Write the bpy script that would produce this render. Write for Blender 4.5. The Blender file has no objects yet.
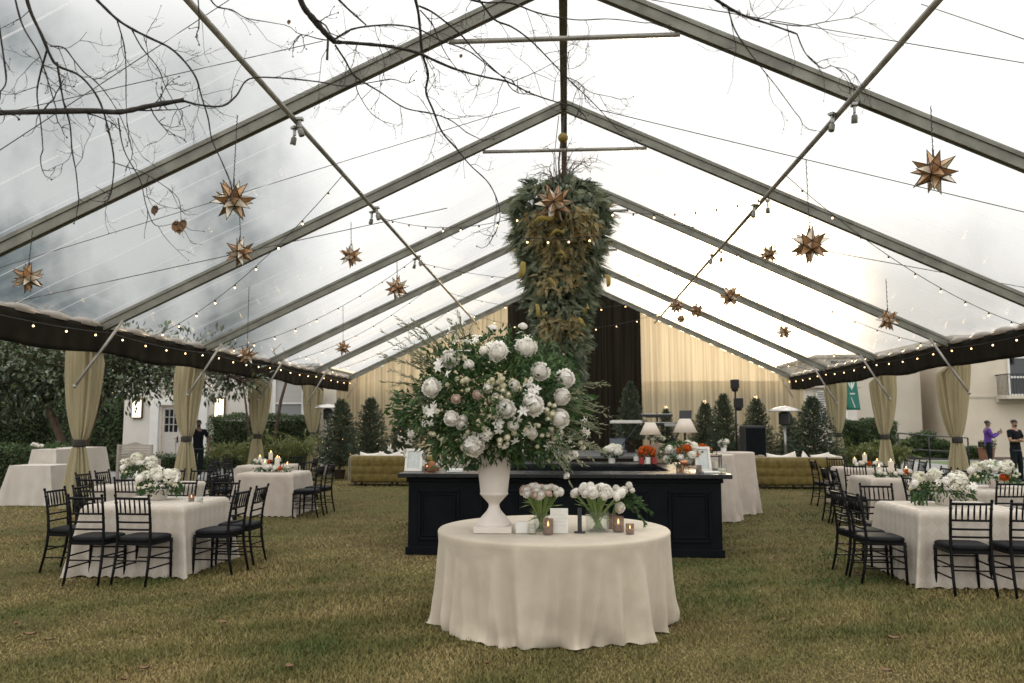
import bpy, math, random
import numpy as np
from mathutils import Vector, Matrix

random.seed(7)
RNG = np.random.default_rng(11)
S = bpy.context.scene
C = S.collection
PI = math.pi
R = math.radians

# ------------------------------------------------------------------ camera, sky, sun, exposure
CAM_H, FPX = 1.65, 800.0
YAW, PITCH = 3.8413, 5.8878
cd = bpy.data.cameras.new('camera')
cd.lens = 36.0 * FPX / 1024.0
cd.sensor_width = 36.0
cd.clip_start, cd.clip_end = 0.05, 2000.0
cd.dof.use_dof = True
cd.dof.focus_distance = 7.4
cd.dof.aperture_fstop = 2.6
cam = bpy.data.objects.new('camera', cd)
C.objects.link(cam)
cam.location = (0, 0, CAM_H)
cam.rotation_euler = (R(90 + PITCH), 0, R(YAW))
S.camera = cam

SUN_AZ, SUN_EL = 11.5, 8.0          # degrees right of +Y, above the horizon
SUN_DIR = Vector((math.sin(R(SUN_AZ)) * math.cos(R(SUN_EL)), math.cos(R(SUN_AZ)) * math.cos(R(SUN_EL)), math.sin(R(SUN_EL))))
S.view_settings.view_transform = 'Standard'
S.view_settings.look = 'None'
S.view_settings.exposure = 0.52
S.view_settings.gamma = 1.0
S.view_settings.use_curve_mapping = False

def build_world():
    w = bpy.data.worlds.new('World')
    S.world = w
    w.use_nodes = True
    nt = w.node_tree
    nt.nodes.clear()
    N, L = nt.nodes.new, nt.links.new
    out = N('ShaderNodeOutputWorld')
    bg = N('ShaderNodeBackground')
    bg.inputs['Strength'].default_value = 0.1
    sky = N('ShaderNodeTexSky')
    sky.sky_type = 'NISHITA'
    sky.sun_disc = False
    sky.sun_elevation = R(SUN_EL)
    sky.sun_rotation = R(SUN_AZ)
    sky.air_density, sky.dust_density = 1.2, 2.0
    tc = N('ShaderNodeTexCoord')
    sep = N('ShaderNodeSeparateXYZ')
    L(tc.outputs['Generated'], sep.inputs[0])
    def mr(src, a, b, c=0.0, d=1.0):
        m = N('ShaderNodeMapRange')
        m.interpolation_type = 'SMOOTHSTEP'
        L(src, m.inputs[0])
        for k, v in zip((1, 2, 3, 4), (a, b, c, d)):
            m.inputs[k].default_value = v
        return m.outputs[0]
    def math_(op, a, b):
        m = N('ShaderNodeMath')
        m.operation = op
        for i, s in enumerate((a, b)):
            if isinstance(s, (int, float)):
                m.inputs[i].default_value = s
            else:
                L(s, m.inputs[i])
        return m.outputs[0]
    def noise(scale, detail, sx=1, sy=1, sz=1):
        mp = N('ShaderNodeMapping')
        mp.inputs['Scale'].default_value = (sx, sy, sz)
        L(tc.outputs['Generated'], mp.inputs[0])
        n = N('ShaderNodeTexNoise')
        n.inputs['Scale'].default_value = scale
        n.inputs['Detail'].default_value = detail
        n.inputs['Roughness'].default_value = 0.55
        L(mp.outputs[0], n.inputs['Vector'])
        return n.outputs[0]
    n1 = noise(5.0, 5, 1.0, 1.0, 0.7)
    n2 = noise(3.0, 3)
    left = math_('MULTIPLY', mr(sep.outputs['X'], -0.23, -0.42), mr(sep.outputs['Z'], 0.52, 0.36))
    right = math_('MULTIPLY', mr(sep.outputs['X'], 0.12, 0.48), mr(sep.outputs['Z'], 0.32, 0.12))
    right = math_('MULTIPLY', right, 0.5)
    dark = math_('MULTIPLY', math_('MAXIMUM', left, right), mr(sep.outputs['Y'], 0.25, 0.5))
    dark = math_('MULTIPLY', dark, mr(n1, 0.40, 0.60, 0.55, 1.0))
    base = N('ShaderNodeMixRGB')
    L(n2, base.inputs[0])
    base.inputs[1].default_value = (8.6, 8.5, 8.3, 1)
    base.inputs[2].default_value = (10.4, 10.25, 10.0, 1)
    # the overcast is brighter overhead and behind the camera
    lift = math_('MAXIMUM', mr(sep.outputs['Z'], 0.55, 0.9, 1.0, 1.75), mr(sep.outputs['Y'], 0.2, -0.5, 1.0, 1.25))
    ml = N('ShaderNodeVectorMath'); ml.operation = 'SCALE'
    L(base.outputs[0], ml.inputs[0]); L(lift, ml.inputs['Scale'])
    cl = N('ShaderNodeMixRGB')
    L(dark, cl.inputs[0])
    L(ml.outputs[0], cl.inputs[1])
    cl.inputs[2].default_value = (0.85, 1.10, 1.22, 1)
    mix = N('ShaderNodeMixRGB')
    mix.inputs[0].default_value = 0.97
    L(sky.outputs[0], mix.inputs[1])
    L(cl.outputs[0], mix.inputs[2])
    # sunset glow through thin cloud round the sun
    dot = N('ShaderNodeVectorMath')
    dot.operation = 'DOT_PRODUCT'
    L(tc.outputs['Generated'], dot.inputs[0])
    dot.inputs[1].default_value = SUN_DIR
    g = math_('POWER', mr(dot.outputs['Value'], 0.965, 1.0), 10.0)
    add = N('ShaderNodeMixRGB')
    add.blend_type = 'ADD'
    L(g, add.inputs[0])
    L(mix.outputs[0], add.inputs[1])
    add.inputs[2].default_value = (100.0, 72.0, 40.0, 1)
    L(add.outputs[0], bg.inputs[0])
    L(bg.outputs[0], out.inputs[0])
build_world()

sl = bpy.data.lights.new('sun', 'SUN')
sl.energy = 1.6
sl.angle = R(10)
sl.color = (1.0, 0.78, 0.50)
so = bpy.data.objects.new('sun', sl)
C.objects.link(so)
so.rotation_euler = (-SUN_DIR).to_track_quat('-Z', 'Y').to_euler()

S.render.engine = 'CYCLES'
S.cycles.use_denoising = True
S.cycles.max_bounces = 8
S.cycles.diffuse_bounces = 4
S.cycles.glossy_bounces = 3
S.cycles.transmission_bounces = 6
S.cycles.transparent_max_bounces = 24
S.cycles.sample_clamp_indirect = 4.0
S.cycles.caustics_reflective = False
S.cycles.caustics_refractive = False

# ------------------------------------------------------------------ helpers
_fw = Vector((-math.sin(R(YAW)) * math.cos(R(PITCH)), math.cos(R(YAW)) * math.cos(R(PITCH)), math.sin(R(PITCH))))
_rt = Vector((math.cos(R(YAW)), math.sin(R(YAW)), 0))
_up = _rt.cross(_fw)
def at(px, py, Y):
    """point of the place seen at that pixel, Y metres ahead"""
    r = _fw + _rt * ((px - 512) / FPX) - _up * ((py - 341.5) / FPX)
    k = Y / r.y
    return Vector((r.x * k, Y, CAM_H + r.z * k))

KIDS = {}     # children by parent name, so that copying does not search the scene
def tag(o, label=None, cat=None, group=None, kind=None):
    if label: o['label'] = label
    if cat: o['category'] = cat
    if group: o['group'] = group
    if kind: o['kind'] = kind
    return o
def thing(name, label, cat, loc=(0, 0, 0), rz=0.0, group=None):
    o = bpy.data.objects.new(name, None)
    o.empty_display_size = 0.1
    C.objects.link(o)
    o.location = loc
    o.rotation_euler = (0, 0, rz)
    return tag(o, label, cat, group)
def link(name, me, parent=None, loc=None):
    o = bpy.data.objects.new(name, me)
    C.objects.link(o)
    if parent is not None:
        o.parent = parent
        KIDS.setdefault(parent.name, []).append(o)
    if loc is not None: o.location = loc
    return o
def dup(o, parent=None, loc=None, rz=None, label=None, group=None, scale=None):
    c = o.copy()
    C.objects.link(c)
    if parent is not None: c.parent = parent
    if loc is not None: c.location = loc
    if rz is not None: c.rotation_euler = (0, 0, rz)
    if scale is not None: c.scale = (scale, scale, scale) if isinstance(scale, (int, float)) else scale
    if label: c['label'] = label
    if group: c['group'] = group
    for ch in list(KIDS.get(o.name, ())):
        k = dup(ch, c)
    if parent is not None: KIDS.setdefault(parent.name, []).append(c)
    return c
class MB:
    def __init__(s):
        s.v, s.f, s.m = [], [], []
    def add(s, vs, fs, mi=0):
        b = len(s.v)
        s.v.extend([tuple(p) for p in vs])
        for f in fs:
            s.f.append(tuple(i + b for i in f))
            s.m.append(mi)
        return s
    def box(s, c, d, rz=0.0, mi=0, M=None):
        hx, hy, hz = d[0] / 2, d[1] / 2, d[2] / 2
        vs = [Vector((x, y, z)) for x in (-hx, hx) for y in (-hy, hy) for z in (-hz, hz)]
        if rz: vs = [Matrix.Rotation(rz, 3, 'Z') @ p for p in vs]
        if M is not None: vs = [M @ p for p in vs]
        vs = [p + Vector(c) for p in vs]
        return s.add(vs, [(0, 1, 3, 2), (4, 6, 7, 5), (0, 4, 5, 1), (2, 3, 7, 6), (0, 2, 6, 4), (1, 5, 7, 3)], mi)
    def beam(s, a, b, w, h, mi=0, up=(0, 0, 1), prof=None):
        """a bar of section w x h (or a profile of (across, up) points) from a to b"""
        a, b = Vector(a), Vector(b)
        d = (b - a).normalized()
        side = d.cross(Vector(up)).normalized()
        u = side.cross(d)
        pr = prof or [(-w / 2, -h / 2), (w / 2, -h / 2), (w / 2, h / 2), (-w / 2, h / 2)]
        n = len(pr)
        vs = [a + side * p[0] + u * p[1] for p in pr] + [b + side * p[0] + u * p[1] for p in pr]
        fs = [(i, (i + 1) % n, n + (i + 1) % n, n + i) for i in range(n)] + [tuple(range(n))[::-1], tuple(range(n, 2 * n))]
        return s.add(vs, fs, mi)
    def tube(s, pts, rad, n=8, mi=0, cap=True):
        pts = [Vector(p) for p in pts]
        if isinstance(rad, (int, float)): rad = [rad] * len(pts)
        up = Vector((0.13, 0.21, 0.97))
        vs, fs = [], []
        last = None
        for i, p in enumerate(pts):
            d = (pts[min(i + 1, len(pts) - 1)] - pts[max(i - 1, 0)])
            d = d.normalized() if d.length > 1e-9 else Vector((0, 0, 1))
            if last is None:
                a = d.cross(up if abs(d.dot(up)) < 0.95 else Vector((1, 0, 0))).normalized()
            else:
                a = (last - d * last.dot(d)).normalized()
            last = a
            b = d.cross(a)
            for k in range(n):
                t = 2 * PI * k / n
                vs.append(p + (a * math.cos(t) + b * math.sin(t)) * rad[i])
        for i in range(len(pts) - 1):
            for k in range(n):
                k2 = (k + 1) % n
                fs.append((i * n + k, i * n + k2, (i + 1) * n + k2, (i + 1) * n + k))
        if cap:
            fs.append(tuple(range(n))[::-1])
            fs.append(tuple(range((len(pts) - 1) * n, len(pts) * n)))
        return s.add(vs, fs, mi)
    def lathe(s, prof, n=24, c=(0, 0, 0), mi=0, sx=1.0, sy=1.0, rot0=0.0):
        vs, fs = [], []
        for r, z in prof:
            for k in range(n):
                t = 2 * PI * k / n + rot0
                vs.append((c[0] + r * sx * math.cos(t), c[1] + r * sy * math.sin(t), c[2] + z))
        for i in range(len(prof) - 1):
            for k in range(n):
                k2 = (k + 1) % n
                fs.append((i * n + k, i * n + k2, (i + 1) * n + k2, (i + 1) * n + k))
        if prof[0][0] > 1e-6: fs.append(tuple(range(n))[::-1])
        if prof[-1][0] > 1e-6: fs.append(tuple(range((len(prof) - 1) * n, len(prof) * n)))
        return s.add(vs, fs, mi)
    def ball(s, c, r, n=12, m=8, mi=0, sc=(1, 1, 1)):
        vs, fs = [], []
        for i in range(1, m):
            th = PI * i / m
            for k in range(n):
                ph = 2 * PI * k / n
                vs.append((c[0] + r * sc[0] * math.sin(th) * math.cos(ph), c[1] + r * sc[1] * math.sin(th) * math.sin(ph), c[2] + r * sc[2] * math.cos(th)))
        t = len(vs); vs.append((c[0], c[1], c[2] + r * sc[2]))
        b = len(vs); vs.append((c[0], c[1], c[2] - r * sc[2]))
        for i in range(m - 2):
            for k in range(n):
                k2 = (k + 1) % n
                fs.append((i * n + k, (i + 1) * n + k, (i + 1) * n + k2, i * n + k2))
        for k in range(n):
            k2 = (k + 1) % n
            fs.append((t, k, k2))
            fs.append((b, (m - 2) * n + k2, (m - 2) * n + k))
        return s.add(vs, fs, mi)
    def grid(s, P, closed=False, mi=0):
        """P: rows of points"""
        nr, nc = len(P), len(P[0])
        fs = []
        for i in range(nr - 1):
            for k in range(nc if closed else nc - 1):
                k2 = (k + 1) % nc
                fs.append((i * nc + k, i * nc + k2, (i + 1) * nc + k2, (i + 1) * nc + k))
        return s.add([p for r in P for p in r], fs, mi)
    def mesh(s, name, mats, smooth=False):
        me = bpy.data.meshes.new(name)
        me.from_pydata(s.v, [], s.f)
        for m in (mats if isinstance(mats, (list, tuple)) else [mats]):
            me.materials.append(m)
        me.polygons.foreach_set('material_index', s.m)
        if smooth:
            me.polygons.foreach_set('use_smooth', [True] * len(s.f))
        me.update()
        return me
    def build(s, name, mats, parent=None, smooth=False, bevel=0.0, loc=None, auto=None):
        o = link(name, s.mesh(name, mats, smooth), parent, loc)
        if bevel:
            b = o.modifiers.new('bevel', 'BEVEL')
            b.width, b.segments, b.limit_method = bevel, 2, 'ANGLE'
        if auto is not None:
            o.data.polygons.foreach_set('use_smooth', [True] * len(s.f))
            o.data.set_sharp_from_angle(angle=R(auto))
        return o

def np_mesh(name, V, F, mats, var=None, smooth=False, mi=None):
    V = np.ascontiguousarray(V, dtype=np.float32)
    F = np.ascontiguousarray(F, dtype=np.int32)
    me = bpy.data.meshes.new(name)
    nf, k = F.shape
    me.vertices.add(len(V))
    me.vertices.foreach_set('co', V.ravel())
    me.loops.add(nf * k)
    me.loops.foreach_set('vertex_index', F.ravel())
    me.polygons.add(nf)
    me.polygons.foreach_set('loop_start', np.arange(0, nf * k, k, dtype=np.int32))
    for m in (mats if isinstance(mats, (list, tuple)) else [mats]):
        me.materials.append(m)
    if mi is not None: me.polygons.foreach_set('material_index', np.asarray(mi, dtype=np.int32))
    if var is not None:
        a = me.attributes.new('var', 'FLOAT', 'FACE')
        a.data.foreach_set('value', np.asarray(var, dtype=np.float32))
    if smooth: me.polygons.foreach_set('use_smooth', np.ones(nf, dtype=bool))
    me.update(calc_edges=True)
    me.validate()
    return me
def unit(a):
    return a / np.maximum(np.linalg.norm(a, axis=1, keepdims=True), 1e-9)
def leaf_data(P, D, L, Wd, fold=0.25, N=None, var=None):
    """folded diamond leaves: base P, direction D, length L, width Wd"""
    n = len(P)
    D = unit(D)
    if N is None: N = RNG.normal(size=(n, 3))
    side = unit(np.cross(D, N))
    nn = np.cross(side, D)
    L = np.broadcast_to(np.asarray(L, float), (n,))[:, None]
    Wd = np.broadcast_to(np.asarray(Wd, float), (n,))[:, None]
    mid = P + D * L * 0.45
    a = mid + side * Wd * 0.5 + nn * Wd * fold
    b = mid - side * Wd * 0.5 + nn * Wd * fold
    tip = P + D * L - nn * L * 0.08
    V = np.stack([P, a, tip, b], axis=1).reshape(-1, 3)
    i = np.arange(n)[:, None] * 4
    F = np.concatenate([i + np.array([[0, 1, 2]]), i + np.array([[0, 2, 3]])], axis=1).reshape(-1, 3)
    var = RNG.random(n) if var is None else var
    return V, F, np.repeat(var, 2)
def leaves(name, P, D, L, Wd, mat, parent=None, fold=0.25, N=None, var=None):
    V, F, v = leaf_data(np.asarray(P, float), np.asarray(D, float), L, Wd, fold, N, var)
    return link(name, np_mesh(name, V, F, mat, v), parent)

# ------------------------------------------------------------------ materials
def pmat(name, col, col2=None, rough=0.5, metal=0.0, ns=6.0, nd=4, bump=0.0, bs=40.0, attr=False, trans=0.0, tcol=None,
         spec=0.5, sheen=0.0, clear=0.0, emit=None, estr=0.0, scale=(1, 1, 1), lo=0.35, hi=0.65, transp=0.0, rvar=0.0, sss=0.0):
    m = bpy.data.materials.new(name)
    m.use_nodes = True
    nt = m.node_tree
    N, L = nt.nodes.new, nt.links.new
    b = nt.nodes['Principled BSDF']
    out = nt.nodes['Material Output']
    b.inputs['Roughness'].default_value = rough
    b.inputs['Metallic'].default_value = metal
    b.inputs['Specular IOR Level'].default_value = spec
    if sheen:
        b.inputs['Sheen Weight'].default_value = sheen
        b.inputs['Sheen Roughness'].default_value = 0.4
    if clear: b.inputs['Coat Weight'].default_value = clear
    if sss:
        b.inputs['Subsurface Weight'].default_value = sss
        b.inputs['Subsurface Radius'].default_value = (1.0, 0.9, 0.75)
        b.inputs['Subsurface Scale'].default_value = 0.02
    c4 = lambda c: (c[0], c[1], c[2], 1)
    b.inputs['Base Color'].default_value = c4(col)
    tc = N('ShaderNodeTexCoord')
    mp = N('ShaderNodeMapping')
    mp.inputs['Scale'].default_value = scale
    L(tc.outputs['Object'], mp.inputs[0])
    csock = None
    if col2 is not None:
        mx = N('ShaderNodeMixRGB')
        mx.inputs[1].default_value = c4(col)
        mx.inputs[2].default_value = c4(col2)
        if attr:
            at_ = N('ShaderNodeAttribute')
            at_.attribute_name = 'var'
            fac = at_.outputs['Fac']
        else:
            nz = N('ShaderNodeTexNoise')
            nz.inputs['Scale'].default_value = ns
            nz.inputs['Detail'].default_value = nd
            L(mp.outputs[0], nz.inputs['Vector'])
            mr = N('ShaderNodeMapRange')
            mr.inputs[1].default_value, mr.inputs[2].default_value = lo, hi
            L(nz.outputs[0], mr.inputs[0])
            fac = mr.outputs[0]
            if rvar:
                mr2 = N('ShaderNodeMapRange')
                mr2.inputs[3].default_value, mr2.inputs[4].default_value = max(0.02, rough - rvar), min(1, rough + rvar)
                L(nz.outputs[0], mr2.inputs[0])
                L(mr2.outputs[0], b.inputs['Roughness'])
        L(fac, mx.inputs[0])
        csock = mx.outputs[0]
        L(csock, b.inputs['Base Color'])
    if bump:
        nb = N('ShaderNodeTexNoise')
        nb.inputs['Scale'].default_value = bs
        nb.inputs['Detail'].default_value = 3
        L(mp.outputs[0], nb.inputs['Vector'])
        bp = N('ShaderNodeBump')
        bp.inputs['Strength'].default_value = bump
        bp.inputs['Distance'].default_value = 0.01
        L(nb.outputs[0], bp.inputs['Height'])
        L(bp.outputs[0], b.inputs['Normal'])
    if emit is not None:
        b.inputs['Emission Color'].default_value = c4(emit)
        b.inputs['Emission Strength'].default_value = estr
    sh = b.outputs[0]
    if trans:
        t = N('ShaderNodeBsdfTranslucent')
        t.inputs[0].default_value = c4(tcol or col)
        if csock is not None and tcol is None: L(csock, t.inputs[0])
        ms = N('ShaderNodeMixShader')
        ms.inputs[0].default_value = trans
        L(sh, ms.inputs[1]); L(t.outputs[0], ms.inputs[2])
        sh = ms.outputs[0]
    if transp:
        t = N('ShaderNodeBsdfTransparent')
        ms = N('ShaderNodeMixShader')
        ms.inputs[0].default_value = transp
        L(sh, ms.inputs[1]); L(t.outputs[0], ms.inputs[2])
        sh = ms.outputs[0]
    L(sh, out.inputs['Surface'])
    return m
def glass_mat(name, tint=(0.95, 0.97, 0.96), op=0.12, body=(0.5, 0.5, 0.5), rough=0.05):
    """thin clear glass: see-through with a fresnel gloss and a little body colour"""
    m = bpy.data.materials.new(name)
    m.use_nodes = True
    nt = m.node_tree
    nt.nodes.clear()
    N, L = nt.nodes.new, nt.links.new
    out = N('ShaderNodeOutputMaterial')
    tr = N('ShaderNodeBsdfTransparent'); tr.inputs[0].default_value = (*tint, 1)
    gl = N('ShaderNodeBsdfGlossy'); gl.inputs['Roughness'].default_value = rough
    df = N('ShaderNodeBsdfDiffuse'); df.inputs[0].default_value = (*body, 1)
    lw = N('ShaderNodeLayerWeight'); lw.inputs[0].default_value = 0.5
    pw = N('ShaderNodeMath'); pw.operation = 'POWER'; pw.inputs[1].default_value = 4.0
    L(lw.outputs['Facing'], pw.inputs[0])
    fr = N('ShaderNodeMath'); fr.operation = 'MULTIPLY_ADD'; fr.inputs[1].default_value = 0.7; fr.inputs[2].default_value = 0.04
    L(pw.outputs[0], fr.inputs[0])
    m1 = N('ShaderNodeMixShader'); m1.inputs[0].default_value = op
    L(tr.outputs[0], m1.inputs[1]); L(df.outputs[0], m1.inputs[2])
    m2 = N('ShaderNodeMixShader')
    L(fr.outputs[0], m2.inputs[0]); L(m1.outputs[0], m2.inputs[1]); L(gl.outputs[0], m2.inputs[2])
    L(m2.outputs[0], out.inputs[0])
    return m

M = {}
M['alu'] = pmat('aluminium', (0.23, 0.225, 0.185), (0.15, 0.147, 0.12), rough=0.45, metal=0.3, ns=3, bump=0.05, bs=60, rvar=0.1)
M['pipe'] = pmat('pipe_metal', (0.36, 0.34, 0.30), (0.24, 0.225, 0.20), rough=0.4, metal=0.35, ns=5, rvar=0.1)
M['wire'] = pmat('wire_cable', (0.03, 0.03, 0.03), rough=0.5)
M['cord'] = pmat('black_cord', (0.02, 0.02, 0.02), rough=0.6)
M['bulb'] = pmat('lit_bulb', (0.9, 0.7, 0.4), emit=(1.0, 0.62, 0.27), estr=5.0)
M['fairy'] = pmat('fairy_bulb', (0.9, 0.7, 0.4), emit=(1.0, 0.66, 0.32), estr=1.3)
M['flame'] = pmat('flame', (1, 0.6, 0.2), emit=(1.0, 0.45, 0.12), estr=9.0)
M['valance'] = pmat('dark_valance_cloth', (0.011, 0.0095, 0.0065), (0.018, 0.0155, 0.011), spec=0.08, rough=0.85, ns=2.5, bump=0.2, bs=25)
M['drape'] = pmat('olive_cream_voile', (0.52, 0.455, 0.295), (0.43, 0.375, 0.24), rough=0.9, ns=2, trans=0.38, bump=0.15, bs=120, spec=0.2, scale=(3, 3, 0.4))
M['cream_drape'] = pmat('cream_voile', (0.62, 0.53, 0.36), (0.42, 0.35, 0.23), rough=0.9, ns=1.6, lo=.4, hi=.6, trans=0.45, transp=0.03, spec=0.2, bump=0.1, bs=90, scale=(7, 1, 0.08))  # vertical stripes put the dark and light of the pleats into the colour
M['black_drape'] = pmat('black_velvet', (0.012, 0.0095, 0.006), (0.03, 0.023, 0.013), rough=0.9, ns=2, sheen=0.15, spec=0.1, scale=(6, 1, 0.1), lo=.4, hi=.7)
M['band'] = pmat('dark_band', (0.02, 0.016, 0.012), rough=0.7)
M['linen'] = pmat('linen_cloth', (0.50, 0.435, 0.345), (0.43, 0.372, 0.29), rough=0.85, ns=3, sheen=0.1, bump=0.45, bs=11, spec=0.2)
M['linen2'] = pmat('linen_cloth_side', (0.46, 0.40, 0.34), (0.40, 0.345, 0.29), rough=0.85, ns=4, sheen=0.1, bump=0.4, bs=12, spec=0.2)
M['white_cloth'] = pmat('white_cloth', (0.52, 0.475, 0.42), (0.46, 0.42, 0.37), rough=0.85, ns=4, bump=0.35, bs=12, spec=0.2)
M['chair'] = pmat('black_lacquer', (0.004, 0.004, 0.0045), (0.007, 0.007, 0.0075), rough=0.42, ns=14, spec=0.12, rvar=0.08)
M['seat'] = pmat('black_vinyl_seat', (0.004, 0.0045, 0.006), (0.007, 0.0075, 0.009), rough=0.65, spec=0.15, ns=20, bump=0.2, bs=120)
M['urn'] = pmat('chalk_white_urn', (0.66, 0.60, 0.545), (0.60, 0.54, 0.48), rough=0.75, ns=7, bump=0.12, bs=70)
M['petal'] = pmat('white_petal', (0.93, 0.91, 0.865), (0.91, 0.875, 0.81), rough=0.8, ns=3, trans=0.3, spec=0.08)
M['petal_cream'] = pmat('cream_petal', (0.82, 0.79, 0.66), (0.74, 0.70, 0.48), rough=0.8, ns=20, trans=0.15, spec=0.08)
M['petal_pink'] = pmat('blush_petal', (0.75, 0.62, 0.54), (0.70, 0.54, 0.45), rough=0.8, ns=3, trans=0.15, spec=0.08)
M['petal_var'] = pmat('white_floret', (0.80, 0.77, 0.71), (0.70, 0.68, 0.52), rough=0.6, attr=True, trans=0.25, spec=0.25)
M['orange'] = pmat('orange_petal', (0.72, 0.20, 0.03), (0.55, 0.10, 0.02), rough=0.6, ns=18, trans=0.2)
M['leaf'] = pmat('dark_leaf', (0.022, 0.056, 0.018), (0.075, 0.130, 0.042), rough=0.5, attr=True, trans=0.18, spec=0.22)
M['leaf_pale'] = pmat('pale_leaf', (0.14, 0.155, 0.085), (0.26, 0.26, 0.16), rough=0.55, attr=True, trans=0.25)
M['stem'] = pmat('green_stem', (0.24, 0.33, 0.09), (0.17, 0.26, 0.07), rough=0.5, ns=10, trans=0.15)
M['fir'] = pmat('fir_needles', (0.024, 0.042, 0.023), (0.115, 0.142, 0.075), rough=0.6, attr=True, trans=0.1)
M['hedge'] = pmat('hedge_leaf', (0.028, 0.054, 0.021), (0.10, 0.145, 0.050), rough=0.5, attr=True, trans=0.15)
M['magnolia'] = pmat('magnolia_leaf', (0.026, 0.046, 0.022), (0.12, 0.15, 0.07), rough=0.3, attr=True, trans=0.08, spec=0.6)
M['fern'] = pmat('fern_leaf', (0.10, 0.13, 0.035), (0.26, 0.27, 0.10), rough=0.55, attr=True, trans=0.25)
M['cedar'] = pmat('cedar_spray', (0.12, 0.15, 0.09), (0.40, 0.42, 0.28), rough=0.65, attr=True, trans=0.15)
M['deep_green'] = pmat('deep_green_spray', (0.026, 0.046, 0.024), (0.11, 0.145, 0.08), rough=0.6, attr=True, trans=0.12)
M['gold_spray'] = pmat('dried_gold_spray', (0.40, 0.31, 0.13), (0.66, 0.54, 0.30), rough=0.7, attr=True, trans=0.15)
M['mustard'] = pmat('mustard_leaf', (0.36, 0.25, 0.03), (0.22, 0.17, 0.04), rough=0.6, ns=9, trans=0.2)
M['bark'] = pmat('grey_bark', (0.040, 0.034, 0.028), (0.016, 0.014, 0.012), rough=0.9, ns=30, bump=0.5, bs=60, scale=(1, 1, 1))
M['trunk'] = pmat('brown_bark', (0.13, 0.085, 0.055), (0.06, 0.04, 0.028), rough=0.9, ns=12, bump=0.5, bs=30, scale=(1, 1, 0.3))
M['dry_leaf'] = pmat('dry_leaf', (0.20, 0.11, 0.05), (0.10, 0.05, 0.025), rough=0.7, ns=12)
M['bar'] = pmat('black_bar_paint', (0.003, 0.0045, 0.006), (0.005, 0.0065, 0.008), rough=0.45, ns=5, spec=0.08, rvar=0.08)
M['bartop'] = pmat('black_bar_top', (0.007, 0.008, 0.009), (0.012, 0.013, 0.014), rough=0.28, ns=6, spec=0.3, rvar=0.08)
M['velvet'] = pmat('mustard_velvet', (0.150, 0.108, 0.026), (0.095, 0.068, 0.016), rough=0.6, ns=7, sheen=0.5, spec=0.2, bump=0.1, bs=70)
M['dark_wood'] = pmat('dark_wood', (0.035, 0.022, 0.014), (0.02, 0.012, 0.008), rough=0.45, ns=8)
M['tan_wood'] = pmat('tan_wood', (0.30, 0.22, 0.16), (0.23, 0.165, 0.115), rough=0.6, ns=5, scale=(1, 1, 8))
M['beige_paint'] = pmat('beige_painted_wood', (0.44, 0.39, 0.32), (0.38, 0.33, 0.27), rough=0.6, ns=4)
M['brass'] = pmat('antique_brass', (0.16, 0.095, 0.042), (0.09, 0.055, 0.03), rough=0.4, metal=0.7, ns=12)
M['copper'] = pmat('copper_metal', (0.50, 0.22, 0.11), (0.38, 0.15, 0.07), rough=0.35, metal=0.7, ns=9)
M['glass'] = glass_mat('clear_glass', op=0.04)
M['smoke_glass'] = glass_mat('smoky_glass', (0.78, 0.72, 0.68), 0.25, (0.32, 0.27, 0.24))
M['card'] = pmat('white_card', (0.68, 0.67, 0.62), (0.62, 0.61, 0.56), rough=0.6, ns=20)
M['frame_white'] = pmat('white_frame', (0.66, 0.63, 0.58), (0.58, 0.55, 0.50), rough=0.5, ns=12)
M['picture'] = pmat('grey_picture', (0.40, 0.43, 0.40), (0.50, 0.52, 0.49), rough=0.3, ns=22)
M['wax'] = pmat('candle_wax', (0.80, 0.74, 0.64), rough=0.5, trans=0.3)
M['black_metal'] = pmat('black_metal', (0.012, 0.012, 0.013), rough=0.45, metal=0.2)
M['grey_metal'] = pmat('grey_metal', (0.35, 0.35, 0.34), (0.28, 0.28, 0.27), rough=0.3, metal=0.7, ns=8)
M['steel'] = pmat('steel_dish', (0.55, 0.53, 0.50), (0.45, 0.43, 0.40), rough=0.3, metal=0.6, ns=5)
M['black_plastic'] = pmat('black_plastic', (0.012, 0.013, 0.015), (0.02, 0.02, 0.022), rough=0.5, ns=30, bump=0.2, bs=200)
M['white_key'] = pmat('white_keys', (0.68, 0.66, 0.62), rough=0.35)
M['red'] = pmat('red_panel', (0.25, 0.02, 0.015), rough=0.4)
M['stage'] = pmat('stage_grey', (0.10, 0.10, 0.10), (0.07, 0.07, 0.07), rough=0.7, ns=6)
M['shade'] = pmat('lamp_shade', (0.80, 0.76, 0.70), rough=0.8, trans=0.5)
M['lampbulb'] = pmat('lamp_bulb', (1, 0.7, 0.4), emit=(1.0, 0.6, 0.28), estr=5.0)
M['white_wall'] = pmat('white_stucco', (0.62, 0.585, 0.53), (0.55, 0.52, 0.47), rough=0.9, ns=1.2, bump=0.25, bs=30)
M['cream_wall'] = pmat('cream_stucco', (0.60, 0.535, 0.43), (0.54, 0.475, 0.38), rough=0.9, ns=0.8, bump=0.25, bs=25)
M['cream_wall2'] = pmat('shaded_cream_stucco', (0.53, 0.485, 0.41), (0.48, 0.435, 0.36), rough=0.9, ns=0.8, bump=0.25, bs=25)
M['trim'] = pmat('white_trim', (0.70, 0.69, 0.66), (0.64, 0.63, 0.60), rough=0.5, ns=3)
M['door'] = pmat('door_paint', (0.50, 0.47, 0.43), (0.46, 0.43, 0.40), rough=0.5, ns=3)
M['pane'] = pmat('dark_pane', (0.02, 0.024, 0.028), rough=0.08, spec=0.6)
M['blind'] = pmat('window_blind', (0.45, 0.44, 0.41), (0.38, 0.37, 0.35), rough=0.6, ns=2, scale=(0.2, 1, 18))
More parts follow.
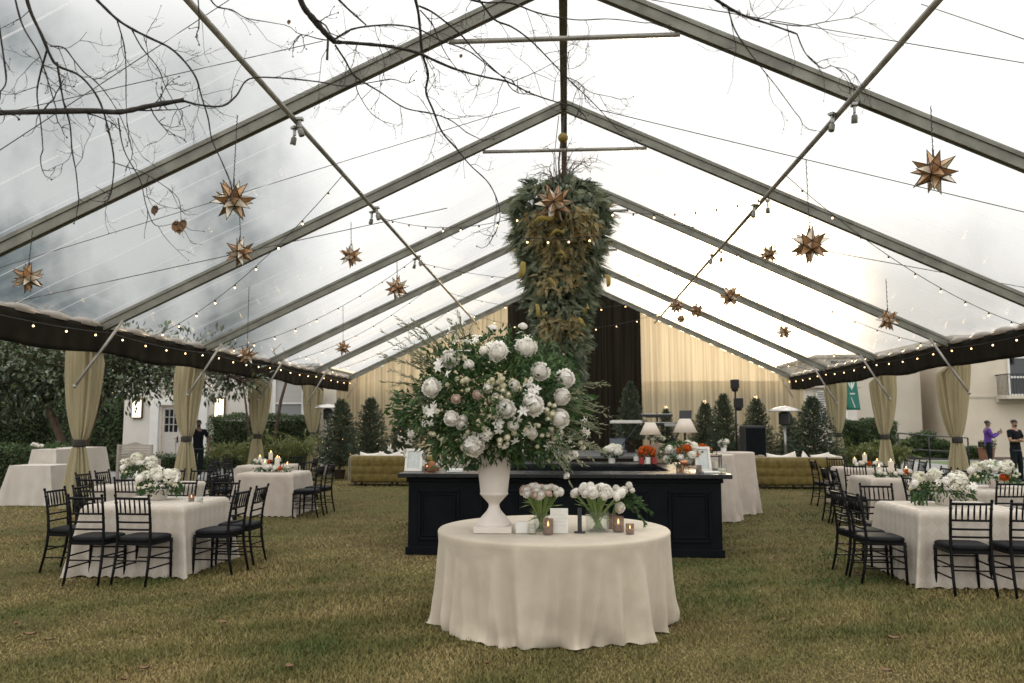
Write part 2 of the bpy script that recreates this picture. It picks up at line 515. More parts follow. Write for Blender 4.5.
M['sconce'] = pmat('lit_sconce', (1, 0.9, 0.7), emit=(1.0, 0.84, 0.60), estr=1.6)
M['roof'] = pmat('roof_tile', (0.16, 0.11, 0.085), (0.11, 0.075, 0.06), rough=0.85, ns=5)
M['patio'] = pmat('patio_paving', (0.26, 0.25, 0.24), (0.21, 0.205, 0.20), rough=0.85, ns=1.5, bump=0.2, bs=40)
M['turf'] = pmat('turf', (0.10, 0.15, 0.055), (0.085, 0.125, 0.05), rough=0.95, ns=3, bump=0.3, bs=160)
M['mulch'] = pmat('mulch_bed', (0.07, 0.045, 0.03), (0.04, 0.026, 0.02), rough=0.95, ns=14, bump=0.5, bs=40)
M['banner'] = pmat('green_banner', (0.008, 0.15, 0.10), (0.006, 0.11, 0.085), rough=0.6, ns=2)
M['skin'] = pmat('brown_skin', (0.30, 0.17, 0.11), (0.26, 0.14, 0.09), rough=0.5, ns=12)
M['skin_dark'] = pmat('dark_brown_skin', (0.14, 0.075, 0.05), (0.11, 0.06, 0.04), rough=0.5, ns=12)
M['hair'] = pmat('black_hair', (0.01, 0.009, 0.008), rough=0.7, bump=0.3, bs=90)
M['black_shirt'] = pmat('black_shirt', (0.006, 0.0065, 0.009), (0.011, 0.011, 0.014), rough=0.85, ns=9, spec=0.1)
M['dark_trousers'] = pmat('dark_trousers', (0.007, 0.009, 0.012), (0.012, 0.015, 0.018), rough=0.85, ns=9, spec=0.1)
M['purple'] = pmat('purple_sweatshirt', (0.085, 0.028, 0.22), (0.06, 0.02, 0.16), rough=0.85, ns=9)
M['shoe'] = pmat('dark_shoe', (0.02, 0.02, 0.03), rough=0.5)
M['white_shoe'] = pmat('pale_shoe', (0.5, 0.5, 0.5), rough=0.5)
M['eye'] = pmat('eye', (0.02, 0.015, 0.01), rough=0.2)
M['pillow'] = pmat('white_pillow', (0.66, 0.61, 0.54), (0.60, 0.55, 0.48), rough=0.9, ns=6, bump=0.15, bs=90)
M['blue_planter'] = pmat('blue_grey_planter', (0.16, 0.19, 0.22), rough=0.6)
M['terracotta'] = pmat('terracotta', (0.22, 0.10, 0.06), (0.16, 0.075, 0.045), rough=0.8, ns=8)

def damask_mat():
    m = pmat('damask_cloth', (0.56, 0.50, 0.44), rough=0.75, sheen=0.08, spec=0.3, bump=0.45, bs=12)
    nt = m.node_tree
    N, L = nt.nodes.new, nt.links.new
    b = nt.nodes['Principled BSDF']
    tc = N('ShaderNodeTexCoord')
    sp = N('ShaderNodeSeparateXYZ')
    at_ = N('ShaderNodeAttribute'); at_.attribute_name = 'cloth_uv'
    L(at_.outputs['Vector'], sp.inputs[0])
    def mt(op, a, bb=None):
        x = N('ShaderNodeMath'); x.operation = op
        for i, s in enumerate((a, bb)):
            if s is None: continue
            if isinstance(s, (int, float)): x.inputs[i].default_value = s
            else: L(s, x.inputs[i])
        return x.outputs[0]
    k = 2 * PI / 0.125
    su = mt('COSINE', mt('MULTIPLY', sp.outputs['X'], k))
    sv = mt('COSINE', mt('MULTIPLY', sp.outputs['Y'], k * 0.75))
    su2 = mt('COSINE', mt('MULTIPLY', sp.outputs['X'], k * 3))
    sv2 = mt('COSINE', mt('MULTIPLY', sp.outputs['Y'], k * 2.25))
    f = mt('ADD', mt('ADD', su, sv), mt('MULTIPLY', mt('MULTIPLY', su2, sv2), 0.6))
    mr = N('ShaderNodeMapRange')
    mr.inputs[1].default_value, mr.inputs[2].default_value = -0.35, 0.35
    L(f, mr.inputs[0])
    mx = N('ShaderNodeMixRGB')
    mx.inputs[1].default_value = (0.425, 0.372, 0.308, 1)
    mx.inputs[2].default_value = (0.468, 0.418, 0.358, 1)
    L(mr.outputs[0], mx.inputs[0])
    L(mx.outputs[0], b.inputs['Base Color'])
    r2 = N('ShaderNodeMapRange')
    r2.inputs[3].default_value, r2.inputs[4].default_value = 0.8, 0.5
    L(mr.outputs[0], r2.inputs[0])
    L(r2.outputs[0], b.inputs['Roughness'])
    return m
M['damask'] = damask_mat()

def vinyl_mat():
    m = bpy.data.materials.new('clear_vinyl')
    m.use_nodes = True
    nt = m.node_tree
    nt.nodes.clear()
    N, L = nt.nodes.new, nt.links.new
    out = N('ShaderNodeOutputMaterial')
    tc = N('ShaderNodeTexCoord')
    sp = N('ShaderNodeSeparateXYZ')
    L(tc.outputs['Object'], sp.inputs[0])
    def noise(sc, v3, det=3, rough=0.5):
        mp = N('ShaderNodeMapping'); mp.inputs['Scale'].default_value = v3
        L(tc.outputs['Object'], mp.inputs[0])
        n = N('ShaderNodeTexNoise'); n.inputs['Scale'].default_value = sc
        n.inputs['Detail'].default_value = det; n.inputs['Roughness'].default_value = rough
        L(mp.outputs[0], n.inputs['Vector'])
        return n.outputs[0]
    def mr(s, a, b, c=0., d=1.):
        x = N('ShaderNodeMapRange'); x.interpolation_type = 'SMOOTHSTEP'
        for k, v in zip((1, 2, 3, 4), (a, b, c, d)): x.inputs[k].default_value = v
        L(s, x.inputs[0]); return x.outputs[0]
    def mt(op, a, b):
        x = N('ShaderNodeMath'); x.operation = op
        for i, s in enumerate((a, b)):
            if isinstance(s, (int, float)): x.inputs[i].default_value = s
            else: L(s, x.inputs[i])
        return x.outputs[0]
    # cloudy smears, fine crease lines down the slope, and a few long seams
    smear = mr(noise(1.0, (0.35, 1.3, 0.35), 4), 0.48, 0.74, 0.015, 0.20)
    crease = mr(noise(1.0, (0.12, 26.0, 0.12), 2), 0.58, 0.74, 0.0, 0.16)
    wob = mt('ADD', sp.outputs['Y'], mt('MULTIPLY', noise(1.0, (0.35, 0.1, 0.35), 2), 0.25))
    tri = mt('PINGPONG', wob, 0.56)
    seam = mr(tri, 0.022, 0.008, 0.0, 0.45)
    fac = mt('MAXIMUM', mt('ADD', smear, crease), seam)
    tr = N('ShaderNodeBsdfTransparent'); tr.inputs[0].default_value = (0.95, 0.96, 0.96, 1)
    tl = N('ShaderNodeBsdfTranslucent'); tl.inputs[0].default_value = (0.80, 0.81, 0.81, 1)
    df = N('ShaderNodeBsdfDiffuse'); df.inputs[0].default_value = (0.55, 0.56, 0.56, 1)
    md = N('ShaderNodeMixShader'); md.inputs[0].default_value = 0.35
    L(tl.outputs[0], md.inputs[1]); L(df.outputs[0], md.inputs[2])
    m1 = N('ShaderNodeMixShader')
    L(fac, m1.inputs[0]); L(tr.outputs[0], m1.inputs[1]); L(md.outputs[0], m1.inputs[2])
    gl = N('ShaderNodeBsdfGlossy'); gl.inputs['Roughness'].default_value = 0.10
    gl.inputs[0].default_value = (0.9, 0.9, 0.9, 1)
    bp = N('ShaderNodeBump'); bp.inputs['Strength'].default_value = 0.25; bp.inputs['Distance'].default_value = 0.02
    L(noise(1.0, (1.2, 7.0, 1.2), 3), bp.inputs['Height'])
    L(bp.outputs[0], gl.inputs['Normal'])
    lw = N('ShaderNodeLayerWeight'); lw.inputs[0].default_value = 0.5
    sch = mt('ADD', mt('MULTIPLY', mt('POWER', lw.outputs['Facing'], 4.0), 0.75), 0.025)
    m2 = N('ShaderNodeMixShader')
    L(sch, m2.inputs[0]); L(m1.outputs[0], m2.inputs[1]); L(gl.outputs[0], m2.inputs[2])
    L(m2.outputs[0], out.inputs[0])
    return m
M['vinyl'] = vinyl_mat()

# ------------------------------------------------------------------ ground
def ground_mat():
    m = bpy.data.materials.new('lawn_soil')
    m.use_nodes = True
    nt = m.node_tree
    N, L = nt.nodes.new, nt.links.new
    b = nt.nodes['Principled BSDF']
    b.inputs['Roughness'].default_value = 0.95
    b.inputs['Specular IOR Level'].default_value = 0.1
    tc = N('ShaderNodeTexCoord')
    def nz(sc, d):
        n = N('ShaderNodeTexNoise'); n.inputs['Scale'].default_value = sc; n.inputs['Detail'].default_value = d
        n.inputs['Roughness'].default_value = 0.65
        L(tc.outputs['Object'], n.inputs['Vector']); return n.outputs[0]
    def ramp(src, stops):
        r = N('ShaderNodeValToRGB')
        while len(r.color_ramp.elements) < len(stops): r.color_ramp.elements.new(0.5)
        for e, (p, c) in zip(r.color_ramp.elements, stops): e.position = p; e.color = (*c, 1)
        L(src, r.inputs[0]); return r.outputs[0]
    fine = ramp(nz(55, 6), [(0.30, (0.034, 0.028, 0.011)), (0.50, (0.085, 0.066, 0.028)), (0.70, (0.165, 0.128, 0.06))])
    patch = ramp(nz(0.8, 5), [(0.36, (0.090, 0.108, 0.032)), (0.52, (0.118, 0.094, 0.041)), (0.66, (0.070, 0.053, 0.029))])
    mx = N('ShaderNodeMixRGB'); mx.inputs[0].default_value = 0.45
    L(fine, mx.inputs[1]); L(patch, mx.inputs[2])
    L(mx.outputs[0], b.inputs['Base Color'])
    bp = N('ShaderNodeBump'); bp.inputs['Strength'].default_value = 0.6; bp.inputs['Distance'].default_value = 0.03
    L(nz(90, 4), bp.inputs['Height']); L(bp.outputs[0], b.inputs['Normal'])
    return m
def sheet(name, x0, y0, x1, y1, z, mat, nx=1, ny=1):
    P = [[(x0 + (x1 - x0) * i / nx, y0 + (y1 - y0) * j / ny, z) for i in range(nx + 1)] for j in range(ny + 1)]
    o = MB().grid(P).build(name, mat)
    return tag(o, kind='structure')
sheet('ground', -400, -200, 400, 600, 0.0, ground_mat(), 8, 8)
sheet('patio', -40, 21.5, -10.3, 34, 0.004, M['patio'])
sheet('pavement', 10.4, 23.0, 46, 42, 0.004, M['patio'])
sheet('putting_green', 11.6, 20.2, 30, 26.6, 0.008, M['turf'])
sheet('putting_green', 15.4, 31.2, 34, 37.2, 0.008, M['turf'])
sheet('planting_bed', 10.5, 38.2, 30, 41.8, 0.012, M['mulch'])

def grass():
    n = 520000
    d0, d1 = 3.6, 36.0
    u = RNG.random(n)
    d = 1.0 / (1 / d0 ** 0.9 + u * (1 / d1 ** 0.9 - 1 / d0 ** 0.9)) ** (1 / 0.9)
    x = (RNG.random(n) * 2 - 1) * (0.86 * d + 1.2) + 0.02 * d
    keep = ((np.abs(x) < 10.2) | (d < 21.0)) & (np.abs(x) < 17)
    keep &= ~((np.abs(x + 0.05) < 2.0) & (d > 10.2) & (d < 13.4))
    x, d = x[keep], d[keep]
    n = len(x)
    P = np.stack([x, d, np.zeros(n)], 1)
    # patchiness
    def vn(f, s):
        r = np.random.default_rng(s)
        out = np.zeros(n)
        for k in range(7):
            a = r.random() * 2 * PI
            ff = f * (0.6 + 1.1 * r.random())
            out += np.sin(ff * (x * math.cos(a) + d * math.sin(a)) + r.random() * 6.28)
        return out / 7 ** 0.5
    lush = vn(1.6, 3)
    fine = vn(7.0, 9)
    hgt = (0.012 + 0.014 * RNG.random(n)) * (1 - .45 * np.clip(vn(0.55, 77) - .35, 0, 1.3)) * (1 + 0.28 * lush + 0.22 * fine).clip(0.35, 2) * (1 + 0.012 * d)
    wd = (0.0032 + 0.0028 * RNG.random(n)) * (0.75 + 0.07 * d)
    az = RNG.random(n) * 2 * PI
    lean = 0.2 + 1.25 * RNG.random(n)
    D = np.stack([np.cos(az) * lean, np.sin(az) * lean, np.ones(n)], 1)
    D = unit(D)
    az2 = RNG.random(n) * PI
    side = np.stack([np.cos(az2), np.sin(az2), np.zeros(n)], 1)
    A = P - side * wd[:, None]
    B = P + side * wd[:, None]
    T = P + D * hgt[:, None] * 1.5
    V = np.stack([A, B, T], 1).reshape(-1, 3)
    F = np.arange(n * 3).reshape(-1, 3)
    worn = np.clip(vn(0.55, 77) - .35, 0, 1.3)
    green = (0.36 + 0.20 * vn(0.9, 21) + 0.16 * vn(2.6, 41) + 0.10 * fine + 0.34 * (RNG.random(n) - 0.5) - .18 * worn).clip(0, 1)
    m = bpy.data.materials.new('grass_blades')
    m.use_nodes = True
    nt = m.node_tree
    N, L = nt.nodes.new, nt.links.new
    b = nt.nodes['Principled BSDF']
    b.inputs['Roughness'].default_value = 0.7
    b.inputs['Specular IOR Level'].default_value = 0.2
    at_ = N('ShaderNodeAttribute'); at_.attribute_name = 'var'
    r = N('ShaderNodeValToRGB')
    st = [(0.0, (0.34, 0.265, 0.118)), (0.28, (0.215, 0.176, 0.069)), (0.52, (0.132, 0.125, 0.041)), (0.8, (0.066, 0.092, 0.024)), (1.0, (0.038, 0.064, 0.016))]
    while len(r.color_ramp.elements) < len(st): r.color_ramp.elements.new(0.5)
    for e, (p, c) in zip(r.color_ramp.elements, st): e.position = p; e.color = (*c, 1)
    L(at_.outputs['Fac'], r.inputs[0])
    L(r.outputs[0], b.inputs['Base Color'])
    o = link('lawn_grass', np_mesh('lawn_grass', V, F, m, green))
    tag(o, kind='stuff')
    tag(o, 'short patchy green and straw coloured lawn grass')
grass()

# ------------------------------------------------------------------ the clear tent
HW, EAVE, APEX = 9.25, 3.55, 7.88
FR = [6.08 + 4.57 * k for k in range(7)]           # frame positions; the last one is the gable
Y0, Y1 = FR[0], FR[-1]
SL = (APEX - EAVE) / HW
def roof_z(x): return APEX - SL * abs(x)
RAFT = [(-.055, -.10), (-.03, -.10), (-.025, -.075), (.025, -.075), (.03, -.10), (.055, -.10), (.055, -.045), (.034, -.04), (.034, .045), (.055, .05),
        (.055, .11), (.03, .11), (.02, .09), (-.02, .09), (-.03, .11), (-.055, .11), (-.055, .05), (-.034, .045), (-.034, -.04), (-.055, -.045)]
LEGX = {(-1, k): -at(px, 410, FR[k]).x for px, k in ((80, 2), (187, 3), (257, 4), (312, 5))}
LEGX.update({(1, k): at(px, 410, FR[k]).x for px, k in ((957, 3), (885, 4), (838, 5))})
tent = thing('frame_tent', 'long clear roofed frame tent with grey metal rafters over the lawn', 'tent', (0, Y0, 0))
def loc(p): return Vector(p) - Vector((0, Y0, 0))
for fk, y in enumerate(FR):
    for s in (-1, 1):
        lx = LEGX.get((s, fk), HW + .2) - .03
        m = MB().beam(loc((0, y, APEX)), loc((s * (HW + .05), y, roof_z(HW + .05))), 0, 0, prof=RAFT)
        m.build('rafter', M['alu'], tent)
        p = MB().beam(loc((s * lx, y, 0.02)), loc((s * min(lx, HW + .14), y, EAVE - .10)), 0.09, 0.09, up=(0, 1, 0))
        p.box(loc((s * lx, y, 0.01)), (0.22, 0.22, 0.02))
        p.build('leg', M['alu'], tent)
        b = MB().tube([loc((s * 8.72, y - .09, roof_z(8.72) - .12)), loc((s * 9.30, y - .62, 2.36))], 0.028, 8)
        b.ball(loc((s * 9.30, y - .62, 2.36)), 0.04, 8, 6)
        b.build('knee_brace', M['pipe'], tent, smooth=True)
    MB().tube([loc((-1.6, y, 6.98)), loc((1.6, y, 6.98))], 0.035, 8).build('collar_tie', M['pipe'], tent, smooth=True)
MB().beam(loc((0, Y0, APEX - .03)), loc((0, Y1, APEX - .03)), 0, 0, prof=[(a * 1.15, b * .75) for a, b in RAFT]).build('ridge_beam', M['alu'], tent)
for s in (-1, 1):
    MB().tube([loc((s * 3.74, Y0, 5.86)), loc((s * 3.74, Y1, 5.86))], 0.037, 10).build('purlin', M['pipe'], tent, smooth=True)
    MB().beam(loc((s * HW, Y0, EAVE - .05)), loc((s * HW, Y1, EAVE - .05)), 0.12, 0.16).build('eave_beam', M['alu'], tent)
    # gathered vinyl edge lying along the eave, and the dark valance under it
    rows = []
    nn = 420
    for k in range(9):
        t = PI * (k / 8) - .4
        row = []
        for i in range(nn):
            y = Y0 + (Y1 - Y0) * i / (nn - 1)
            ph = (y - Y0) / 4.57
            bulge = 0.07 + 0.035 * abs(math.sin(ph * PI * 5)) + 0.012 * math.sin(ph * 31)
            row.append(loc((s * (HW + .0 - bulge * 1.25 * math.cos(t)), y, EAVE + .03 + bulge * math.sin(t))))
        rows.append(row)
    MB().grid(rows).build('rolled_vinyl_edge', pmat('rolled_vinyl', (0.42, 0.37, 0.31), (0.32, 0.27, 0.22), rough=0.35, ns=4, trans=0.3), tent, smooth=True)
    rows = []
    for k in range(7):
        row = []
        for i in range(nn):
            y = Y0 + (Y1 - Y0) * i / (nn - 1)
            ph = (y - Y0) / 4.57
            low = EAVE - .52 - 0.05 * math.sin(ph * PI) ** 2 - 0.02 * math.sin(ph * 9 + s)
            z = EAVE + .02 + (low - EAVE - .02) * k / 6
            row.append(loc((s * (HW - .10 - .015 * math.sin(y * 5.1) * (k / 6) - .01 * math.sin(y * 13) * (k / 6)), y, z)))
        rows.append(row)
    o = MB().grid(rows).build('valance', M['valance'], tent, smooth=True)
    so_ = o.modifiers.new('thick', 'SOLIDIFY'); so_.thickness = 0.006
    # one clear panel per bay
    for j in range(len(FR) - 1):
        a, b = FR[j] + .05, FR[j + 1] - .05
        rows = []
        for i in range(25):
            x = s * (HW + .08) * i / 24
            row = []
            for k in range(13):
                v = k / 12
                sag = 0.05 * math.sin(PI * v) * math.sin(PI * min(1, i / 24 + .02)) + .012 * math.sin(x * 2.3 + v * 9 + j)
                row.append(loc((x, a + (b - a) * v, roof_z(x) + .10 - sag)))
            rows.append(row)
        MB().grid(rows).build('clear_roof_panel', M['vinyl'], tent, smooth=True)

# ------------------------------------------------------------------ gable wall curtains
def curtain(name, label, x0, x1, y, mat, amp, freq, seed, cat='curtain', zfix=None, group=None):
    rnd = random.Random(seed)
    ph = [rnd.random() * 6.28 for _ in range(6)]
    n = int((x1 - x0) * 26)
    rows = []
    for k in range(15):
        v = k / 14
        row = []
        for i in range(n + 1):
            u = x0 + (x1 - x0) * i / n
            zt = (roof_z(u) - .16) if zfix is None else zfix
            f = math.sin(u * freq + ph[0] + .7 * math.sin(u * 1.7 + ph[1])) * .6 + .3 * math.sin(u * freq * 1.93 + ph[2]) + .25 * math.sin(u * freq * .41 + ph[3])
            x = u + .012 * math.sin(u * freq * 1.3 + v * 2 + ph[4])
            row.append((x, y + amp * f * (0.75 + .4 * v), zt * (1 - v) + .015 * v))
        rows.append(row)
    o = MB().grid(rows).build(name, mat, smooth=True)
    return tag(o, label, cat, group)
curtain('gable_curtain', 'cream sheer curtain hung across the left of the tent end wall', -9.2, -2.30, Y1 - .22, M['cream_drape'], .085, 12, 1, group='cream curtains on the tent end wall')
curtain('gable_curtain', 'cream sheer curtain right of the black velvet with a sunset glow behind it', 2.98, 9.2, Y1 - .22, M['cream_drape'], .085, 12, 2, group='cream curtains on the tent end wall')
curtain('stage_backdrop', 'tall black velvet curtain behind the stage between two cream curtains', -2.42, 3.1, Y1 - .36, M['black_drape'], .06, 13, 3)
for s, w in ((-1, 'left'), (1, 'right')):
    rows = []
    for k in range(10):
        v = k / 9
        rows.append([(s * (9.16 + .035 * math.sin(i * 1.25)), 31.6 + (1.6 * i / 40), 3.0 * (1 - v) + .02 * v) for i in range(41)])
    o = MB().grid(rows).build('corner_curtain', M['cream_drape'], smooth=True)
    tag(o, 'narrow cream curtain closing the %s rear corner of the tent' % w, 'curtain')

# ------------------------------------------------------------------ tied drapes on the legs
def drape(x, y, s, label, wtop=.72, seed=0):
    t = thing('tied_drape', label, 'drape', (x, y, 0), 0, 'tied drapes on the tent legs')
    rnd = random.Random(seed)
    ph = [rnd.random() * 6.28 for _ in range(8)]
    n, rows = 110, []
    tie = rnd.uniform(-.05, .05); skew = rnd.uniform(-.05, .05); fl = rnd.uniform(.50, .66)
    zs = [3.14, 3.04, 2.85, 2.65, 2.4, 2.15, 1.95, 1.78, 1.64, 1.53, 1.44, 1.38, 1.33, 1.22, 1.17, 1.10, 1.0, .85, .65, .45, .25, .1, .015]
    for z in zs:
        if z >= 1.33:
            u = (z - 1.33) / (3.08 - 1.33)
            u = min(1, u); w = .20 + (wtop - .20) * (1 - (1 - u) ** 2.0) ** .8
        elif z >= 1.22: w = .20
        else:
            u = (1.22 - z) / 1.22
            w = .20 + (fl - .20) * u ** .75
        dep = w * .36 + .05
        off = -.05 * s * (1.0 if z > 1.3 else .5) + skew * math.sin(max(0, z - 1.3) * 1.8)
        row = []
        for i in range(n):
            a = 2 * PI * i / n
            fold = math.sin(13 * a + ph[0] + .9 * math.sin(z * 1.3 + ph[1]) + 1.2 * math.sin(2 * a + ph[4])) * (.45 + .25 * math.sin(3 * a + ph[5] + z)) + math.sin(21 * a + ph[2] + z * .25) * .3 + math.sin(7 * a + ph[3]) * .3
            amp = .035 + .03 * w
            if 1.2 <= z <= 1.35: amp = .012
            ca, sa = math.cos(a), math.sin(a)
            rx = w / 2 + amp * fold
            ry = dep / 2 + amp * fold
            px_ = off + rx * ca
            if z > 2.95: px_ = s * max(s * px_, 9.18 - abs(x))      # tucked behind the valance
            row.append((px_, ry * sa, z))
        rows.append(row)
    MB().grid(rows, closed=True).build('voile', M['drape'], t, smooth=True)
    MB().lathe([(.118, 1.20), (.124, 1.22), (.124, 1.33), (.118, 1.35)], 24, (-.03 * s, 0, 0), sx=1.0, sy=.75).build('tie_band', M['band'], t, smooth=True)
    return t
NM = ['nearest', 'second', 'third', 'fourth']
LD = [(at(px, 410, FR[k]).x, FR[k]) for px, k in ((80, 2), (187, 3), (257, 4), (312, 5))]
for k, (x, y) in enumerate(LD):
    drape(x, y, -1, 'olive cream drape tied with a dark band, %s from the camera on the left' % NM[k], seed=k)
RD = [(at(px, 410, FR[k]).x, FR[k]) for px, k in ((957, 3), (885, 4), (838, 5))]
for k, (x, y) in enumerate(RD):
    drape(x, y, 1, 'olive cream drape tied with a dark band, %s from the camera on the right' % NM[k], seed=10 + k)

# ------------------------------------------------------------------ buildings
def flat_wall(m, x0, x1, y, z0, z1, th=.3):
    m.box(((x0 + x1) / 2, y + th / 2, (z0 + z1) / 2), (x1 - x0, th, z1 - z0))
def left_building():
    Yf = 32.0
    b = thing('white_building', 'white stucco building with glazed double doors and lit wall lamps on the left', 'building', (-14.5, Yf, 0))
    o = Vector((-14.5, Yf, 0))
    L_ = lambda p: tuple(Vector(p) - o)
    w = MB()
    flat_wall(w, -18.2, -16.62, Yf, 0, 4.0)
    flat_wall(w, -15.02, -10.1, Yf, 0, 4.0)
    flat_wall(w, -16.62, -15.02, Yf, 2.42, 4.0)
    w.box((-18.05, Yf + 4.3, 2.0), (.3, 8, 4.0))
    w.box((-10.25, Yf + 4.3, 2.0), (.3, 8, 4.0))
    w.v = [L_(p) for p in w.v]
    w.build('wall', M['white_wall'], b)
    r = MB().box(L_((-14.15, Yf + 4.2, 4.05)), (8.4, 8.7, .10))
    r.build('roof', M['trim'], b)
    p = MB()
    p.box(L_((-16.85, Yf - .06, 1.6)), (.36, .12, 3.2))
    p.build('pilaster', M['trim'], b, bevel=.01)
    p = MB()
    p.box(L_((-14.80, Yf - .06, 1.6)), (.36, .12, 3.2))
    p.build('pilaster', M['trim'], b, bevel=.01)
    MB().box(L_((-15.82, Yf - .05, 2.52)), (1.72, .14, .2)).build('door_lintel', M['trim'], b, bevel=.01)
    for s in (-1, 1):
        cx = -15.82 + s * .39
        d = MB()
        d.box(L_((cx, Yf + .1, .62)), (.76, .06, 1.16))
        for xx in (cx - .33, cx + .33): d.box(L_((xx, Yf + .1, 1.79)), (.10, .06, 1.18))
        d.box(L_((cx, Yf + .1, 2.31)), (.56, .06, .14))
        d.box(L_((cx, Yf + .1, 1.26)), (.56, .06, .12))
        for i in (1, 2): d.box(L_((cx - .28 + .56 * i / 3, Yf + .1, 1.78)), (.03, .05, .94))
        for i in (1, 2): d.box(L_((cx, Yf + .1, 1.32 + .92 * i / 3)), (.56, .05, .03))
        d.box(L_((cx, Yf + .06, .62)), (.46, .05, .7))
        dd = d.build('door', M['door'], b, bevel=.006)
        MB().box(L_((cx, Yf + .14, 1.78)), (.58, .015, .96)).build('pane', M['pane'], dd)
        h = MB()
        h.box(L_((-15.82 + s * .09, Yf + .05, 1.02)), (.05, .02, .24))
        h.tube([L_((-15.82 + s * .09, Yf + .03, 1.06)), L_((-15.82 + s * .09, Yf - .02, 1.06)), L_((-15.82 + s * .19, Yf - .02, 1.05))], .012, 6)
        h.build('handle', M['black_metal'], dd)
    for x in (-17.6, -14.12):
        q = MB()
        q.box(L_((x, Yf - .05, 2.30)), (.44, .10, .86))
        f = q.build('wall_lamp', M['brass'], b, bevel=.008)
        MB().box(L_((x, Yf - .115, 2.30)), (.34, .05, .74)).build('lit_panel', M['sconce'], f)
    # sash window
    wx = -11.25
    f = MB()
    for sx in (-1, 1): f.box(L_((wx + sx * .60, Yf - .04, 2.55)), (.12, .10, 1.9))
    f.box(L_((wx, Yf - .04, 3.55)), (1.5, .14, .16))
    f.box(L_((wx, Yf - .06, 1.56)), (1.5, .18, .10))
    f.box(L_((wx, Yf - .03, 2.48)), (1.1, .07, .06))
    ff = f.build('window', M['trim'], b, bevel=.008)
    MB().box(L_((wx, Yf - .012, 3.0)), (1.1, .02, .98)).build('blind', M['blind'], ff)
    MB().box(L_((wx, Yf - .014, 2.03)), (1.1, .02, .84)).build('pane', pmat('grey_pane', (.25, .26, .26), rough=.15), ff)
left_building()

def right_building():
    b = thing('cream_building', 'tall cream stucco building with a railed balcony on the right', 'building', (20, 42, 0))
    o = Vector((20, 42, 0))
    L_ = lambda p: tuple(Vector(p) - o)
    w = MB()
    w.box(L_((29.4, 42 + 5, 3.0)), (19.2, 10, 6.0))
    w.build('wall', M['cream_wall'], b)
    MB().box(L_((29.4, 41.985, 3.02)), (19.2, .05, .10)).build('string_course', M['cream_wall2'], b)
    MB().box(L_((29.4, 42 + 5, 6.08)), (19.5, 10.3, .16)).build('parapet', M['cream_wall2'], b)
    MB().box(L_((19.805, 41.93, 3)), (.25, .14, 5.99)).build('downpipe', M['white_wall'], b, bevel=.02)
    # balcony with glazed doors
    cx, Yb = at(1007, 370, 42).x + 1.05, 42.0
    LB = lambda p: L_((p[0], p[1], p[2] - .95))
    s = MB()
    s.box(LB((cx, Yb - .55, 3.92)), (3.4, 1.1, .18))
    s.box(LB((cx, Yb - .12, 3.75)), (3.4, .24, .16))
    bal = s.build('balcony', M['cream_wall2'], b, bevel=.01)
    r = MB()
    r.box(LB((cx, Yb - 1.02, 5.05)), (3.3, .05, .05))
    for i in range(23): r.box(LB((cx - 1.6 + 3.2 * i / 22, Yb - 1.02, 4.52)), (.022, .022, 1.02))
    for sx in (-1, 1):
        r.box(LB((cx + sx * 1.62, Yb - .5, 5.05)), (.05, 1.0, .05))
        for i in range(8): r.box(LB((cx + sx * 1.62, Yb - .1 - .12 * i, 4.52)), (.022, .022, 1.02))
    r.build('railing', M['black_metal'], bal)
    f = MB()
    for x in (cx - 1.0, cx, cx + 1.0): f.box(LB((x, Yb - .04, 5.02)), (.10, .10, 1.98))
    for z in (4.06, 4.95, 5.95): f.box(LB((cx, Yb - .045, z)), (2.1, .09, .09))
    ff = f.build('window', M['trim'], b)
    MB().box(LB((cx, Yb - .012, 5.0)), (2.0, .02, 1.9)).build('pane', M['pane'], ff)
    # small dark wall fittings
    for x, z in ((20.05, 4.75), (22.55, 4.95)):
        MB().tube([L_((x, Yb - .12, z - .3)), L_((x, Yb - .12, z + .5))], .06, 8).box(L_((x, Yb - .06, z)), (.05, .12, .1)).build('wall_light', M['black_metal'], b)
right_building()
def recess_building():
    b = thing('shaded_building', 'set back cream wall with a narrow window beside the tall cream building', 'building', (16, 44, 0))
    o = Vector((16, 44, 0))
    L_ = lambda p: tuple(Vector(p) - o)
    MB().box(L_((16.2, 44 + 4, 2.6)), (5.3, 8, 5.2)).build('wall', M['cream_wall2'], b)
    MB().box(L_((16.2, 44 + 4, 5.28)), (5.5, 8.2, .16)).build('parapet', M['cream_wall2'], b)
    f = MB()
    for sx in (-1, 1): f.box(L_((14.7 + sx * .42, 44 - .05, 4.05)), (.08, .1, 1.9))
    for z in (3.14, 4.96): f.box(L_((14.7, 44 - .05, z)), (.92, .1, .08))
    ff = f.build('window', M['dark_wood'], b)
    MB().box(L_((14.7, 44 - .015, 4.05)), (.78, .02, 1.76)).build('pane', M['pane'], ff)
recess_building()
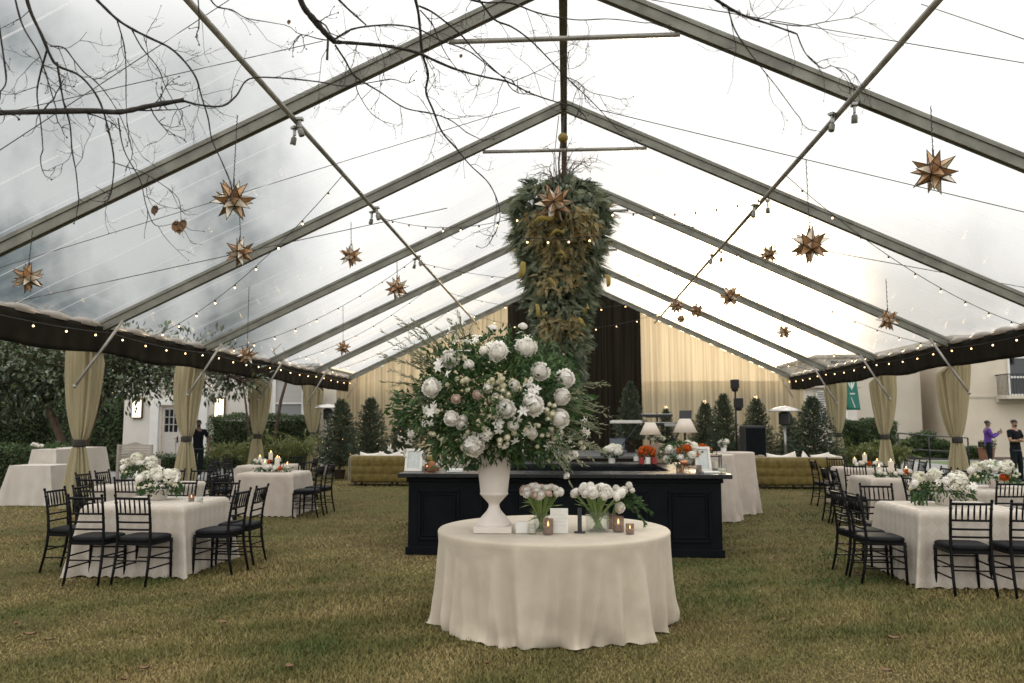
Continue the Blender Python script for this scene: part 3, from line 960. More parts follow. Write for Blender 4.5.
def louver_building():
    b = thing('pale_outbuilding', 'pale building with white louvred shutters behind the rear right corner of the tent', 'building', (12.5, 40, 0))
    o = Vector((12.5, 40, 0))
    L_ = lambda p: tuple(Vector(p) - o)
    MB().box(L_((12.4, 43, 1.7)), (3.4, 6, 3.4)).build('wall', M['white_wall'], b)
    MB().add([L_(p) for p in [(10.5, 39.7, 3.4), (14.3, 39.7, 3.4), (14.3, 46.3, 3.4), (10.5, 46.3, 3.4), (11.6, 43, 3.5), (13.3, 43, 3.5)]],
             [(0, 1, 5, 4), (1, 2, 5), (2, 3, 4, 5), (3, 0, 4), (0, 3, 2, 1)]).build('roof', M['roof'], b)
    for x in (12.5, 13.25):
        f = MB()
        for sx in (-1, 1): f.box(L_((x + sx * .32, 39.95, 2.55)), (.07, .1, 1.4))
        for z in (1.88, 2.55, 3.22): f.box(L_((x, 39.95, z)), (.66, .1, .08))
        for i in range(15): f.box(L_((x, 39.96, 1.96 + .083 * i)), (.6, .06, .035))
        ff = f.build('shutter', M['trim'], b)
        MB().box(L_((x, 39.99, 2.55)), (.6, .015, 1.3)).build('shutter_back', M['stage'], ff)
louver_building()
def rear_building():
    b = thing('garden_wall', 'long rendered wall standing behind the tent end curtains', 'wall', (-1.9, 37.5, 0))
    MB().box((0, .2, 1.75), (24.2, .4, 3.5)).build('masonry', M['cream_wall2'], b)
    MB().box((0, .2, 3.56), (24.4, .6, .12)).build('coping', M['trim'], b)
rear_building()

# ------------------------------------------------------------------ flowers
def petal(m, r, phi, half, amax, opn, mi=0, nv=5, nu=5, wav=0.0, ph=0.0):
    rows = []
    for j in range(nv):
        v = j / (nv - 1)
        al = v * amax
        rad = r * (1 + opn * v * v)
        row = []
        for i in range(nu):
            u = -1 + 2 * i / (nu - 1)
            w = half * math.sin(PI * (0.12 + 0.70 * v)) * u
            rr = rad * (1 + wav * math.sin(u * 4 + ph) * v - .06 * u * u * v)
            a2 = al - .16 * u * u * v
            row.append((rr * math.sin(a2) * math.cos(phi + w), rr * math.sin(a2) * math.sin(phi + w), -rr * math.cos(a2)))
        rows.append(row)
    m.grid(rows, mi=mi)
def rose_mesh(name, r, mats, seed, layers=6, opn=.12):
    """a full peony-like bloom: rings of small ruffled petals, each lifting off the one inside it"""
    rnd = random.Random(seed)
    m = MB()
    rings = layers + 2
    for l in range(rings):
        t = l / (rings - 1)
        th = R(12 + 100 * t)                       # polar angle of the ring's petal middles
        n = max(4, int(3 + 9 * math.sin(th)))
        for k in range(n):
            phi = 2 * PI * (k + .5 * (l % 2)) / n + rnd.uniform(-.25, .25)
            ln = R(rnd.uniform(34, 50))
            hw = rnd.uniform(.30, .44)
            lift = rnd.uniform(.03, .14) + opn * t
            ph = rnd.random() * 6
            rows = []
            for j in range(5):
                v = j / 4
                al = th + ln * (.55 - v)           # the tip points to the flower's top
                rad = r * (.74 + .06 * t + lift * v * v * 1.5 + rnd.uniform(-.01, .01))
                row = []
                for i in range(5):
                    u = -1 + 2 * i / 4
                    w = hw * math.sin(PI * (.16 + .62 * v)) * u / max(.35, math.sin(max(.2, al)))
                    rr = rad * (1 + .05 * math.sin(u * 5 + ph) * v + .05 * u * u * v)
                    a2 = al + .10 * u * u * v
                    row.append((rr * math.sin(a2) * math.cos(phi + w), rr * math.sin(a2) * math.sin(phi + w), rr * math.cos(a2)))
                rows.append(row)
            m.grid(rows)
    m.ball((0, 0, 0), r * .70, 12, 8)
    return m.mesh(name, mats, True)
def star_mesh(name, r, mats, n=6, seed=0):
    rnd = random.Random(seed)
    m = MB()
    for k in range(n):
        a = 2 * PI * k / n + rnd.uniform(-.15, .15)
        rows = []
        tilt = rnd.uniform(.2, .7)
        for j in range(5):
            v = j / 4
            d = r * v
            z = r * (tilt * v - .45 * v * v)
            w = r * .24 * math.sin(PI * (.1 + .86 * v))
            ca, sa = math.cos(a), math.sin(a)
            rows.append([(d * ca - w * q * sa, d * sa + w * q * ca, z + abs(q) * w * .35) for q in (-1, 0, 1)])
        m.grid(rows)
    for k in range(4):
        a = rnd.random() * 6.28
        m.tube([(0, 0, 0), (r * .15 * math.cos(a), r * .15 * math.sin(a), r * .5)], r * .025, 4)
    return m.mesh(name, mats, True)
def hydrangea_mesh(name, r, mat, seed, n=130):
    g = np.random.default_rng(seed)
    c = unit(g.normal(size=(n, 3)))
    c[:, 2] = np.where(c[:, 2] < -.5, -c[:, 2], c[:, 2])
    P, D, N, v = [], [], [], []
    t1 = unit(np.cross(c, g.normal(size=(n, 3))))
    t2 = np.cross(c, t1)
    ctr = c * (r * g.uniform(.80, 1.02, n))[:, None]
    var = g.random(n)
    for k in range(4):
        a = PI / 2 * k
        d = t1 * math.cos(a) + t2 * math.sin(a) + c * .35
        P.append(ctr); D.append(d); N.append(c); v.append(var)
    P, D, N, v = map(np.concatenate, (P, D, N, v))
    V, F, vv = leaf_data(P, D, r * .30, r * .27, .12, N, v)
    return np_mesh(name, V, F, mat, vv)
ROSES = [rose_mesh('rose', 1.0, M['petal'], k) for k in range(4)]
PINK = rose_mesh('rose', 1.0, M['petal_pink'], 21, 5, .1)
BUDS = [rose_mesh('bud', 1.0, M['petal_cream'], 30 + k, 3, .05) for k in range(2)]
ORANGE = rose_mesh('bloom', 1.0, M['orange'], 40, 5, .3)
STARS = [star_mesh('lily', 1.0, M['petal'], 6, k) for k in range(3)]
HYD = [hydrangea_mesh('hydrangea', 1.0, M['petal_var'], k) for k in range(3)]
def bloom(name, me, parent, p, r, d):
    o = link(name, me, parent, p)
    o.scale = (r, r, r)
    q = Vector(d).to_track_quat('Z', 'Y')
    o.rotation_euler = (q @ Vector((0, 0, 1)).rotation_difference(Vector((0, 0, 1)))).to_euler()
    return o
def rand_dir(rnd, up=0.0):
    while True:
        d = Vector((rnd.uniform(-1, 1), rnd.uniform(-1, 1), rnd.uniform(-1, 1)))
        if .1 < d.length < 1:
            d.normalize()
            d.z += up
            return d.normalized()

# ------------------------------------------------------------------ round cloth table with the big urn
TC = Vector((-.115, 7.02, 0))
def round_cloth(name, label, c, Rr, h, mat, seed, flare=.02, nf=(15, 27, 43), amp=.045, n=360, cat='tablecloth', group=None):
    rnd = random.Random(seed)
    ph = [rnd.random() * 6.28 for _ in range(12)]
    rows = []
    for r in (0.02, .25, .5, .75, .93): rows.append([(Rr * r * math.cos(2 * PI * i / n), Rr * r * math.sin(2 * PI * i / n), h) for i in range(n)])
    for k in range(3):
        t = PI / 2 * (k + 1) / 3
        rr = Rr - .022 + .022 * math.sin(t)
        rows.append([(rr * math.cos(2 * PI * i / n), rr * math.sin(2 * PI * i / n), h - .022 + .022 * math.cos(t)) for i in range(n)])
    nfold = int(nf[0] * 1.9)
    FO = []
    for j in range(nfold):
        FO.append((2 * PI * (j + rnd.uniform(-.42, .42)) / nfold, rnd.uniform(-.10, .10), rnd.uniform(.20, .48) * 2 * PI / nfold, rnd.uniform(.2, 1.2) * amp * 1.25, rnd.uniform(.0, .45)))
    ns = 26
    for k in range(1, ns + 1):
        s = k / ns
        row = []
        for i in range(n):
            a = 2 * PI * i / n
            f = 0
            for th, dr, w, hh, s0 in FO:
                d = (a - th - dr * s * s + PI) % (2 * PI) - PI
                ww = w * (.75 + .45 * s)
                if abs(d) < 3 * ww: f += hh * max(0, (s - s0 * .5) / (1 - s0 * .5)) ** .8 * math.exp(-(d / ww) ** 2)
            g = math.sin(9 * a + ph[3] + 5 * s) * math.sin(17 * a + ph[4] - 7 * s) * max(0, s - .65) * 1.1
            rr = Rr + flare * s + f - amp * .74 * s + amp * .8 * g + .003 * math.sin(60 * a + ph[1]) * s
            z = h - .022 - (h - .022) * s
            if s > .88:
                u = (s - .88) / .12
                rr += .022 * u * math.sin(19 * a + ph[7]) * math.sin(7 * a + ph[10]) + .02 * u * math.sin(5 * a + ph[8])
                z = max(.004 + .010 * (1 + math.sin(13 * a + ph[9]) * math.sin(29 * a + ph[11])) * u, z)
            row.append((rr * math.cos(a), rr * math.sin(a), z))
        rows.append(row)
    o = MB().grid(rows, closed=True).build(name, mat, smooth=True, loc=c)
    return tag(o, label, cat, group)
def round_table(c, Rr, h, label):
    t = thing('round_table', label, 'table', c)
    MB().lathe([(0.0, h - .03), (Rr - .03, h - .03), (Rr - .03, h - .004), (0, h - .004)], 40).build('tabletop', M['tan_wood'], t)
    for k in range(4):
        a = PI / 4 + k * PI / 2
        MB().tube([(Rr * .6 * math.cos(a), Rr * .6 * math.sin(a), h - .03), (Rr * .68 * math.cos(a), Rr * .68 * math.sin(a), .02)], .018, 8).build('leg', M['black_metal'], t)
round_table(TC, .98, .76, 'round table under a floor length linen cloth in the middle of the lawn')
round_cloth('tablecloth', 'plain pale linen cloth falling in folds to the grass, on the large round centre table', TC, .99, .765, M['linen'], 5, flare=.0, nf=(27, 39, 57), amp=.085)
TZ = .768

def urn():
    p = at(494, 530, 6.72)
    t = thing('urn', 'tall chalky white flared urn holding the huge flower arrangement', 'urn', (p.x, p.y, TZ))
    MB().box((0, 0, .025), (.31, .31, .05)).build('plinth', M['urn'], t, bevel=.006)
    prof = [(.145, .05), (.148, .062), (.140, .075), (.120, .10), (.090, .135), (.062, .165), (.048, .19), (.043, .212), (.048, .228), (.068, .25), (.088, .272), (.104, .290),
            (.116, .300), (.118, .312), (.113, .318), (.115, .33), (.125, .42), (.136, .52), (.148, .62), (.156, .685), (.161, .70), (.161, .712), (.152, .712), (.132, .69), (.12, .55), (0.0, .54)]
    MB().lathe(prof, 40).build('body', M['urn'], t, auto=50)
    return p
UP = urn()
def spray(m, stemM, start, ctrl, end, nleaf, ll, rnd, P, D, thick=.004):
    pts = []
    for i in range(13):
        t = i / 12
        pts.append(start * (1 - t) ** 2 + ctrl * 2 * t * (1 - t) + end * t * t)
    m.tube(pts, [thick * (1 - .7 * i / 12) for i in range(13)], 5)
    for k in range(nleaf):
        t = .25 + .75 * k / nleaf
        i = min(11, int(t * 12))
        p = pts[i].lerp(pts[i + 1], t * 12 - i)
        d = (pts[i + 1] - pts[i]).normalized()
        P.append(p)
        D.append(d * 1.0 + rand_dir(rnd) * .62)
def big_arrangement():
    rnd = random.Random(4)
    base = Vector((UP.x, UP.y, TZ + .70))
    t = thing('flower_arrangement', 'huge arrangement of white roses, cream buds and trailing greenery in the white urn', 'flowers', base)
    ctr = at(492, 402, 6.72) - base
    ax = Vector((.70, .58, .52))
    # foliage
    n = 8600
    g = np.random.default_rng(5)
    d = unit(g.normal(size=(n, 3)))
    lump = 1 + .16 * np.sin(d[:, 0] * 6 + 1) * np.sin(d[:, 2] * 5 + 2) + .10 * np.sin(d[:, 0] * 13 + d[:, 1] * 11)
    rad = (0.42 + .66 * g.random(n) ** .55) * lump
    P = np.array(ctr)[None] + d * np.array(ax)[None] * rad[:, None]
    P[:, 2] -= .10 * np.maximum(0, np.abs(d[:, 0]) - .5)
    D = d + g.normal(size=(n, 3)) * .75 + np.array([[0, 0, -.15]])
    L = g.uniform(.035, .085, n)
    k = P[:, 2] > -.16
    P, D, L = P[k], D[k], L[k]
    # hanging bits over the rim and stems
    hp, hd = [], []
    hm = MB()
    for q in range(9):
        a = rnd.uniform(-2.6, -.5)
        s = Vector((.13 * math.cos(a), .13 * math.sin(a), .03))
        e = s + Vector((.10 * math.cos(a) + rnd.uniform(-.05, .05), .12 * math.sin(a), -rnd.uniform(.05, .17)))
        spray(hm, None, s, s + Vector((.08 * math.cos(a), .1 * math.sin(a), .05)), e, 18, .05, rnd, hp, hd, .003)
    for q in range(60):
        dd = rand_dir(rnd)
        dd.y = -abs(dd.y)
        e = ctr + Vector((dd.x * ax.x, dd.y * ax.y, dd.z * ax.z)) * 1.02
        hm.tube([Vector((0, 0, 0)), ctr * .6 + (e - ctr) * .3, e], [.005, .004, .002], 5)
    W_ = np.concatenate([L * g.uniform(.3, .5, len(L)), np.full(len(hp), .016)])
    leaves('foliage', np.concatenate([P, np.array(hp)]), np.concatenate([D, np.array(hd)]), np.concatenate([L, np.full(len(hp), .06)]), W_, M['leaf'], t, .2)
    hm.build('stem_cluster', M['stem'], t, smooth=True)
    # pale willowy sprays
    SP = [((384, 340), 6.5), ((396, 322), 6.6), ((378, 381), 6.4), ((388, 398), 6.45), ((402, 350), 6.3), ((374, 352), 6.7), ((409, 318), 6.9), ((447, 318), 6.8), ((455, 322), 6.5), ((436, 326), 6.8),
          ((617, 418), 6.3), ((605, 437), 6.2), ((598, 462), 6.1), ((614, 386), 6.4), ((590, 470), 6.1), ((609, 455), 6.4), ((577, 476), 6.1), ((600, 405), 6.2), ((392, 415), 6.6), ((404, 432), 6.5), ((413, 445), 6.6), ((420, 338), 6.5), ((412, 366), 6.4), ((418, 395), 6.3)]
    sm, sp, sd = MB(), [], []
    for (px, py), Y in SP:
        e = at(px, py, Y) - base
        e = ctr + (e - ctr) * .97
        s = ctr + (e - ctr) * .15
        c = ctr + (e - ctr) * .62 + Vector((0, 0, .13 if px > 500 else .06))
        spray(sm, None, s, c, e, 30, .05, rnd, sp, sd, .0045)
        for b in range(3):
            f = rnd.uniform(.55, .8)
            s2 = ctr + (e - ctr) * f + Vector((0, 0, .03))
            e2 = s2 + (e - ctr) * rnd.uniform(.2, .34) + Vector((rnd.uniform(-.09, .09), rnd.uniform(-.09, .09), rnd.uniform(-.09, .09)))
            spray(sm, None, s2, (s2 + e2) * .5 + Vector((0, 0, .02)), e2, 13, .04, rnd, sp, sd, .003)
    sm.build('spray_stems', M['leaf_pale'], t, smooth=True)
    leaves('spray_leaves', np.array(sp), np.array(sd), g.uniform(.03, .06, len(sp)), g.uniform(.008, .014, len(sp)), M['leaf_pale'], t)
    # blooms, on the camera side of the mass
    def front(px, py, out=1.0):
        lo, hi = 5.2, 6.9
        best = None
        for i in range(60):
            Y = lo + (hi - lo) * i / 59
            q = at(px, py, Y) - base - ctr
            f = (q.x / ax.x) ** 2 + (q.y / ax.y) ** 2 + (q.z / ax.z) ** 2
            if f < 1.0 * out: return q + ctr, Vector((q.x / ax.x ** 2, q.y / ax.y ** 2, q.z / ax.z ** 2)).normalized()
            if best is None or f < best[0]: best = (f, q)
        q = best[1]
        return q + ctr, Vector((q.x / ax.x ** 2, q.y / ax.y ** 2, q.z / ax.z ** 2)).normalized()
    RS = [(452, 362, 8.5), (435, 389, 9), (454, 417, 7), (474, 441, 9.5), (505, 408, 9.5), (531, 405, 8.5), (538, 374, 9), (561, 381, 8.5), (558, 397, 8.5), (556, 417, 9), (498, 356, 9), (525, 352, 8.5), (565, 452, 6), (470, 368, 5)]
    for k, (px, py, r) in enumerate(RS):
        p, nn = front(px, py)
        f = (nn + Vector((0, -.7, .1)) + rand_dir(rnd) * .35).normalized()
        bloom('rose', ROSES[k % 4], t, p + nn * .04, r * 6.2 / 800 * 1.08 * rnd.uniform(.85, 1.15), f)
    for k in range(22):
        px, py = rnd.gauss(495, 42), rnd.gauss(400, 30)
        p, nn = front(px, py)
        bloom('rose', ROSES[k % 4], t, p + nn * rnd.uniform(.0, .04), rnd.uniform(.026, .042), (nn + rand_dir(rnd) * .5).normalized())
    for px, py in ((457, 399), (478, 395)):
        p, nn = front(px, py)
        bloom('rose', PINK, t, p + nn * .02, .036, nn)
    for px, py in ((486, 402), (553, 430), (544, 437)):
        p, nn = front(px, py)
    BC = [((501, 389), 13, 14), ((487, 420), 13, 12), ((538, 428), 14, 14), ((440, 436), 8, 5), ((515, 388), 12, 10), ((547, 440), 12, 7), ((505, 440), 14, 7), ((470, 375), 20, 6), ((468, 350), 22, 6), ((575, 440), 8, 4), ((548, 405), 10, 6)]
    for (cx, cy), spread, nb in BC:
        for k in range(nb):
            p, nn = front(cx + rnd.gauss(0, spread * .6), cy + rnd.gauss(0, spread * .55))
            bloom('bud', BUDS[k % 2], t, p + nn * rnd.uniform(.0, .05), rnd.uniform(.017, .027), (nn + rand_dir(rnd) * .4).normalized())
    SC = [((432, 412), 9, 9), ((470, 350), 10, 7), ((525, 347), 9, 8), ((515, 425), 18, 8), ((560, 438), 12, 9), ((530, 390), 8, 6), ((415, 430), 9, 6), ((455, 335), 9, 6), ((405, 445), 7, 5), ((580, 420), 8, 4), ((445, 370), 12, 7), ((480, 432), 14, 5), ((585, 432), 8, 4), ((500, 350), 10, 6)]
    for (cx, cy), spread, nb in SC:
        for k in range(nb):
            p, nn = front(cx + rnd.gauss(0, spread * .6), cy + rnd.gauss(0, spread * .6))
            bloom('lily', STARS[k % 3], t, p + nn * rnd.uniform(.02, .08), rnd.uniform(.032, .052), (nn + rand_dir(rnd) * .6).normalized())
    for px, py in ((548, 440), (553, 441)):
        p, nn = front(px, py)
        bloom('small_orange_bloom', ORANGE, t, p + nn * .02, .016, nn)
big_arrangement()

def candle_votive(name, label, p, r, h, mat, lit=True, group=None, cat='candle'):
    t = thing(name, label, cat, p, 0, group)
    MB().lathe([(0, 0), (r * .92, 0), (r, h * .06), (r, h), (r * .93, h), (r * .92, h * .08), (0, h * .08)], 20).build('glass_cup', mat, t, smooth=False, auto=40)
    MB().lathe([(0, h * .09), (r * .88, h * .09), (r * .88, h * .5), (0, h * .5)], 16).build('wax', M['wax'], t, auto=40)
    if lit:
        MB().lathe([(0.0005, h * .52), (r * .16, h * .60), (r * .13, h * .70), (0.0005, h * .86)], 8).build('flame', M['flame'], t, smooth=True)
    return t
def on_table(px, Y, z=TZ):
    p = at(px, 500, Y)
    return Vector((p.x, p.y, z))
candle_votive('votive_candle', 'smoky glass votive candle beside the white card on the round table', on_table(548, 6.55), .042, .125, M['smoke_glass'], group='votive candles on the round table')
candle_votive('votive_candle', 'larger smoky votive candle right of the square flower vase on the round table', on_table(618, 6.75), .047, .125, M['smoke_glass'], group='votive candles on the round table')
candle_votive('votive_candle', 'smallest smoky votive candle, nearest the right edge of the round table', on_table(629.5, 6.62), .034, .082, M['smoke_glass'], group='votive candles on the round table')
candle_votive('tumbler', 'small clear cut glass tumbler in front of the left vase on the round table', on_table(532, 6.58), .033, .08, M['glass'], lit=False, cat='glass')
o = MB().box((0, 0, .045), (.10, .06, .09)).build('gift_box', M['card'], None, bevel=.004, loc=on_table(521.5, 6.62))
o.rotation_euler = (0, 0, .12)
tag(o, 'small plain white box between the urn and the glass tumbler', 'box')
def card():
    t = thing('place_card', 'white square card block standing between the two flower vases', 'card', on_table(559, 6.62))
    MB().box((0, 0, .10), (.145, .025, .20)).build('card_face', M['card'], t, bevel=.003)
    m = MB()
    rnd = random.Random(3)
    for r_ in range(4):
        x = -.045
        while x < .04:
            w = rnd.uniform(.008, .018)
            m.box((x + w / 2, -.0135, .15 - .028 * r_), (w, .001, .005))
            x += w + .006
    m.build('faint_lettering', pmat('pale_ink', (.5, .49, .45)), t)
card()
o = MB().box((0, 0, .10), (.035, .012, .20)).box((0, .0, .005), (.09, .07, .01)).build('acrylic_stand', M['black_plastic'], None, bevel=.002, loc=on_table(579.5, 6.68))
tag(o, 'narrow dark acrylic stand just left of the square flower vase', 'stand')

def vase_flowers(label, p, square, rv, hv, heads, seed, spread, hh, me_set, r_head, vlabel):
    rnd = random.Random(seed)
    v = thing('glass_vase', vlabel, 'vase', p, 0, 'glass vases on the round table')
    m = MB()
    if square:
        s2 = rv * 1.3
        m.lathe([(0, 0), (s2, 0), (s2, hv), (s2 * .93, hv), (s2 * .93, .012), (0, .012)], 4, rot0=PI / 4 + .2)
    else:
        m.lathe([(0, 0), (rv, 0), (rv, hv), (rv * .94, hv), (rv * .94, .012), (0, .012)], 28)
    m.build('glass_body', M['glass'], v, auto=40)
    t = thing('flower_bunch', label, 'flowers', p + Vector((0, 0, .014)), 0, 'white flower bunches in glass vases')
    sm = MB()
    P, D = [], []
    for k in range(heads):
        a = rnd.random() * 2 * PI
        q = math.sqrt(rnd.random())
        e = Vector((spread * q * math.cos(a) * 1.15, spread * q * math.sin(a), hh * (1.03 - .17 * q * q) + rnd.uniform(-.015, .015)))
        s = Vector((-rv * .7 * math.cos(a) * rnd.random(), -rv * .7 * math.sin(a) * rnd.random(), .0))
        mid = Vector((e.x * .28, e.y * .28, hv * .95))
        pts = []
        for i in range(7):
            u = i / 6
            pts.append(s * (1 - u) ** 2 + mid * 2 * u * (1 - u) + e * u * u)
        sm.tube(pts, .0048, 6)
        d = (pts[-1] - pts[-2]).normalized()
        d = (d + Vector((e.x, e.y, 0)) * 2.2 + rand_dir(rnd) * .3).normalized()
        bloom('bloom', me_set[k % len(me_set)], t, e + Vector((0, 0, .01)), r_head * rnd.uniform(.85, 1.12), d)
        for j in range(2):
            P.append(pts[2 + j * 2] + Vector((0, 0, 0)))
            D.append(Vector((e.x, e.y, .2)) + rand_dir(rnd) * .25)
    sm.build('stems', M['stem'], t, smooth=True)
    leaves('leaf_blades', np.array(P), np.array(D), .11, .011, pmat('tulip_leaf', (.14, .22, .05), (.26, .34, .12), rough=.5, attr=True, trans=.2), t)
    return t
vase_flowers('left bunch of creamy white blooms on bright green stems in a round glass vase', on_table(541, 6.78), False, .062, .15, 30, 3, .165, .325, [ROSES[1], PINK, ROSES[2]], .033, 'round clear glass vase of creamy blooms, left of the two vases')
vase_flowers('right bunch of pure white blooms on bright green stems in a square glass vase', on_table(597, 6.78), True, .088, .17, 30, 8, .18, .325, [ROSES[0], ROSES[3]], .037, 'square clear glass vase of white blooms, right of the two vases')
def fern_spray():
    rnd = random.Random(17)
    p = on_table(611, 6.98)
    t = thing('fern_arrangement', 'small white orchid stems with dark fern arching over the right of the round table', 'flowers', p)
    MB().lathe([(0, 0), (.04, 0), (.045, .12), (.04, .12), (.035, .01), (0, .01)], 16).build('bud_vase', M['smoke_glass'], t, auto=40)
    m, P, D = MB(), [], []
    for px, py, Y in ((650, 512, 6.9), (645, 524, 6.8), (640, 500, 7.0), (632, 496, 6.9), (628, 488, 7.0)):
        e = at(px, py, Y) - p
        spray(m, None, Vector((0, 0, .08)), Vector((e.x * .45, e.y * .5, .33)), e, 60, .05, rnd, P, D, .004)
    m.build('fern_stems', M['stem'], t, smooth=True)
    leaves('fern_fronds', np.array(P), np.array(D), .055, .018, M['leaf'], t)
    for px, py, r in ((620, 507, 4.5), (624, 490, 3.5), (629, 485, 3), (613, 492, 3.5), (632, 490, 2.5), (616, 488, 3), (621, 495, 3), (619.5, 509, 4)):
        q = at(px, py, 6.85) - p
        bloom('orchid_bloom', ROSES[0], t, q, r * 6.85 / 800, (0, -1, .4))
fern_spray()

# ------------------------------------------------------------------ square dining tables and chiavari chairs
def square_cloth(label, c, a, h, mat, seed, rot=0.0, group='cloths on the square dining tables'):
    rnd = random.Random(seed)
    ph = [rnd.random() * 6.28 for _ in range(10)]
    n = 4 * 64
    rc = .03
    rows, uv = [], []
    def outline(i, off):
        q, f = divmod(i, n // 4)
        f = f / (n // 4)
        u = -1 + 2 * f
        side = [(1, u), (-u, 1), (-1, -u), (u, -1)][q]
        nrm = [(1, 0), (0, 1), (-1, 0), (0, -1)][q]
        return side, nrm, u, q
    for r in (.02, .5, .97):
        rows.append([(outline(i, 0)[0][0] * a * r, outline(i, 0)[0][1] * a * r, h) for i in range(n)])
        uv.append([(outline(i, 0)[0][0] * a * r, outline(i, 0)[0][1] * a * r) for i in range(n)])
    rows.append([(outline(i, 0)[0][0] * a, outline(i, 0)[0][1] * a, h - .008) for i in range(n)])
    uv.append([(outline(i, 0)[0][0] * a, outline(i, 0)[0][1] * a) for i in range(n)])
    ns = 20
    for k in range(1, ns + 1):
        s = k / ns
        row, ur = [], []
        for i in range(n):
            sd, nr, u, q = outline(i, 0)
            cr = max(0, abs(u) - .72) / .28
            # at a corner the spare cloth hangs in a deep pointed fold
            cor = cr ** 1.5
            dx, dy = sd[0], sd[1]
            L = math.hypot(dx, dy)
            dx, dy = dx / L, dy / L
            f = .5 * math.sin(u * 9 + ph[q]) + .35 * math.sin(u * 17 + ph[q + 4] + s)
            out_n = .02 + .05 * s * s + .018 * s * f * (1 - cor)
            tuck = math.sin(PI * min(1, cr)) ** 2 * .075 * s
            ox = nr[0] * (out_n - tuck) * (1 - cor) + dx * cor * (.03 + .17 * s ** 1.15)
            oy = nr[1] * (out_n - tuck) * (1 - cor) + dy * cor * (.03 + .17 * s ** 1.15)
            z = h - .008 - (h - .01) * s
            if s > .92: z = max(z, .004 + .01 * (1 + math.sin(i * .9 + ph[8])))
            row.append((sd[0] * a + ox, sd[1] * a + oy, z))
            t_ = u * a + q * .11
            ur.append((t_ + 3.0 * q, s * h))
        rows.append(row); uv.append(ur)
    o = MB().grid(rows, closed=True).build('tablecloth', mat, smooth=True, loc=c)
    o.rotation_euler = (0, 0, rot)
    at_ = o.data.attributes.new('cloth_uv', 'FLOAT_VECTOR', 'POINT')
    at_.data.foreach_set('vector', np.array([(p[0], p[1], 0) for r in uv for p in r], dtype=np.float32).ravel())
    return tag(o, label, 'tablecloth', group)
def square_table(label, c, a, h, rot=0.0):
    t = thing('dining_table', label, 'table', c, rot, 'square dining tables')
    MB().box((0, 0, h - .02), (2 * a - .03, 2 * a - .03, .03)).build('tabletop', M['tan_wood'], t)
    for sx in (-1, 1):
        for sy in (-1, 1):
            MB().tube([(sx * (a - .12), sy * (a - .12), h - .03), (sx * (a - .12), sy * (a - .12), .01)], .02, 8).build('leg', M['black_metal'], t)

def chair_proto():
    t = thing('chiavari_chair', 'x', 'chair', (0, 0, 0))
    cm = M['chair']
    w0, w1, d0, d1 = .19, .17, .19, .19
    # cushion and frame; front of the seat is +Y
    rows = []
    for k in range(7):
        z = [.438, .444, .46, .476, .486, .490, .492][k]
        g = [.0, .006, .010, .006, -.010, -.05, -.14][k]
        row = []
        for i in range(32):
            a = 2 * PI * i / 32
            ca, sa = math.cos(a), math.sin(a)
            e = .42
            x = math.copysign(abs(ca) ** e, ca) * (.205 + g)
            y = math.copysign(abs(sa) ** e, sa) * (.20 + g)
            x *= 1 + .07 * (y / .2)
            row.append((x, y, z))
        rows.append(row)
    m = MB().grid(rows, closed=True)
    m.add(rows[-1], [tuple(range(32))]); m.add(rows[0], [tuple(range(32))[::-1]])
    m.build('seat', M['seat'], t, smooth=True)
    MB().beam((-.19, .185, .42), (.19, .185, .42), .022, .034).beam((-.18, -.185, .42), (.18, -.185, .42), .022, .034).beam((-.185, -.19, .42), (-.195, .19, .42), .022, .034).beam((.185, -.19, .42), (.195, .19, .42), .022, .034).build('seat_frame', cm, t)
    def ring(m, p, r):
        m.ball(p, r, 10, 6, sc=(1, 1, .55))
    for s in (-1, 1):
        m = MB().tube([(s * .195, .185, .435), (s * .196, .187, .3), (s * .198, .190, .12), (s * .200, .192, 0.0)], [.0155, .0155, .014, .0125], 10)
        for z in (.40, .30, .285, .16): ring(m, (s * .197, .188, z), .0195)
        m.build('leg', cm, t, smooth=True)
        pts = [(s * .188, -.262, .0), (s * .185, -.225, .16), (s * .182, -.198, .33), (s * .181, -.19, .45), (s * .181, -.200, .60), (s * .182, -.225, .76), (s * .184, -.258, .905)]
        m = MB().tube(pts, [.0125, .0145, .0155, .0155, .0145, .0135, .012], 10)
        m.ball((s * .1843, -.262, .917), .016, 10, 6)
        for z, y in ((.30, -.203), (.52, -.194), (.68, -.211), (.84, -.243)): ring(m, (s * .182, y, z), .019)
        m.build('leg', cm, t, smooth=True)
    def yb(z):
        zs = [.45, .60, .76, .905]; ys = [-.19, -.2, -.225, -.258]
        return float(np.interp(z, zs, ys))
    for z, r in ((.885, .0135), (.725, .011), (.64, .0105), (.565, .0105)):
        m = MB().tube([(x, yb(z) - .012 * (1 - (x / .18) ** 2), z) for x in (-.183, -.1, 0, .1, .183)], r, 8)
        m.build('back_rail', cm, t, smooth=True)
    for k in range(6):
        x = -.135 + .27 * k / 5
        b = .012 * (1 - (x / .18) ** 2)
        m = MB().tube([(x, yb(.725) - b, .725), (x, yb(.80) - b, .80), (x, yb(.885) - b, .885)], [.0065, .0095, .0065], 6)
        m.build('spindle', cm, t, smooth=True)
    for z in (.29, .17):
        for s in (-1, 1):
            MB().tube([(s * .197, .188, z), (s * .184, -.20 - (.012 if z > .2 else .03), z)], .0085, 6).build('stretcher', cm, t, smooth=True)
    for z in (.33, .22):
        MB().tube([(-.197, .188, z), (.197, .188, z)], .0085, 6).build('stretcher', cm, t, smooth=True)
    MB().tube([(-.184, -.214, .25), (.184, -.214, .25)], .0085, 6).build('stretcher', cm, t, smooth=True)
    return t
CH = chair_proto()
_first = [True]
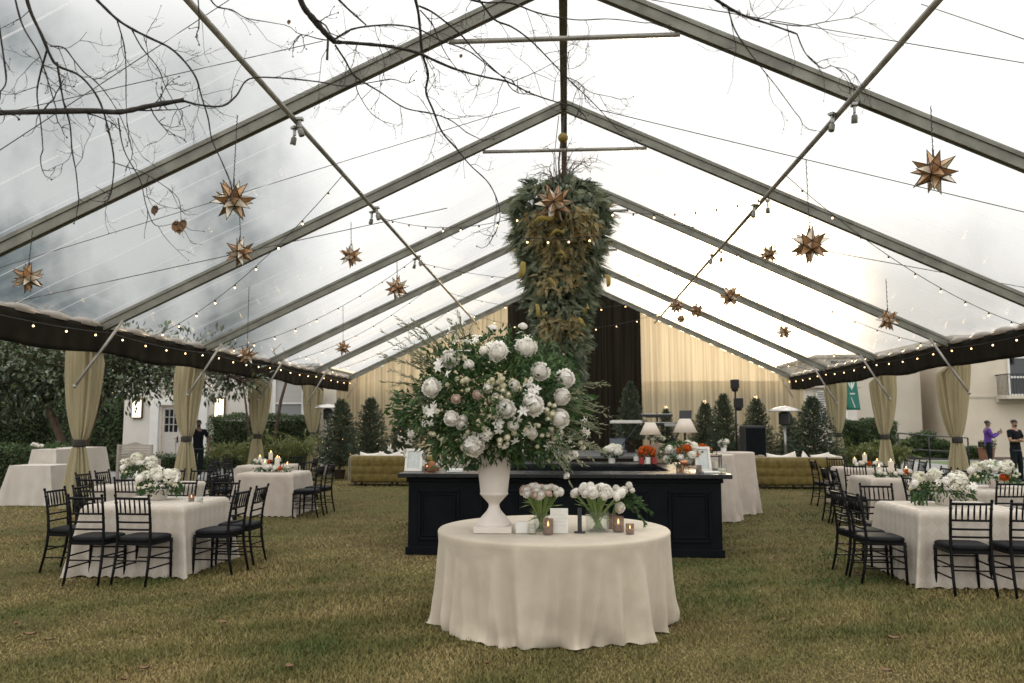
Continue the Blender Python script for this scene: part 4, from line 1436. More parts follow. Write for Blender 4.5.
def chair(x, y, face, label, jit=True):
    """face: direction the sitter looks, degrees from +Y towards -X"""
    rz = R(face + (random.uniform(-5, 5) if jit else 0))
    g = 'black chiavari chairs round the dining tables'
    if _first[0]:
        _first[0] = False
        CH.location, CH.rotation_euler = (x, y, 0), (0, 0, rz)
        tag(CH, label, group=g)
        return CH
    return dup(CH, None, (x, y, 0), rz, label, g)
def setting(cx, cy, a, h, name, cloth, seed, near=None, left=None, right=None, far=None, rot=0.0):
    square_table('square dining table under its cloth, %s' % name, (cx, cy, 0), a, h, rot)
    square_cloth(('ivory damask patterned cloth on %s' if cloth is M['damask'] else 'plain pinkish linen cloth on %s') % name, (cx, cy, 0), a, h + .005, cloth, seed, rot)
    CR = .27          # chair centre out from the table edge
    W2 = ['left', 'right']
    def side(lst, f, txt, two):
        for k, q in enumerate(lst or ()):
            x, y, face = f(q)
            chair(x, y, face, 'black chiavari chair %s of %s, %s of the two' % (txt, name, two[k]) if len(lst) > 1 else 'black chiavari chair %s of %s' % (txt, name))
    side(near, lambda q: (cx + q, cy - a - CR + .03, 0), 'on the near side', ('left', 'right'))
    side(far, lambda q: (cx + q, cy + a + CR, 180), 'on the far side', ('left', 'right'))
    side(left, lambda q: (cx - a - CR - .05, cy + q, -90), 'on the left side', ('nearer', 'farther'))
    side(right, lambda q: (cx + a + CR, cy + q, 90), 'on the right side', ('nearer', 'farther'))
HT = .76
A_ = .56
TAB = {'A': (-4.72, 9.14), 'B': (4.17, 9.14), 'A2': (-6.2, 11.75), 'B2': (5.95, 11.8), 'C': (-5.42, 14.75), 'D': (5.45, 14.0), 'C2': (-6.5, 17.3), 'D2': (6.1, 17.0)}
setting(*TAB['A'], A_, HT, 'the front left table', M['damask'], 1, near=(-.24, .27), left=(-.2, .32), right=(-.22, .34), far=(-.25, .30))
setting(*TAB['B'], A_, HT, 'the front right table', M['damask'], 2, near=(-.27, .27), left=(-.28, .24), far=(-.40, .2))
setting(*TAB['A2'], A_, HT, 'the second left table', M['damask'], 3, near=(-.28, .22), left=(.1, .6), right=(-.35, .05), far=(-.2, .3))
setting(*TAB['B2'], A_, HT, 'the second right table', M['damask'], 4, near=(-.30, .15), left=(-.45, .0), far=(-.2, .3))
setting(*TAB['C'], .50, HT, 'the third left table', M['linen2'], 5, left=(-.3, .35), right=(-.45, .2), far=(-.3, .3))
setting(*TAB['D'], .50, HT, 'the third right table', M['linen2'], 6, left=(-.4, .1), right=(-.3, .3), far=(-.25, .3), near=(.35,))
setting(*TAB['C2'], .50, HT, 'the rearmost left table', M['linen2'], 7, left=(-.3, .3), right=(.1,), far=(-.3, .3))
setting(*TAB['D2'], .50, HT, 'the rearmost right table', M['linen2'], 8, left=(-.1,), right=(-.3, .3), far=(-.25, .3))

def bouquet(label, p, w, h, seed, style=0, vase='white'):
    rnd = random.Random(seed)
    t = thing('centrepiece', label, 'flowers', p, 0, 'floral centrepieces on the dining tables')
    if vase == 'white':
        MB().lathe([(0, 0), (.07, 0), (.075, .02), (.11, .08), (.125, .12), (.12, .125), (.10, .09), (0, .08)], 20).build('bowl', M['urn'], t, auto=40)
    else:
        MB().lathe([(0, 0), (.06, 0), (.065, .10), (.06, .10), (.055, .01), (0, .01)], 16).build('bowl', M['smoke_glass'], t, auto=40)
    P, D = [], []
    for k in range(420):
        d = rand_dir(rnd, .15)
        P.append((d.x * w * .85, d.y * w * .6, .13 + abs(d.z) * h * .5 - (.06 if d.z < 0 else 0)))
        D.append(d + rand_dir(rnd) * .8 + Vector((0, 0, -.2)))
    if style == 1:
        for k in range(70):
            P.append((-w * rnd.uniform(.6, 1.0), -w * rnd.uniform(.0, .45), rnd.uniform(.02, .16)))
            D.append(Vector((-.3, -.3, -1)) + rand_dir(rnd) * .4)
    leaves('foliage', np.array(P), np.array(D), .055, .022, M['leaf'], t)
    nh = 15 if style == 0 else 17
    for k in range(nh):
        a = 2 * PI * k / nh + rnd.uniform(-.2, .2)
        q = math.sqrt((k % 5 + .5) / 5)
        e = Vector((w * q * math.cos(a), w * .62 * q * math.sin(a), .15 + h * (1 - .6 * q * q) * rnd.uniform(.75, 1.05)))
        if k % 3 == 0:
            bloom('rose', ROSES[k % 4], t, e, rnd.uniform(.04, .055), (e - Vector((0, 0, .1))).normalized())
        elif k % 3 == 1:
            bloom('hydrangea', HYD[k % 3], t, e, rnd.uniform(.065, .09), (e - Vector((0, 0, .1))).normalized())
        else:
            for j in range(4):
                bloom('lily', STARS[j % 3], t, e + rand_dir(rnd) * .05, rnd.uniform(.035, .055), (e - Vector((0, 0, .1)) + rand_dir(rnd) * .3).normalized())
    for k in range(9):
        a = rnd.random() * 6.28
        e = Vector((w * .95 * math.cos(a), w * .65 * math.sin(a), .14 + h * .3 * rnd.random()))
        bloom('bud', BUDS[k % 2], t, e, .022, e.normalized())
    if style == 2:
        for k in range(3):
            e = Vector((rnd.uniform(-.08, .08), -w * .55, .13 + rnd.uniform(0, .06)))
            bloom('orange_bloom', ORANGE, t, e, .035, (0, -1, .3))
    return t
def tz(k, dx=0, dy=0): return Vector((TAB[k][0] + dx, TAB[k][1] + dy, HT + .008))
bouquet('low bowl of white hydrangea and roses on the front left table', tz('A', -.06, .12), .28, .19, 1)
bouquet('white and cream rose arrangement on the second left table', tz('A2', -.12, -.1), .30, .24, 2)
bouquet('wide white bowl of white blooms with trailing leaves on the front right table', tz('B', -.02, .12), .36, .19, 3, 1)
bouquet('white arrangement with orange blooms on the second right table', tz('B2', .0, -.1), .33, .19, 4, 2)
candle_votive('votive_candle', 'rose tinted votive candle beside the flowers on the front left table', tz('A', .42, -.08), .034, .085, M['smoke_glass'], group='votive candles on the dining tables')
candle_votive('votive_candle', 'clear votive candle at the right of the flowers on the front left table', tz('A', .53, -.10), .034, .075, M['glass'], lit=False, group='votive candles on the dining tables', cat='glass')

def pillar(label, p, r, h):
    t = thing('pillar_candle', label, 'candle', p, 0, 'pillar candles on the rear dining tables')
    MB().lathe([(0, 0), (r, 0), (r, h * .98), (r * .9, h), (0, h * .96)], 16).build('wax', M['wax'], t, auto=40)
    MB().lathe([(.0005, h), (r * .18, h + .012), (r * .13, h + .022), (.0005, h + .04)], 8).build('flame', M['flame'], t, smooth=True)
def small_greens(label, p, seed, orange=True):
    rnd = random.Random(seed)
    t = thing('garland', label, 'flowers', p, 0, 'small garlands on the rear dining tables')
    P, D = [], []
    for k in range(220):
        a = rnd.random() * 6.28
        P.append((rnd.uniform(-.33, .33), rnd.uniform(-.10, .10), rnd.uniform(.0, .07)))
        D.append(rand_dir(rnd, .3))
    leaves('foliage', np.array(P), np.array(D), .06, .022, M['leaf'], t)
    for k in range(7):
        e = Vector((rnd.uniform(-.28, .28), -.08 + rnd.uniform(-.04, .04), .06 + rnd.uniform(0, .05)))
        bloom('bloom', ORANGE if (orange and k == 3) else ROSES[k % 4], t, e, rnd.uniform(.03, .045), (0, -1, .6))
for key, nm, sd in (('C', 'third left table', 5), ('D', 'third right table', 6), ('C2', 'rearmost left table', 7), ('D2', 'rearmost right table', 8)):
    small_greens('low garland of leaves with white blooms and one orange bloom on the %s' % nm, tz(key, 0, -.1), sd)
    pillar('tallest white pillar candle on the %s' % nm, tz(key, .02, .05), .045, .26)
    pillar('middle white pillar candle on the %s' % nm, tz(key, -.2, .0), .04, .17)
    pillar('short white pillar candle at the right on the %s' % nm, tz(key, .24, -.02), .04, .14)

# ------------------------------------------------------------------ the black island bar
BX0, BX1, BY0, BY1, BH = -2.02, 1.93, 10.28, 13.3, 1.03
def bar():
    cx, cy = (BX0 + BX1) / 2, (BY0 + BY1) / 2
    t = thing('bar_counter', 'black panelled island bar standing on the lawn behind the round table', 'bar', (cx, cy, 0))
    W_, D_ = BX1 - BX0, BY1 - BY0
    dp = .55
    def unit_(x0, x1, y0, y1, name='counter'):
        m = MB()
        m.box(((x0 + x1) / 2, (y0 + y1) / 2, (BH - .06) / 2 + .0), (x1 - x0, y1 - y0, BH - .06))
        m.box(((x0 + x1) / 2, (y0 + y1) / 2, .05), (x1 - x0 + .05, y1 - y0 + .05, .10))
        m.box(((x0 + x1) / 2, (y0 + y1) / 2, BH - .09), (x1 - x0 + .05, y1 - y0 + .05, .05))
        o = m.build(name, M['bar'], t, bevel=.006)
        return o
    hx, hy = W_ / 2, D_ / 2
    unit_(-hx, hx, -hy, -hy + dp)
    unit_(-hx, hx, hy - dp, hy)
    unit_(-hx, -hx + dp, -hy + dp, hy - dp)
    unit_(hx - dp, hx, -hy + dp, hy - dp)
    # raised panel mouldings on the front and ends
    def mould(c, w, h, axis):
        m = MB()
        for k, (q, th) in enumerate(((0, .035), (.05, .02))):
            ww, hh = w - 2 * q, h - 2 * q
            for s in (-1, 1):
                a, b = (ww, th), (th, hh - th * 1.02)
                for dims, off in ((a, (0, s * (hh - th) / 2)), (b, (s * (ww - th) / 2, 0))):
                    if axis == 'y': m.box((c[0] + off[0], c[1] - .008 + .003 * k, c[2] + off[1]), (dims[0], .024, dims[1]))
                    else: m.box((c[0] + (.008 - .003 * k) * axis, c[1] + off[0], c[2] + off[1]), (.024, dims[0], dims[1]))
        m.build('panel_moulding', M['bar'], t, bevel=.004)
    n = 5
    for k in range(n):
        w = W_ / n
        mould((-hx + w * (k + .5), -hy, .50), w - .26, .64, 'y')
    for s in (-1, 1):
        for k in range(3): mould((s * hx, -hy + D_ * (k + .5) / 3, .50), D_ / 3 - .26, .64, s)
    ov = .12
    m = MB()
    for (x0, x1, y0, y1) in ((-hx - ov, hx + ov, -hy - ov, -hy + dp), (-hx - ov, hx + ov, hy - dp, hy + ov), (-hx - ov, -hx + dp, -hy + dp + .001, hy - dp - .001), (hx - dp, hx + ov, -hy + dp + .001, hy - dp - .001)):
        m.box(((x0 + x1) / 2, (y0 + y1) / 2, BH - .03), (x1 - x0, y1 - y0, .055))
    m.build('bar_top', M['bartop'], t, bevel=.008)
bar()
BT = BH
def on_bar(px, Y, z=BT): 
    p = at(px, 470, Y)
    return Vector((p.x, p.y, z))
def photo_frame(label, p, w, h, rz, tilt=12):
    t = thing('photo_frame', label, 'frame', p, R(rz), 'framed cards on the bar')
    Mx = Matrix.Rotation(R(-tilt), 4, 'X')
    m = MB()
    b = .035
    for s in (-1, 1):
        m.box((s * (w - b) / 2, 0, h / 2), (b, .018, h))
        m.box((0, 0, h / 2 + s * (h - b) / 2), (w - 2 * b, .018, b))
    m.v = [tuple(Mx @ Vector(q)) for q in m.v]
    m.build('surround', M['frame_white'], t, bevel=.004)
    m = MB().box((0, .004, h / 2), (w - 2 * b + .004, .006, h - 2 * b + .004))
    m.v = [tuple(Mx @ Vector(q)) for q in m.v]
    m.build('picture', M['picture'], t)
    m = MB().box((0, .0, h * .42), (.04, .008, h * .8))
    Mb = Matrix.Translation((0, .10, 0)) @ Matrix.Rotation(R(10), 4, 'X')
    m.v = [tuple(Mb @ Vector(q)) for q in m.v]
    m.build('easel_back', M['dark_wood'], t)
photo_frame('white framed picture at the left end of the bar', on_bar(413, 10.55), .24, .30, -8)
photo_frame('white framed card at the right end of the bar beside the flowers', on_bar(704, 10.65), .22, .33, 14)
def bottle(label, p, r, h, mat, group='bottles on the bar'):
    t = thing('bottle', label, 'bottle', p, 0, group)
    MB().lathe([(0, 0), (r, 0), (r, h * .58), (r * .8, h * .66), (r * .34, h * .76), (r * .32, h * .94), (r * .4, h * .95), (r * .4, h), (0, h)], 16).build('glass_body', mat, t, auto=40)
    MB().lathe([(r * 1.01, h * .18), (r * 1.01, h * .46)], 16).build('paper_label', M['card'], t)
candle_votive('copper_candle', 'copper candle cup glowing near the left end of the bar', on_bar(431.5, 10.55), .055, .13, M['copper'])
candle_votive('votive_candle', 'small amber candle cup beside the copper candle on the bar', on_bar(427, 10.75), .035, .09, M['smoke_glass'])
bottle('dark bottle with pale label behind the copper candle on the bar', on_bar(424, 10.9), .036, .29, M['smoke_glass'])
bottle('slim amber bottle right of the copper candle on the bar', on_bar(437, 10.9), .032, .27, pmat('amber_glass', (.16, .06, .015), rough=.1, spec=.6))
def glassware(label, p, seed, n=5):
    t = thing('wine_glass', label, 'glass', p, 0, 'glasses on the bar')
    MB().lathe([(0, 0), (.032, 0), (.030, .004), (.005, .010), (.004, .075), (.02, .09), (.034, .12), (.036, .15), (.031, .19), (.029, .19), (.034, .15), (.032, .122), (.018, .094), (0, .088)], 16).build('bowl_and_stem', M['glass'], t, smooth=True)
for k, (px, Y) in enumerate(((444, 10.6), (449, 10.72), (454, 10.58), (459, 10.75))):
    glassware('stemmed glass on the bar left of the urn, %s from the left' % ('first', 'second', 'third', 'fourth')[k], on_bar(px, Y), k)
o = MB().box((0, 0, .02), (.20, .14, .04)).build('napkin_stack', M['card'], None, bevel=.004, loc=on_bar(455, 10.45)); tag(o, 'stack of white napkins on the bar just left of the urn', 'napkins')
def bar_flowers(label, p, w, h, seed, mix, vase=None, sc=1.0):
    rnd = random.Random(seed)
    t = thing('flower_posy', label, 'flowers', p, 0, 'flowers on the bar')
    t.scale = (sc, sc, sc)
    MB().lathe([(0, 0), (.05, 0), (.055, .09), (.05, .09), (.045, .01), (0, .01)], 16).build('vase_cup', vase or M['smoke_glass'], t, auto=40)
    P, D = [], []
    for k in range(320):
        d = rand_dir(rnd, .2)
        P.append((d.x * w, d.y * w * .7, .12 + h * .45 + d.z * h * .55)); D.append(d + rand_dir(rnd) * .8)
    leaves('foliage', np.array(P), np.array(D), .06, .024, M['leaf'], t)
    for k in range(26):
        d = rand_dir(rnd, .25)
        if d.y > .3: d.y = -d.y
        e = Vector((d.x * w, d.y * w * .75, .13 + h * .45 + d.z * h * .52))
        q = mix[k % len(mix)]
        if q == 'r': bloom('rose', ROSES[k % 4], t, e, rnd.uniform(.035, .055), d)
        elif q == 'h': bloom('hydrangea', HYD[k % 3], t, e, rnd.uniform(.05, .075), d)
        elif q == 'o': bloom('orange_bloom', ORANGE, t, e, rnd.uniform(.035, .05), d)
        elif q == 'b': bloom('bud', BUDS[k % 2], t, e, rnd.uniform(.02, .03), d)
        else: bloom('lily', STARS[k % 3], t, e, rnd.uniform(.03, .045), d)
bar_flowers('full posy of white hydrangea and roses at the right of the bar', on_bar(680, 10.8), .25, .24, 3, 'rhbhlro')
bar_flowers('low bowl of orange blooms beside the table lamp on the bar', on_bar(695, 12.9), .24, .16, 5, 'oooob', M['copper'])
bar_flowers('small pot of orange blooms left of the tan box on the bar', on_bar(647, 12.9), .15, .20, 6, 'oooo', M['card'], .78)
bar_flowers('pale mixed white posy above the tan box on the rear of the bar', on_bar(657, 13.12, BT + .302), .26, .12, 7, 'hblbb', M['tan_wood'], .55)
bar_flowers('white rose posy near the middle of the rear bar counter', on_bar(612, 12.95), .15, .12, 8, 'rrhr', M['card'])
o = MB().box((0, 0, .15), (.27, .24, .30)).build('planter_box', M['tan_wood'], None, bevel=.006, loc=on_bar(658.5, 13.15)); tag(o, 'tan wooden box on the rear of the bar under pale flowers', 'box')
def table_lamp(label, p, sc):
    t = thing('table_lamp', label, 'lamp', p, 0, 'lit table lamps on the bar')
    MB().lathe([(0, 0), (.07 * sc, 0), (.07 * sc, .012), (.018, .03), (.012, .06), (.012, .36 * sc), (.02, .37 * sc), (.012, .40 * sc), (.012, .55 * sc)], 16).build('stem', M['brass'], t, auto=40)
    MB().lathe([(.155 * sc, .40 * sc), (.07 * sc, .575 * sc)], 28).build('lamp_shade', M['shade'], t, smooth=True).data.materials[0] = M['shade']
    MB().ball((0, 0, .46 * sc), .022, 10, 8).build('light_bulb', M['lampbulb'], t, smooth=True)
table_lamp('lit brass table lamp with white cone shade, nearer and larger, on the bar', on_bar(686, 12.75), 1.22)
table_lamp('lit table lamp with white cone shade, farther left behind the bar flowers', on_bar(651, 13.1), 1.12)
def lantern():
    t = thing('lantern', 'small black framed glass lantern on the right end of the bar', 'lantern', on_bar(715, 10.9))
    m = MB()
    for sx in (-1, 1):
        for sy in (-1, 1): m.box((sx * .07, sy * .07, .11), (.014, .014, .22))
    for z in (.008, .215): m.box((0, 0, z), (.16, .16, .016))
    for z in (.03, .19): 
        for s in (-1, 1): m.box((0, s * .07, z), (.126, .010, .010)).box((s * .07, 0, z), (.010, .126, .010))
    m.build('cage', M['black_metal'], t)
    MB().lathe([(0, .017), (.035, .017), (.035, .12), (0, .12)], 14).build('wax', M['wax'], t, auto=40)
    MB().tube([(-.03, 0, .223), (-.025, 0, .26), (.025, 0, .26), (.03, 0, .223)], .005, 6).build('handle', M['black_metal'], t)
lantern()
candle_votive('glass_jar', 'faceted clear glass jar at the right corner of the bar', on_bar(722, 10.5), .06, .10, M['glass'], lit=False, cat='jar')
candle_votive('glass_jar', 'smoky grey glass jar in front of the framed card on the bar', on_bar(699, 10.42), .035, .10, M['smoke_glass'], lit=False, cat='jar')
o = MB().box((0, 0, .012), (.20, .13, .025)).build('napkin_stack', M['card'], None, bevel=.004, loc=on_bar(711, 10.42)); tag(o, 'flat white napkin stack in front of the framed card on the bar', 'napkins')
bottle('clear bottle with pale label beside the red and white tins on the rear bar', on_bar(637, 12.95), .05, .22, M['glass'])
o = MB()
for k in range(3): o.lathe([(0, .0), (.04, .0), (.04, .10), (0, .10)], 14, c=(-.1 + .1 * k, 0, 0), mi=k % 2)
o = o.build('tin_rack', [M['red'], M['card']], None, auto=40, loc=on_bar(648, 12.75)); tag(o, 'row of red and white tins in front of the orange pot on the rear bar', 'tins')
def copper_stand():
    t = thing('copper_stand', 'copper bowl on a thin legged stand in front of the white posy on the bar', 'bowl', on_bar(684, 10.5))
    MB().lathe([(0, .09), (.03, .092), (.05, .12), (.055, .155), (.05, .155), (.042, .12), (0, .10)], 18).build('bowl', M['copper'], t, smooth=True)
    for k in range(3):
        a = 2 * PI * k / 3
        MB().tube([(.035 * math.cos(a), .035 * math.sin(a), .10), (.07 * math.cos(a), .07 * math.sin(a), 0)], .004, 6).build('leg', M['copper'], t)
copper_stand()
# tall cocktail tables
for (px, Y, nm, sd) in ((734, 15.5, 'right one of the pair', 3), (712, 14.3, 'left one of the pair, half behind the bar', 4)):
    p = at(px, 470, Y); p.z = 0
    round_table(p, .38, 1.12, 'tall cocktail table under a long cloth, %s' % nm)
    round_cloth('tablecloth', 'linen cloth on the tall cocktail table, %s' % nm, p, .38, 1.125, M['linen2'], sd, flare=.10, nf=(9, 15, 22), amp=.035, n=160, group='cloths on the cocktail tables')
p = at(722, 470, 15.4)
bar_flowers('tiny white posy on the right cocktail table', Vector((p.x + .04, 15.4, 1.127)), .08, .10, 12, 'rbl', M['card'])

# ------------------------------------------------------------------ sofas
def sofa(label, p, L, rz, seed):
    t = thing('tufted_sofa', label, 'sofa', p, rz, 'mustard velvet sofas')
    # back seen from outside: a low wall that curves forward (+Y) at both ends
    r = .42
    path = []
    for i in range(9):
        a = PI * 1.0 + (PI / 2) * i / 8
        path.append((-L / 2 + r + r * math.cos(a), r + r * math.sin(a)))
    nmid = max(8, int((L - 2 * r) / .05))
    for i in range(1, nmid): path.append((-L / 2 + r + (L - 2 * r) * i / nmid, 0))
    for i in range(9):
        a = -PI / 2 + (PI / 2) * i / 8
        path.append((L / 2 - r + r * math.cos(a), r + r * math.sin(a)))
    path = [(-L / 2, .85), (-L / 2, .7), (-L / 2, .56)] + path + [(L / 2, .56), (L / 2, .7), (L / 2, .85)]
    # even arc-length sampling
    pts = [Vector((a, b, 0)) for a, b in path]
    ds = [0]
    for a, b in zip(pts, pts[1:]): ds.append(ds[-1] + (b - a).length)
    n = int(ds[-1] / .025)
    rows_o = []
    P2, N2 = [], []
    for i in range(n + 1):
        s = ds[-1] * i / n
        k = max(0, min(len(ds) - 2, int(np.searchsorted(ds, s)) - 1))
        f = (s - ds[k]) / max(1e-6, ds[k + 1] - ds[k])
        q = pts[k].lerp(pts[k + 1], f)
        d = (pts[min(k + 2, len(pts) - 1)] - pts[max(k - 1, 0)]).normalized()
        P2.append(q); N2.append(Vector((d.y, -d.x, 0)))
    z0, z1 = .12, .74
    rows = []
    nz = 28
    for j in range(nz + 1):
        v = j / nz
        z = z0 + (z1 - z0) * v
        row = []
        for i in range(n + 1):
            s = ds[-1] * i / n
            tu = abs(math.sin(PI * s / .235)) ** .45 * abs(math.sin(PI * v * 3.0)) ** .45
            row.append(P2[i] + N2[i] * (.028 * tu) + Vector((0, 0, z)))
        rows.append(row)
    for k in range(1, 7):       # rolled top
        a = PI * k / 6
        rows.append([P2[i] + N2[i] * (-.09 + .09 * math.cos(a)) + Vector((0, 0, z1 + .07 * math.sin(a))) for i in range(n + 1)])
    rows.append([P2[i] - N2[i] * .18 + Vector((0, 0, z0)) for i in range(n + 1)])
    m = MB().grid(rows)
    c0 = [r_[0] for r_ in rows]; c1 = [r_[-1] for r_ in rows]
    m.add(c0, [tuple(range(len(c0)))]); m.add(c1, [tuple(range(len(c1)))[::-1]])
    m.build('back', M['velvet'], t, smooth=True)
    MB().box((0, .52, .30), (L - .40, .66, .30)).build('seat', M['velvet'], t, bevel=.05)
    MB().box((0, .46, .115), (L - .25, .72, .05)).build('base_rail', M['dark_wood'], t)
    for x in (-L / 2 + .25, 0, L / 2 - .25):
        for y in (.10, .78):
            MB().lathe([(.022, 0), (.034, .09), (.034, .10)], 10, c=(x, y, 0)).build('leg', M['dark_wood'], t, auto=40)
    return t
def pillow(label, p, w, rot, group='white pillows on the sofas'):
    n = 14
    m = MB()
    top, bot = [], []
    for j in range(n + 1):
        v = -1 + 2 * j / n
        r1, r2 = [], []
        for i in range(n + 1):
            u = -1 + 2 * i / n
            pin = 1 - .10 * (1 - abs(u)) * 0 - .09 * (1 - u * u) * abs(v) ** 3 * 0
            x = u * (1 - .10 * (1 - v * v)) if False else u * (.92 + .08 * v * v)
            y = v * (.92 + .08 * u * u)
            h = .30 * ((1 - u ** 4) * (1 - v ** 4)) ** .6
            r1.append((x * w / 2, h * w / 2, y * w / 2)); r2.append((x * w / 2, -h * w / 2, y * w / 2))
        top.append(r1); bot.append(r2)
    m.grid(top); m.grid([r_[::-1] for r_ in bot])
    o = m.build('throw_pillow', M['pillow'], None, smooth=True, loc=p)
    o.rotation_euler = rot
    tag(o, label, 'pillow', group)
pL = at(345, 486, 21.3); pL.z = 0
sofa('mustard tufted velvet sofa seen from behind on the left, before two fir trees', (pL.x + 1.25, 21.3, 0), 2.5, 0, 1)
for k, (px, q, nm) in enumerate(((366, 12, 'leftmost'), (375, -8, 'second'), (384, 20, 'third'), (393, -15, 'fourth'), (402, 6, 'rightmost'))):
    p = at(px, 459, 21.75)
    pillow('white throw pillow on the left mustard sofa, %s of five' % nm, (p.x, 21.85, .62 + .02 * (k % 2)), .48, (R(-14), R(q), R(q)))
pR = at(757, 489, 21.0)
sofa('long mustard tufted velvet sofa seen from behind on the right, under the patio heater', (pR.x + 1.16, 21.0, 0), 2.32, R(3), 2)
for k, (px, q, nm) in enumerate(((776, 8, 'leftmost'), (790, -18, 'second'), (807, 40, 'third and most tilted'), (823, -10, 'fourth'), (835, 14, 'rightmost'))):
    p = at(px, 462, 21.5)
    pillow('white throw pillow on the right mustard sofa, %s of five' % nm, (p.x, 21.6, .63 + .02 * (k % 2)), .48, (R(-14), R(q), R(q)))
p = at(743, 480, 23.4)
sofa('mustard velvet sofa turned sideways by the black speaker on the right', (p.x + .42, 22.9, 0), 1.7, R(90), 3)
pillow('white throw pillow on the sideways mustard sofa by the speaker', (p.x + .1, 23.1, .66), .5, (R(-10), R(18), R(60)))

# ------------------------------------------------------------------ patio heaters
def heater(label, p, H):
    t = thing('patio_heater', label, 'heater', p, 0, 'mushroom patio heaters')
    MB().lathe([(.21, 0), (.22, .02), (.22, .55), (.20, .60), (.05, .62)], 24).build('base', M['steel'], t, auto=40)
    MB().lathe([(.035, .6), (.035, H - .42)], 14).build('pole', M['grey_metal'], t, smooth=True)
    MB().lathe([(.05, H - .44), (.15, H - .40), (.15, H - .10), (.06, H - .06)], 20).build('burner', M['black_metal'], t, auto=40)
    MB().lathe([(.46, H - .06), (.465, H - .05), (.30, H + .03), (.10, H + .075), (0.001, H + .085)], 36).build('reflector', M['steel'], t, smooth=True)
p = at(784, 410, 22.8); heater('silver mushroom patio heater rising behind the right mustard sofa', (p.x, 22.8, 0), p.z + .02)
p = at(328, 407, 25.5); heater('silver mushroom patio heater beside the left fir tree and leaning tree trunks', (p.x, 25.5, 0), p.z + .02)

# ------------------------------------------------------------------ fir trees with fairy lights
def fir_mesh(name, H, Rr, seed, n=11000):
    g = np.random.default_rng(seed)
    nb = 190
    P, D, L, var = [], [], [], []
    tw = MB()
    for b in range(nb):
        t = (b + g.random()) / nb
        t = t ** 1.15
        z = .16 * H + .84 * H * t
        ln = Rr * (1 - t) ** .80 * g.uniform(.72, 1.12) + .05
        a = b * 2.39996 + g.uniform(-.3, .3)
        e = np.array([math.cos(a), math.sin(a), .28 + .5 * t])
        s0 = np.array([0, 0, z])
        k = int(n / nb * (.35 + 1.2 * (1 - t)))
        u = g.random(k) ** .75
        droop = -.16 * ln * u ** 2
        q = s0 + e * (ln * u)[:, None]
        q[:, 2] += droop
        side = np.array([-math.sin(a), math.cos(a), 0])
        wd = g.normal(size=k) * .17 * ln * (1.05 - .75 * u)
        q += side * wd[:, None]
        q[:, 2] += g.normal(size=k) * .02
        d = e * .8 + side * (np.sign(wd) * .7)[:, None] + g.normal(size=(k, 3)) * .35 + np.array([0, 0, .15])
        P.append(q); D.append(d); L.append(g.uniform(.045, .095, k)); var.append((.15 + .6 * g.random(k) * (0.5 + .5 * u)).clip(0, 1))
        if b % 3 == 0: tw.tube([s0, s0 + e * ln * .5, s0 + e * ln * .9 + np.array([0, 0, -.1 * ln])], [.010, .006, .003], 4)
    P, D, L, var = map(np.concatenate, (P, D, L, var))
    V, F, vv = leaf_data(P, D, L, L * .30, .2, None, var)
    tr = MB().tube([(0, 0, .02), (0, 0, H * .5), (0, 0, H * .99)], [.05, .03, .006], 8)
    tr.v += [tuple(Vector(p_)) for p_ in tw.v]
    b0 = len(tr.v) - len(tw.v)
    for f in tw.f: tr.f.append(tuple(i + b0 for i in f)); tr.m.append(0)
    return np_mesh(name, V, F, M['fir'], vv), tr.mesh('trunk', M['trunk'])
FIRS = [fir_mesh('needles', 2.0, .72, 50 + k) for k in range(3)]
BULB = MB().ball((0, 0, 0), 1.0, 6, 4).mesh('fairy_light', M['fairy'])
TOPPER = star_mesh('star_topper', 1.0, pmat('lit_topper', (.9, .6, .3), emit=(1.0, .70, .42), estr=1.1), 5, 3)
def fir(label, p, H, wsc, k, lights=22, top=False, z0=0.0, pot=True):
    rnd = random.Random(k * 7 + int(p[0] * 10))
    t = thing('fir_tree', label, 'fir tree', (p[0], p[1], z0), rnd.random() * 6, 'fir trees strung with fairy lights')
    s = H / 2.0
    nd, tr = FIRS[k % 3]
    a = link('needles', nd, t); a.scale = (s * wsc, s * wsc, s)
    a = link('trunk', tr, t); a.scale = (s * wsc, s * wsc, s)
    if pot: MB().lathe([(.14, 0), (.18, .26), (.19, .28), (.17, .28), (.15, .2), (0, .2)], 18).build('pot', M['dark_wood'], t, auto=40)
    for i in range(lights):
        u = (i + .5) / lights
        zz = .2 + .75 * u
        rr = .72 * s * wsc * (1 - (zz - .16) / .84) ** .85 * .95
        an = i * 2.4 + rnd.random()
        o = link('fairy_light', BULB, t, (rr * math.cos(an), rr * math.sin(an), H * zz))
        o.scale = (.010, .010, .010)
    if top:
        o = link('star_topper', TOPPER, t, (0, 0, H * 1.03))
        o.scale = (.085, .085, .085)
        o.rotation_euler = (R(90), 0, -t.rotation_euler.z)
def firpx(label, px, ytop, Y, ws, k, **kw):
    p = at(px, ytop, Y)
    z0 = kw.get('z0', 0)
    fir(label, (p.x, Y), p.z - z0, ws, k, **kw)
firpx('broad dark fir strung with lights beside the left patio heater', 341, 402, 24.0, 1.0, 0, lights=20)
firpx('fir tree strung with lights right behind the left mustard sofa', 371, 400, 25.2, .92, 1, lights=18)
firpx('fir tree half hidden at the left edge of the huge flower arrangement', 403, 413, 27.0, .9, 2)
STZ = .62
firpx('tall slim fir on the stage in front of the black velvet curtain', 630, 384, 29.5, .74, 0, lights=20, z0=STZ)
firpx('fir tree behind the keyboards at the right end of the stage', 666, 409, 31.0, .8, 1, top=True, z0=STZ)
firpx('fir tree with a lit topper left of the slim light stand', 705, 404, 29.8, .9, 2, top=True, lights=14)
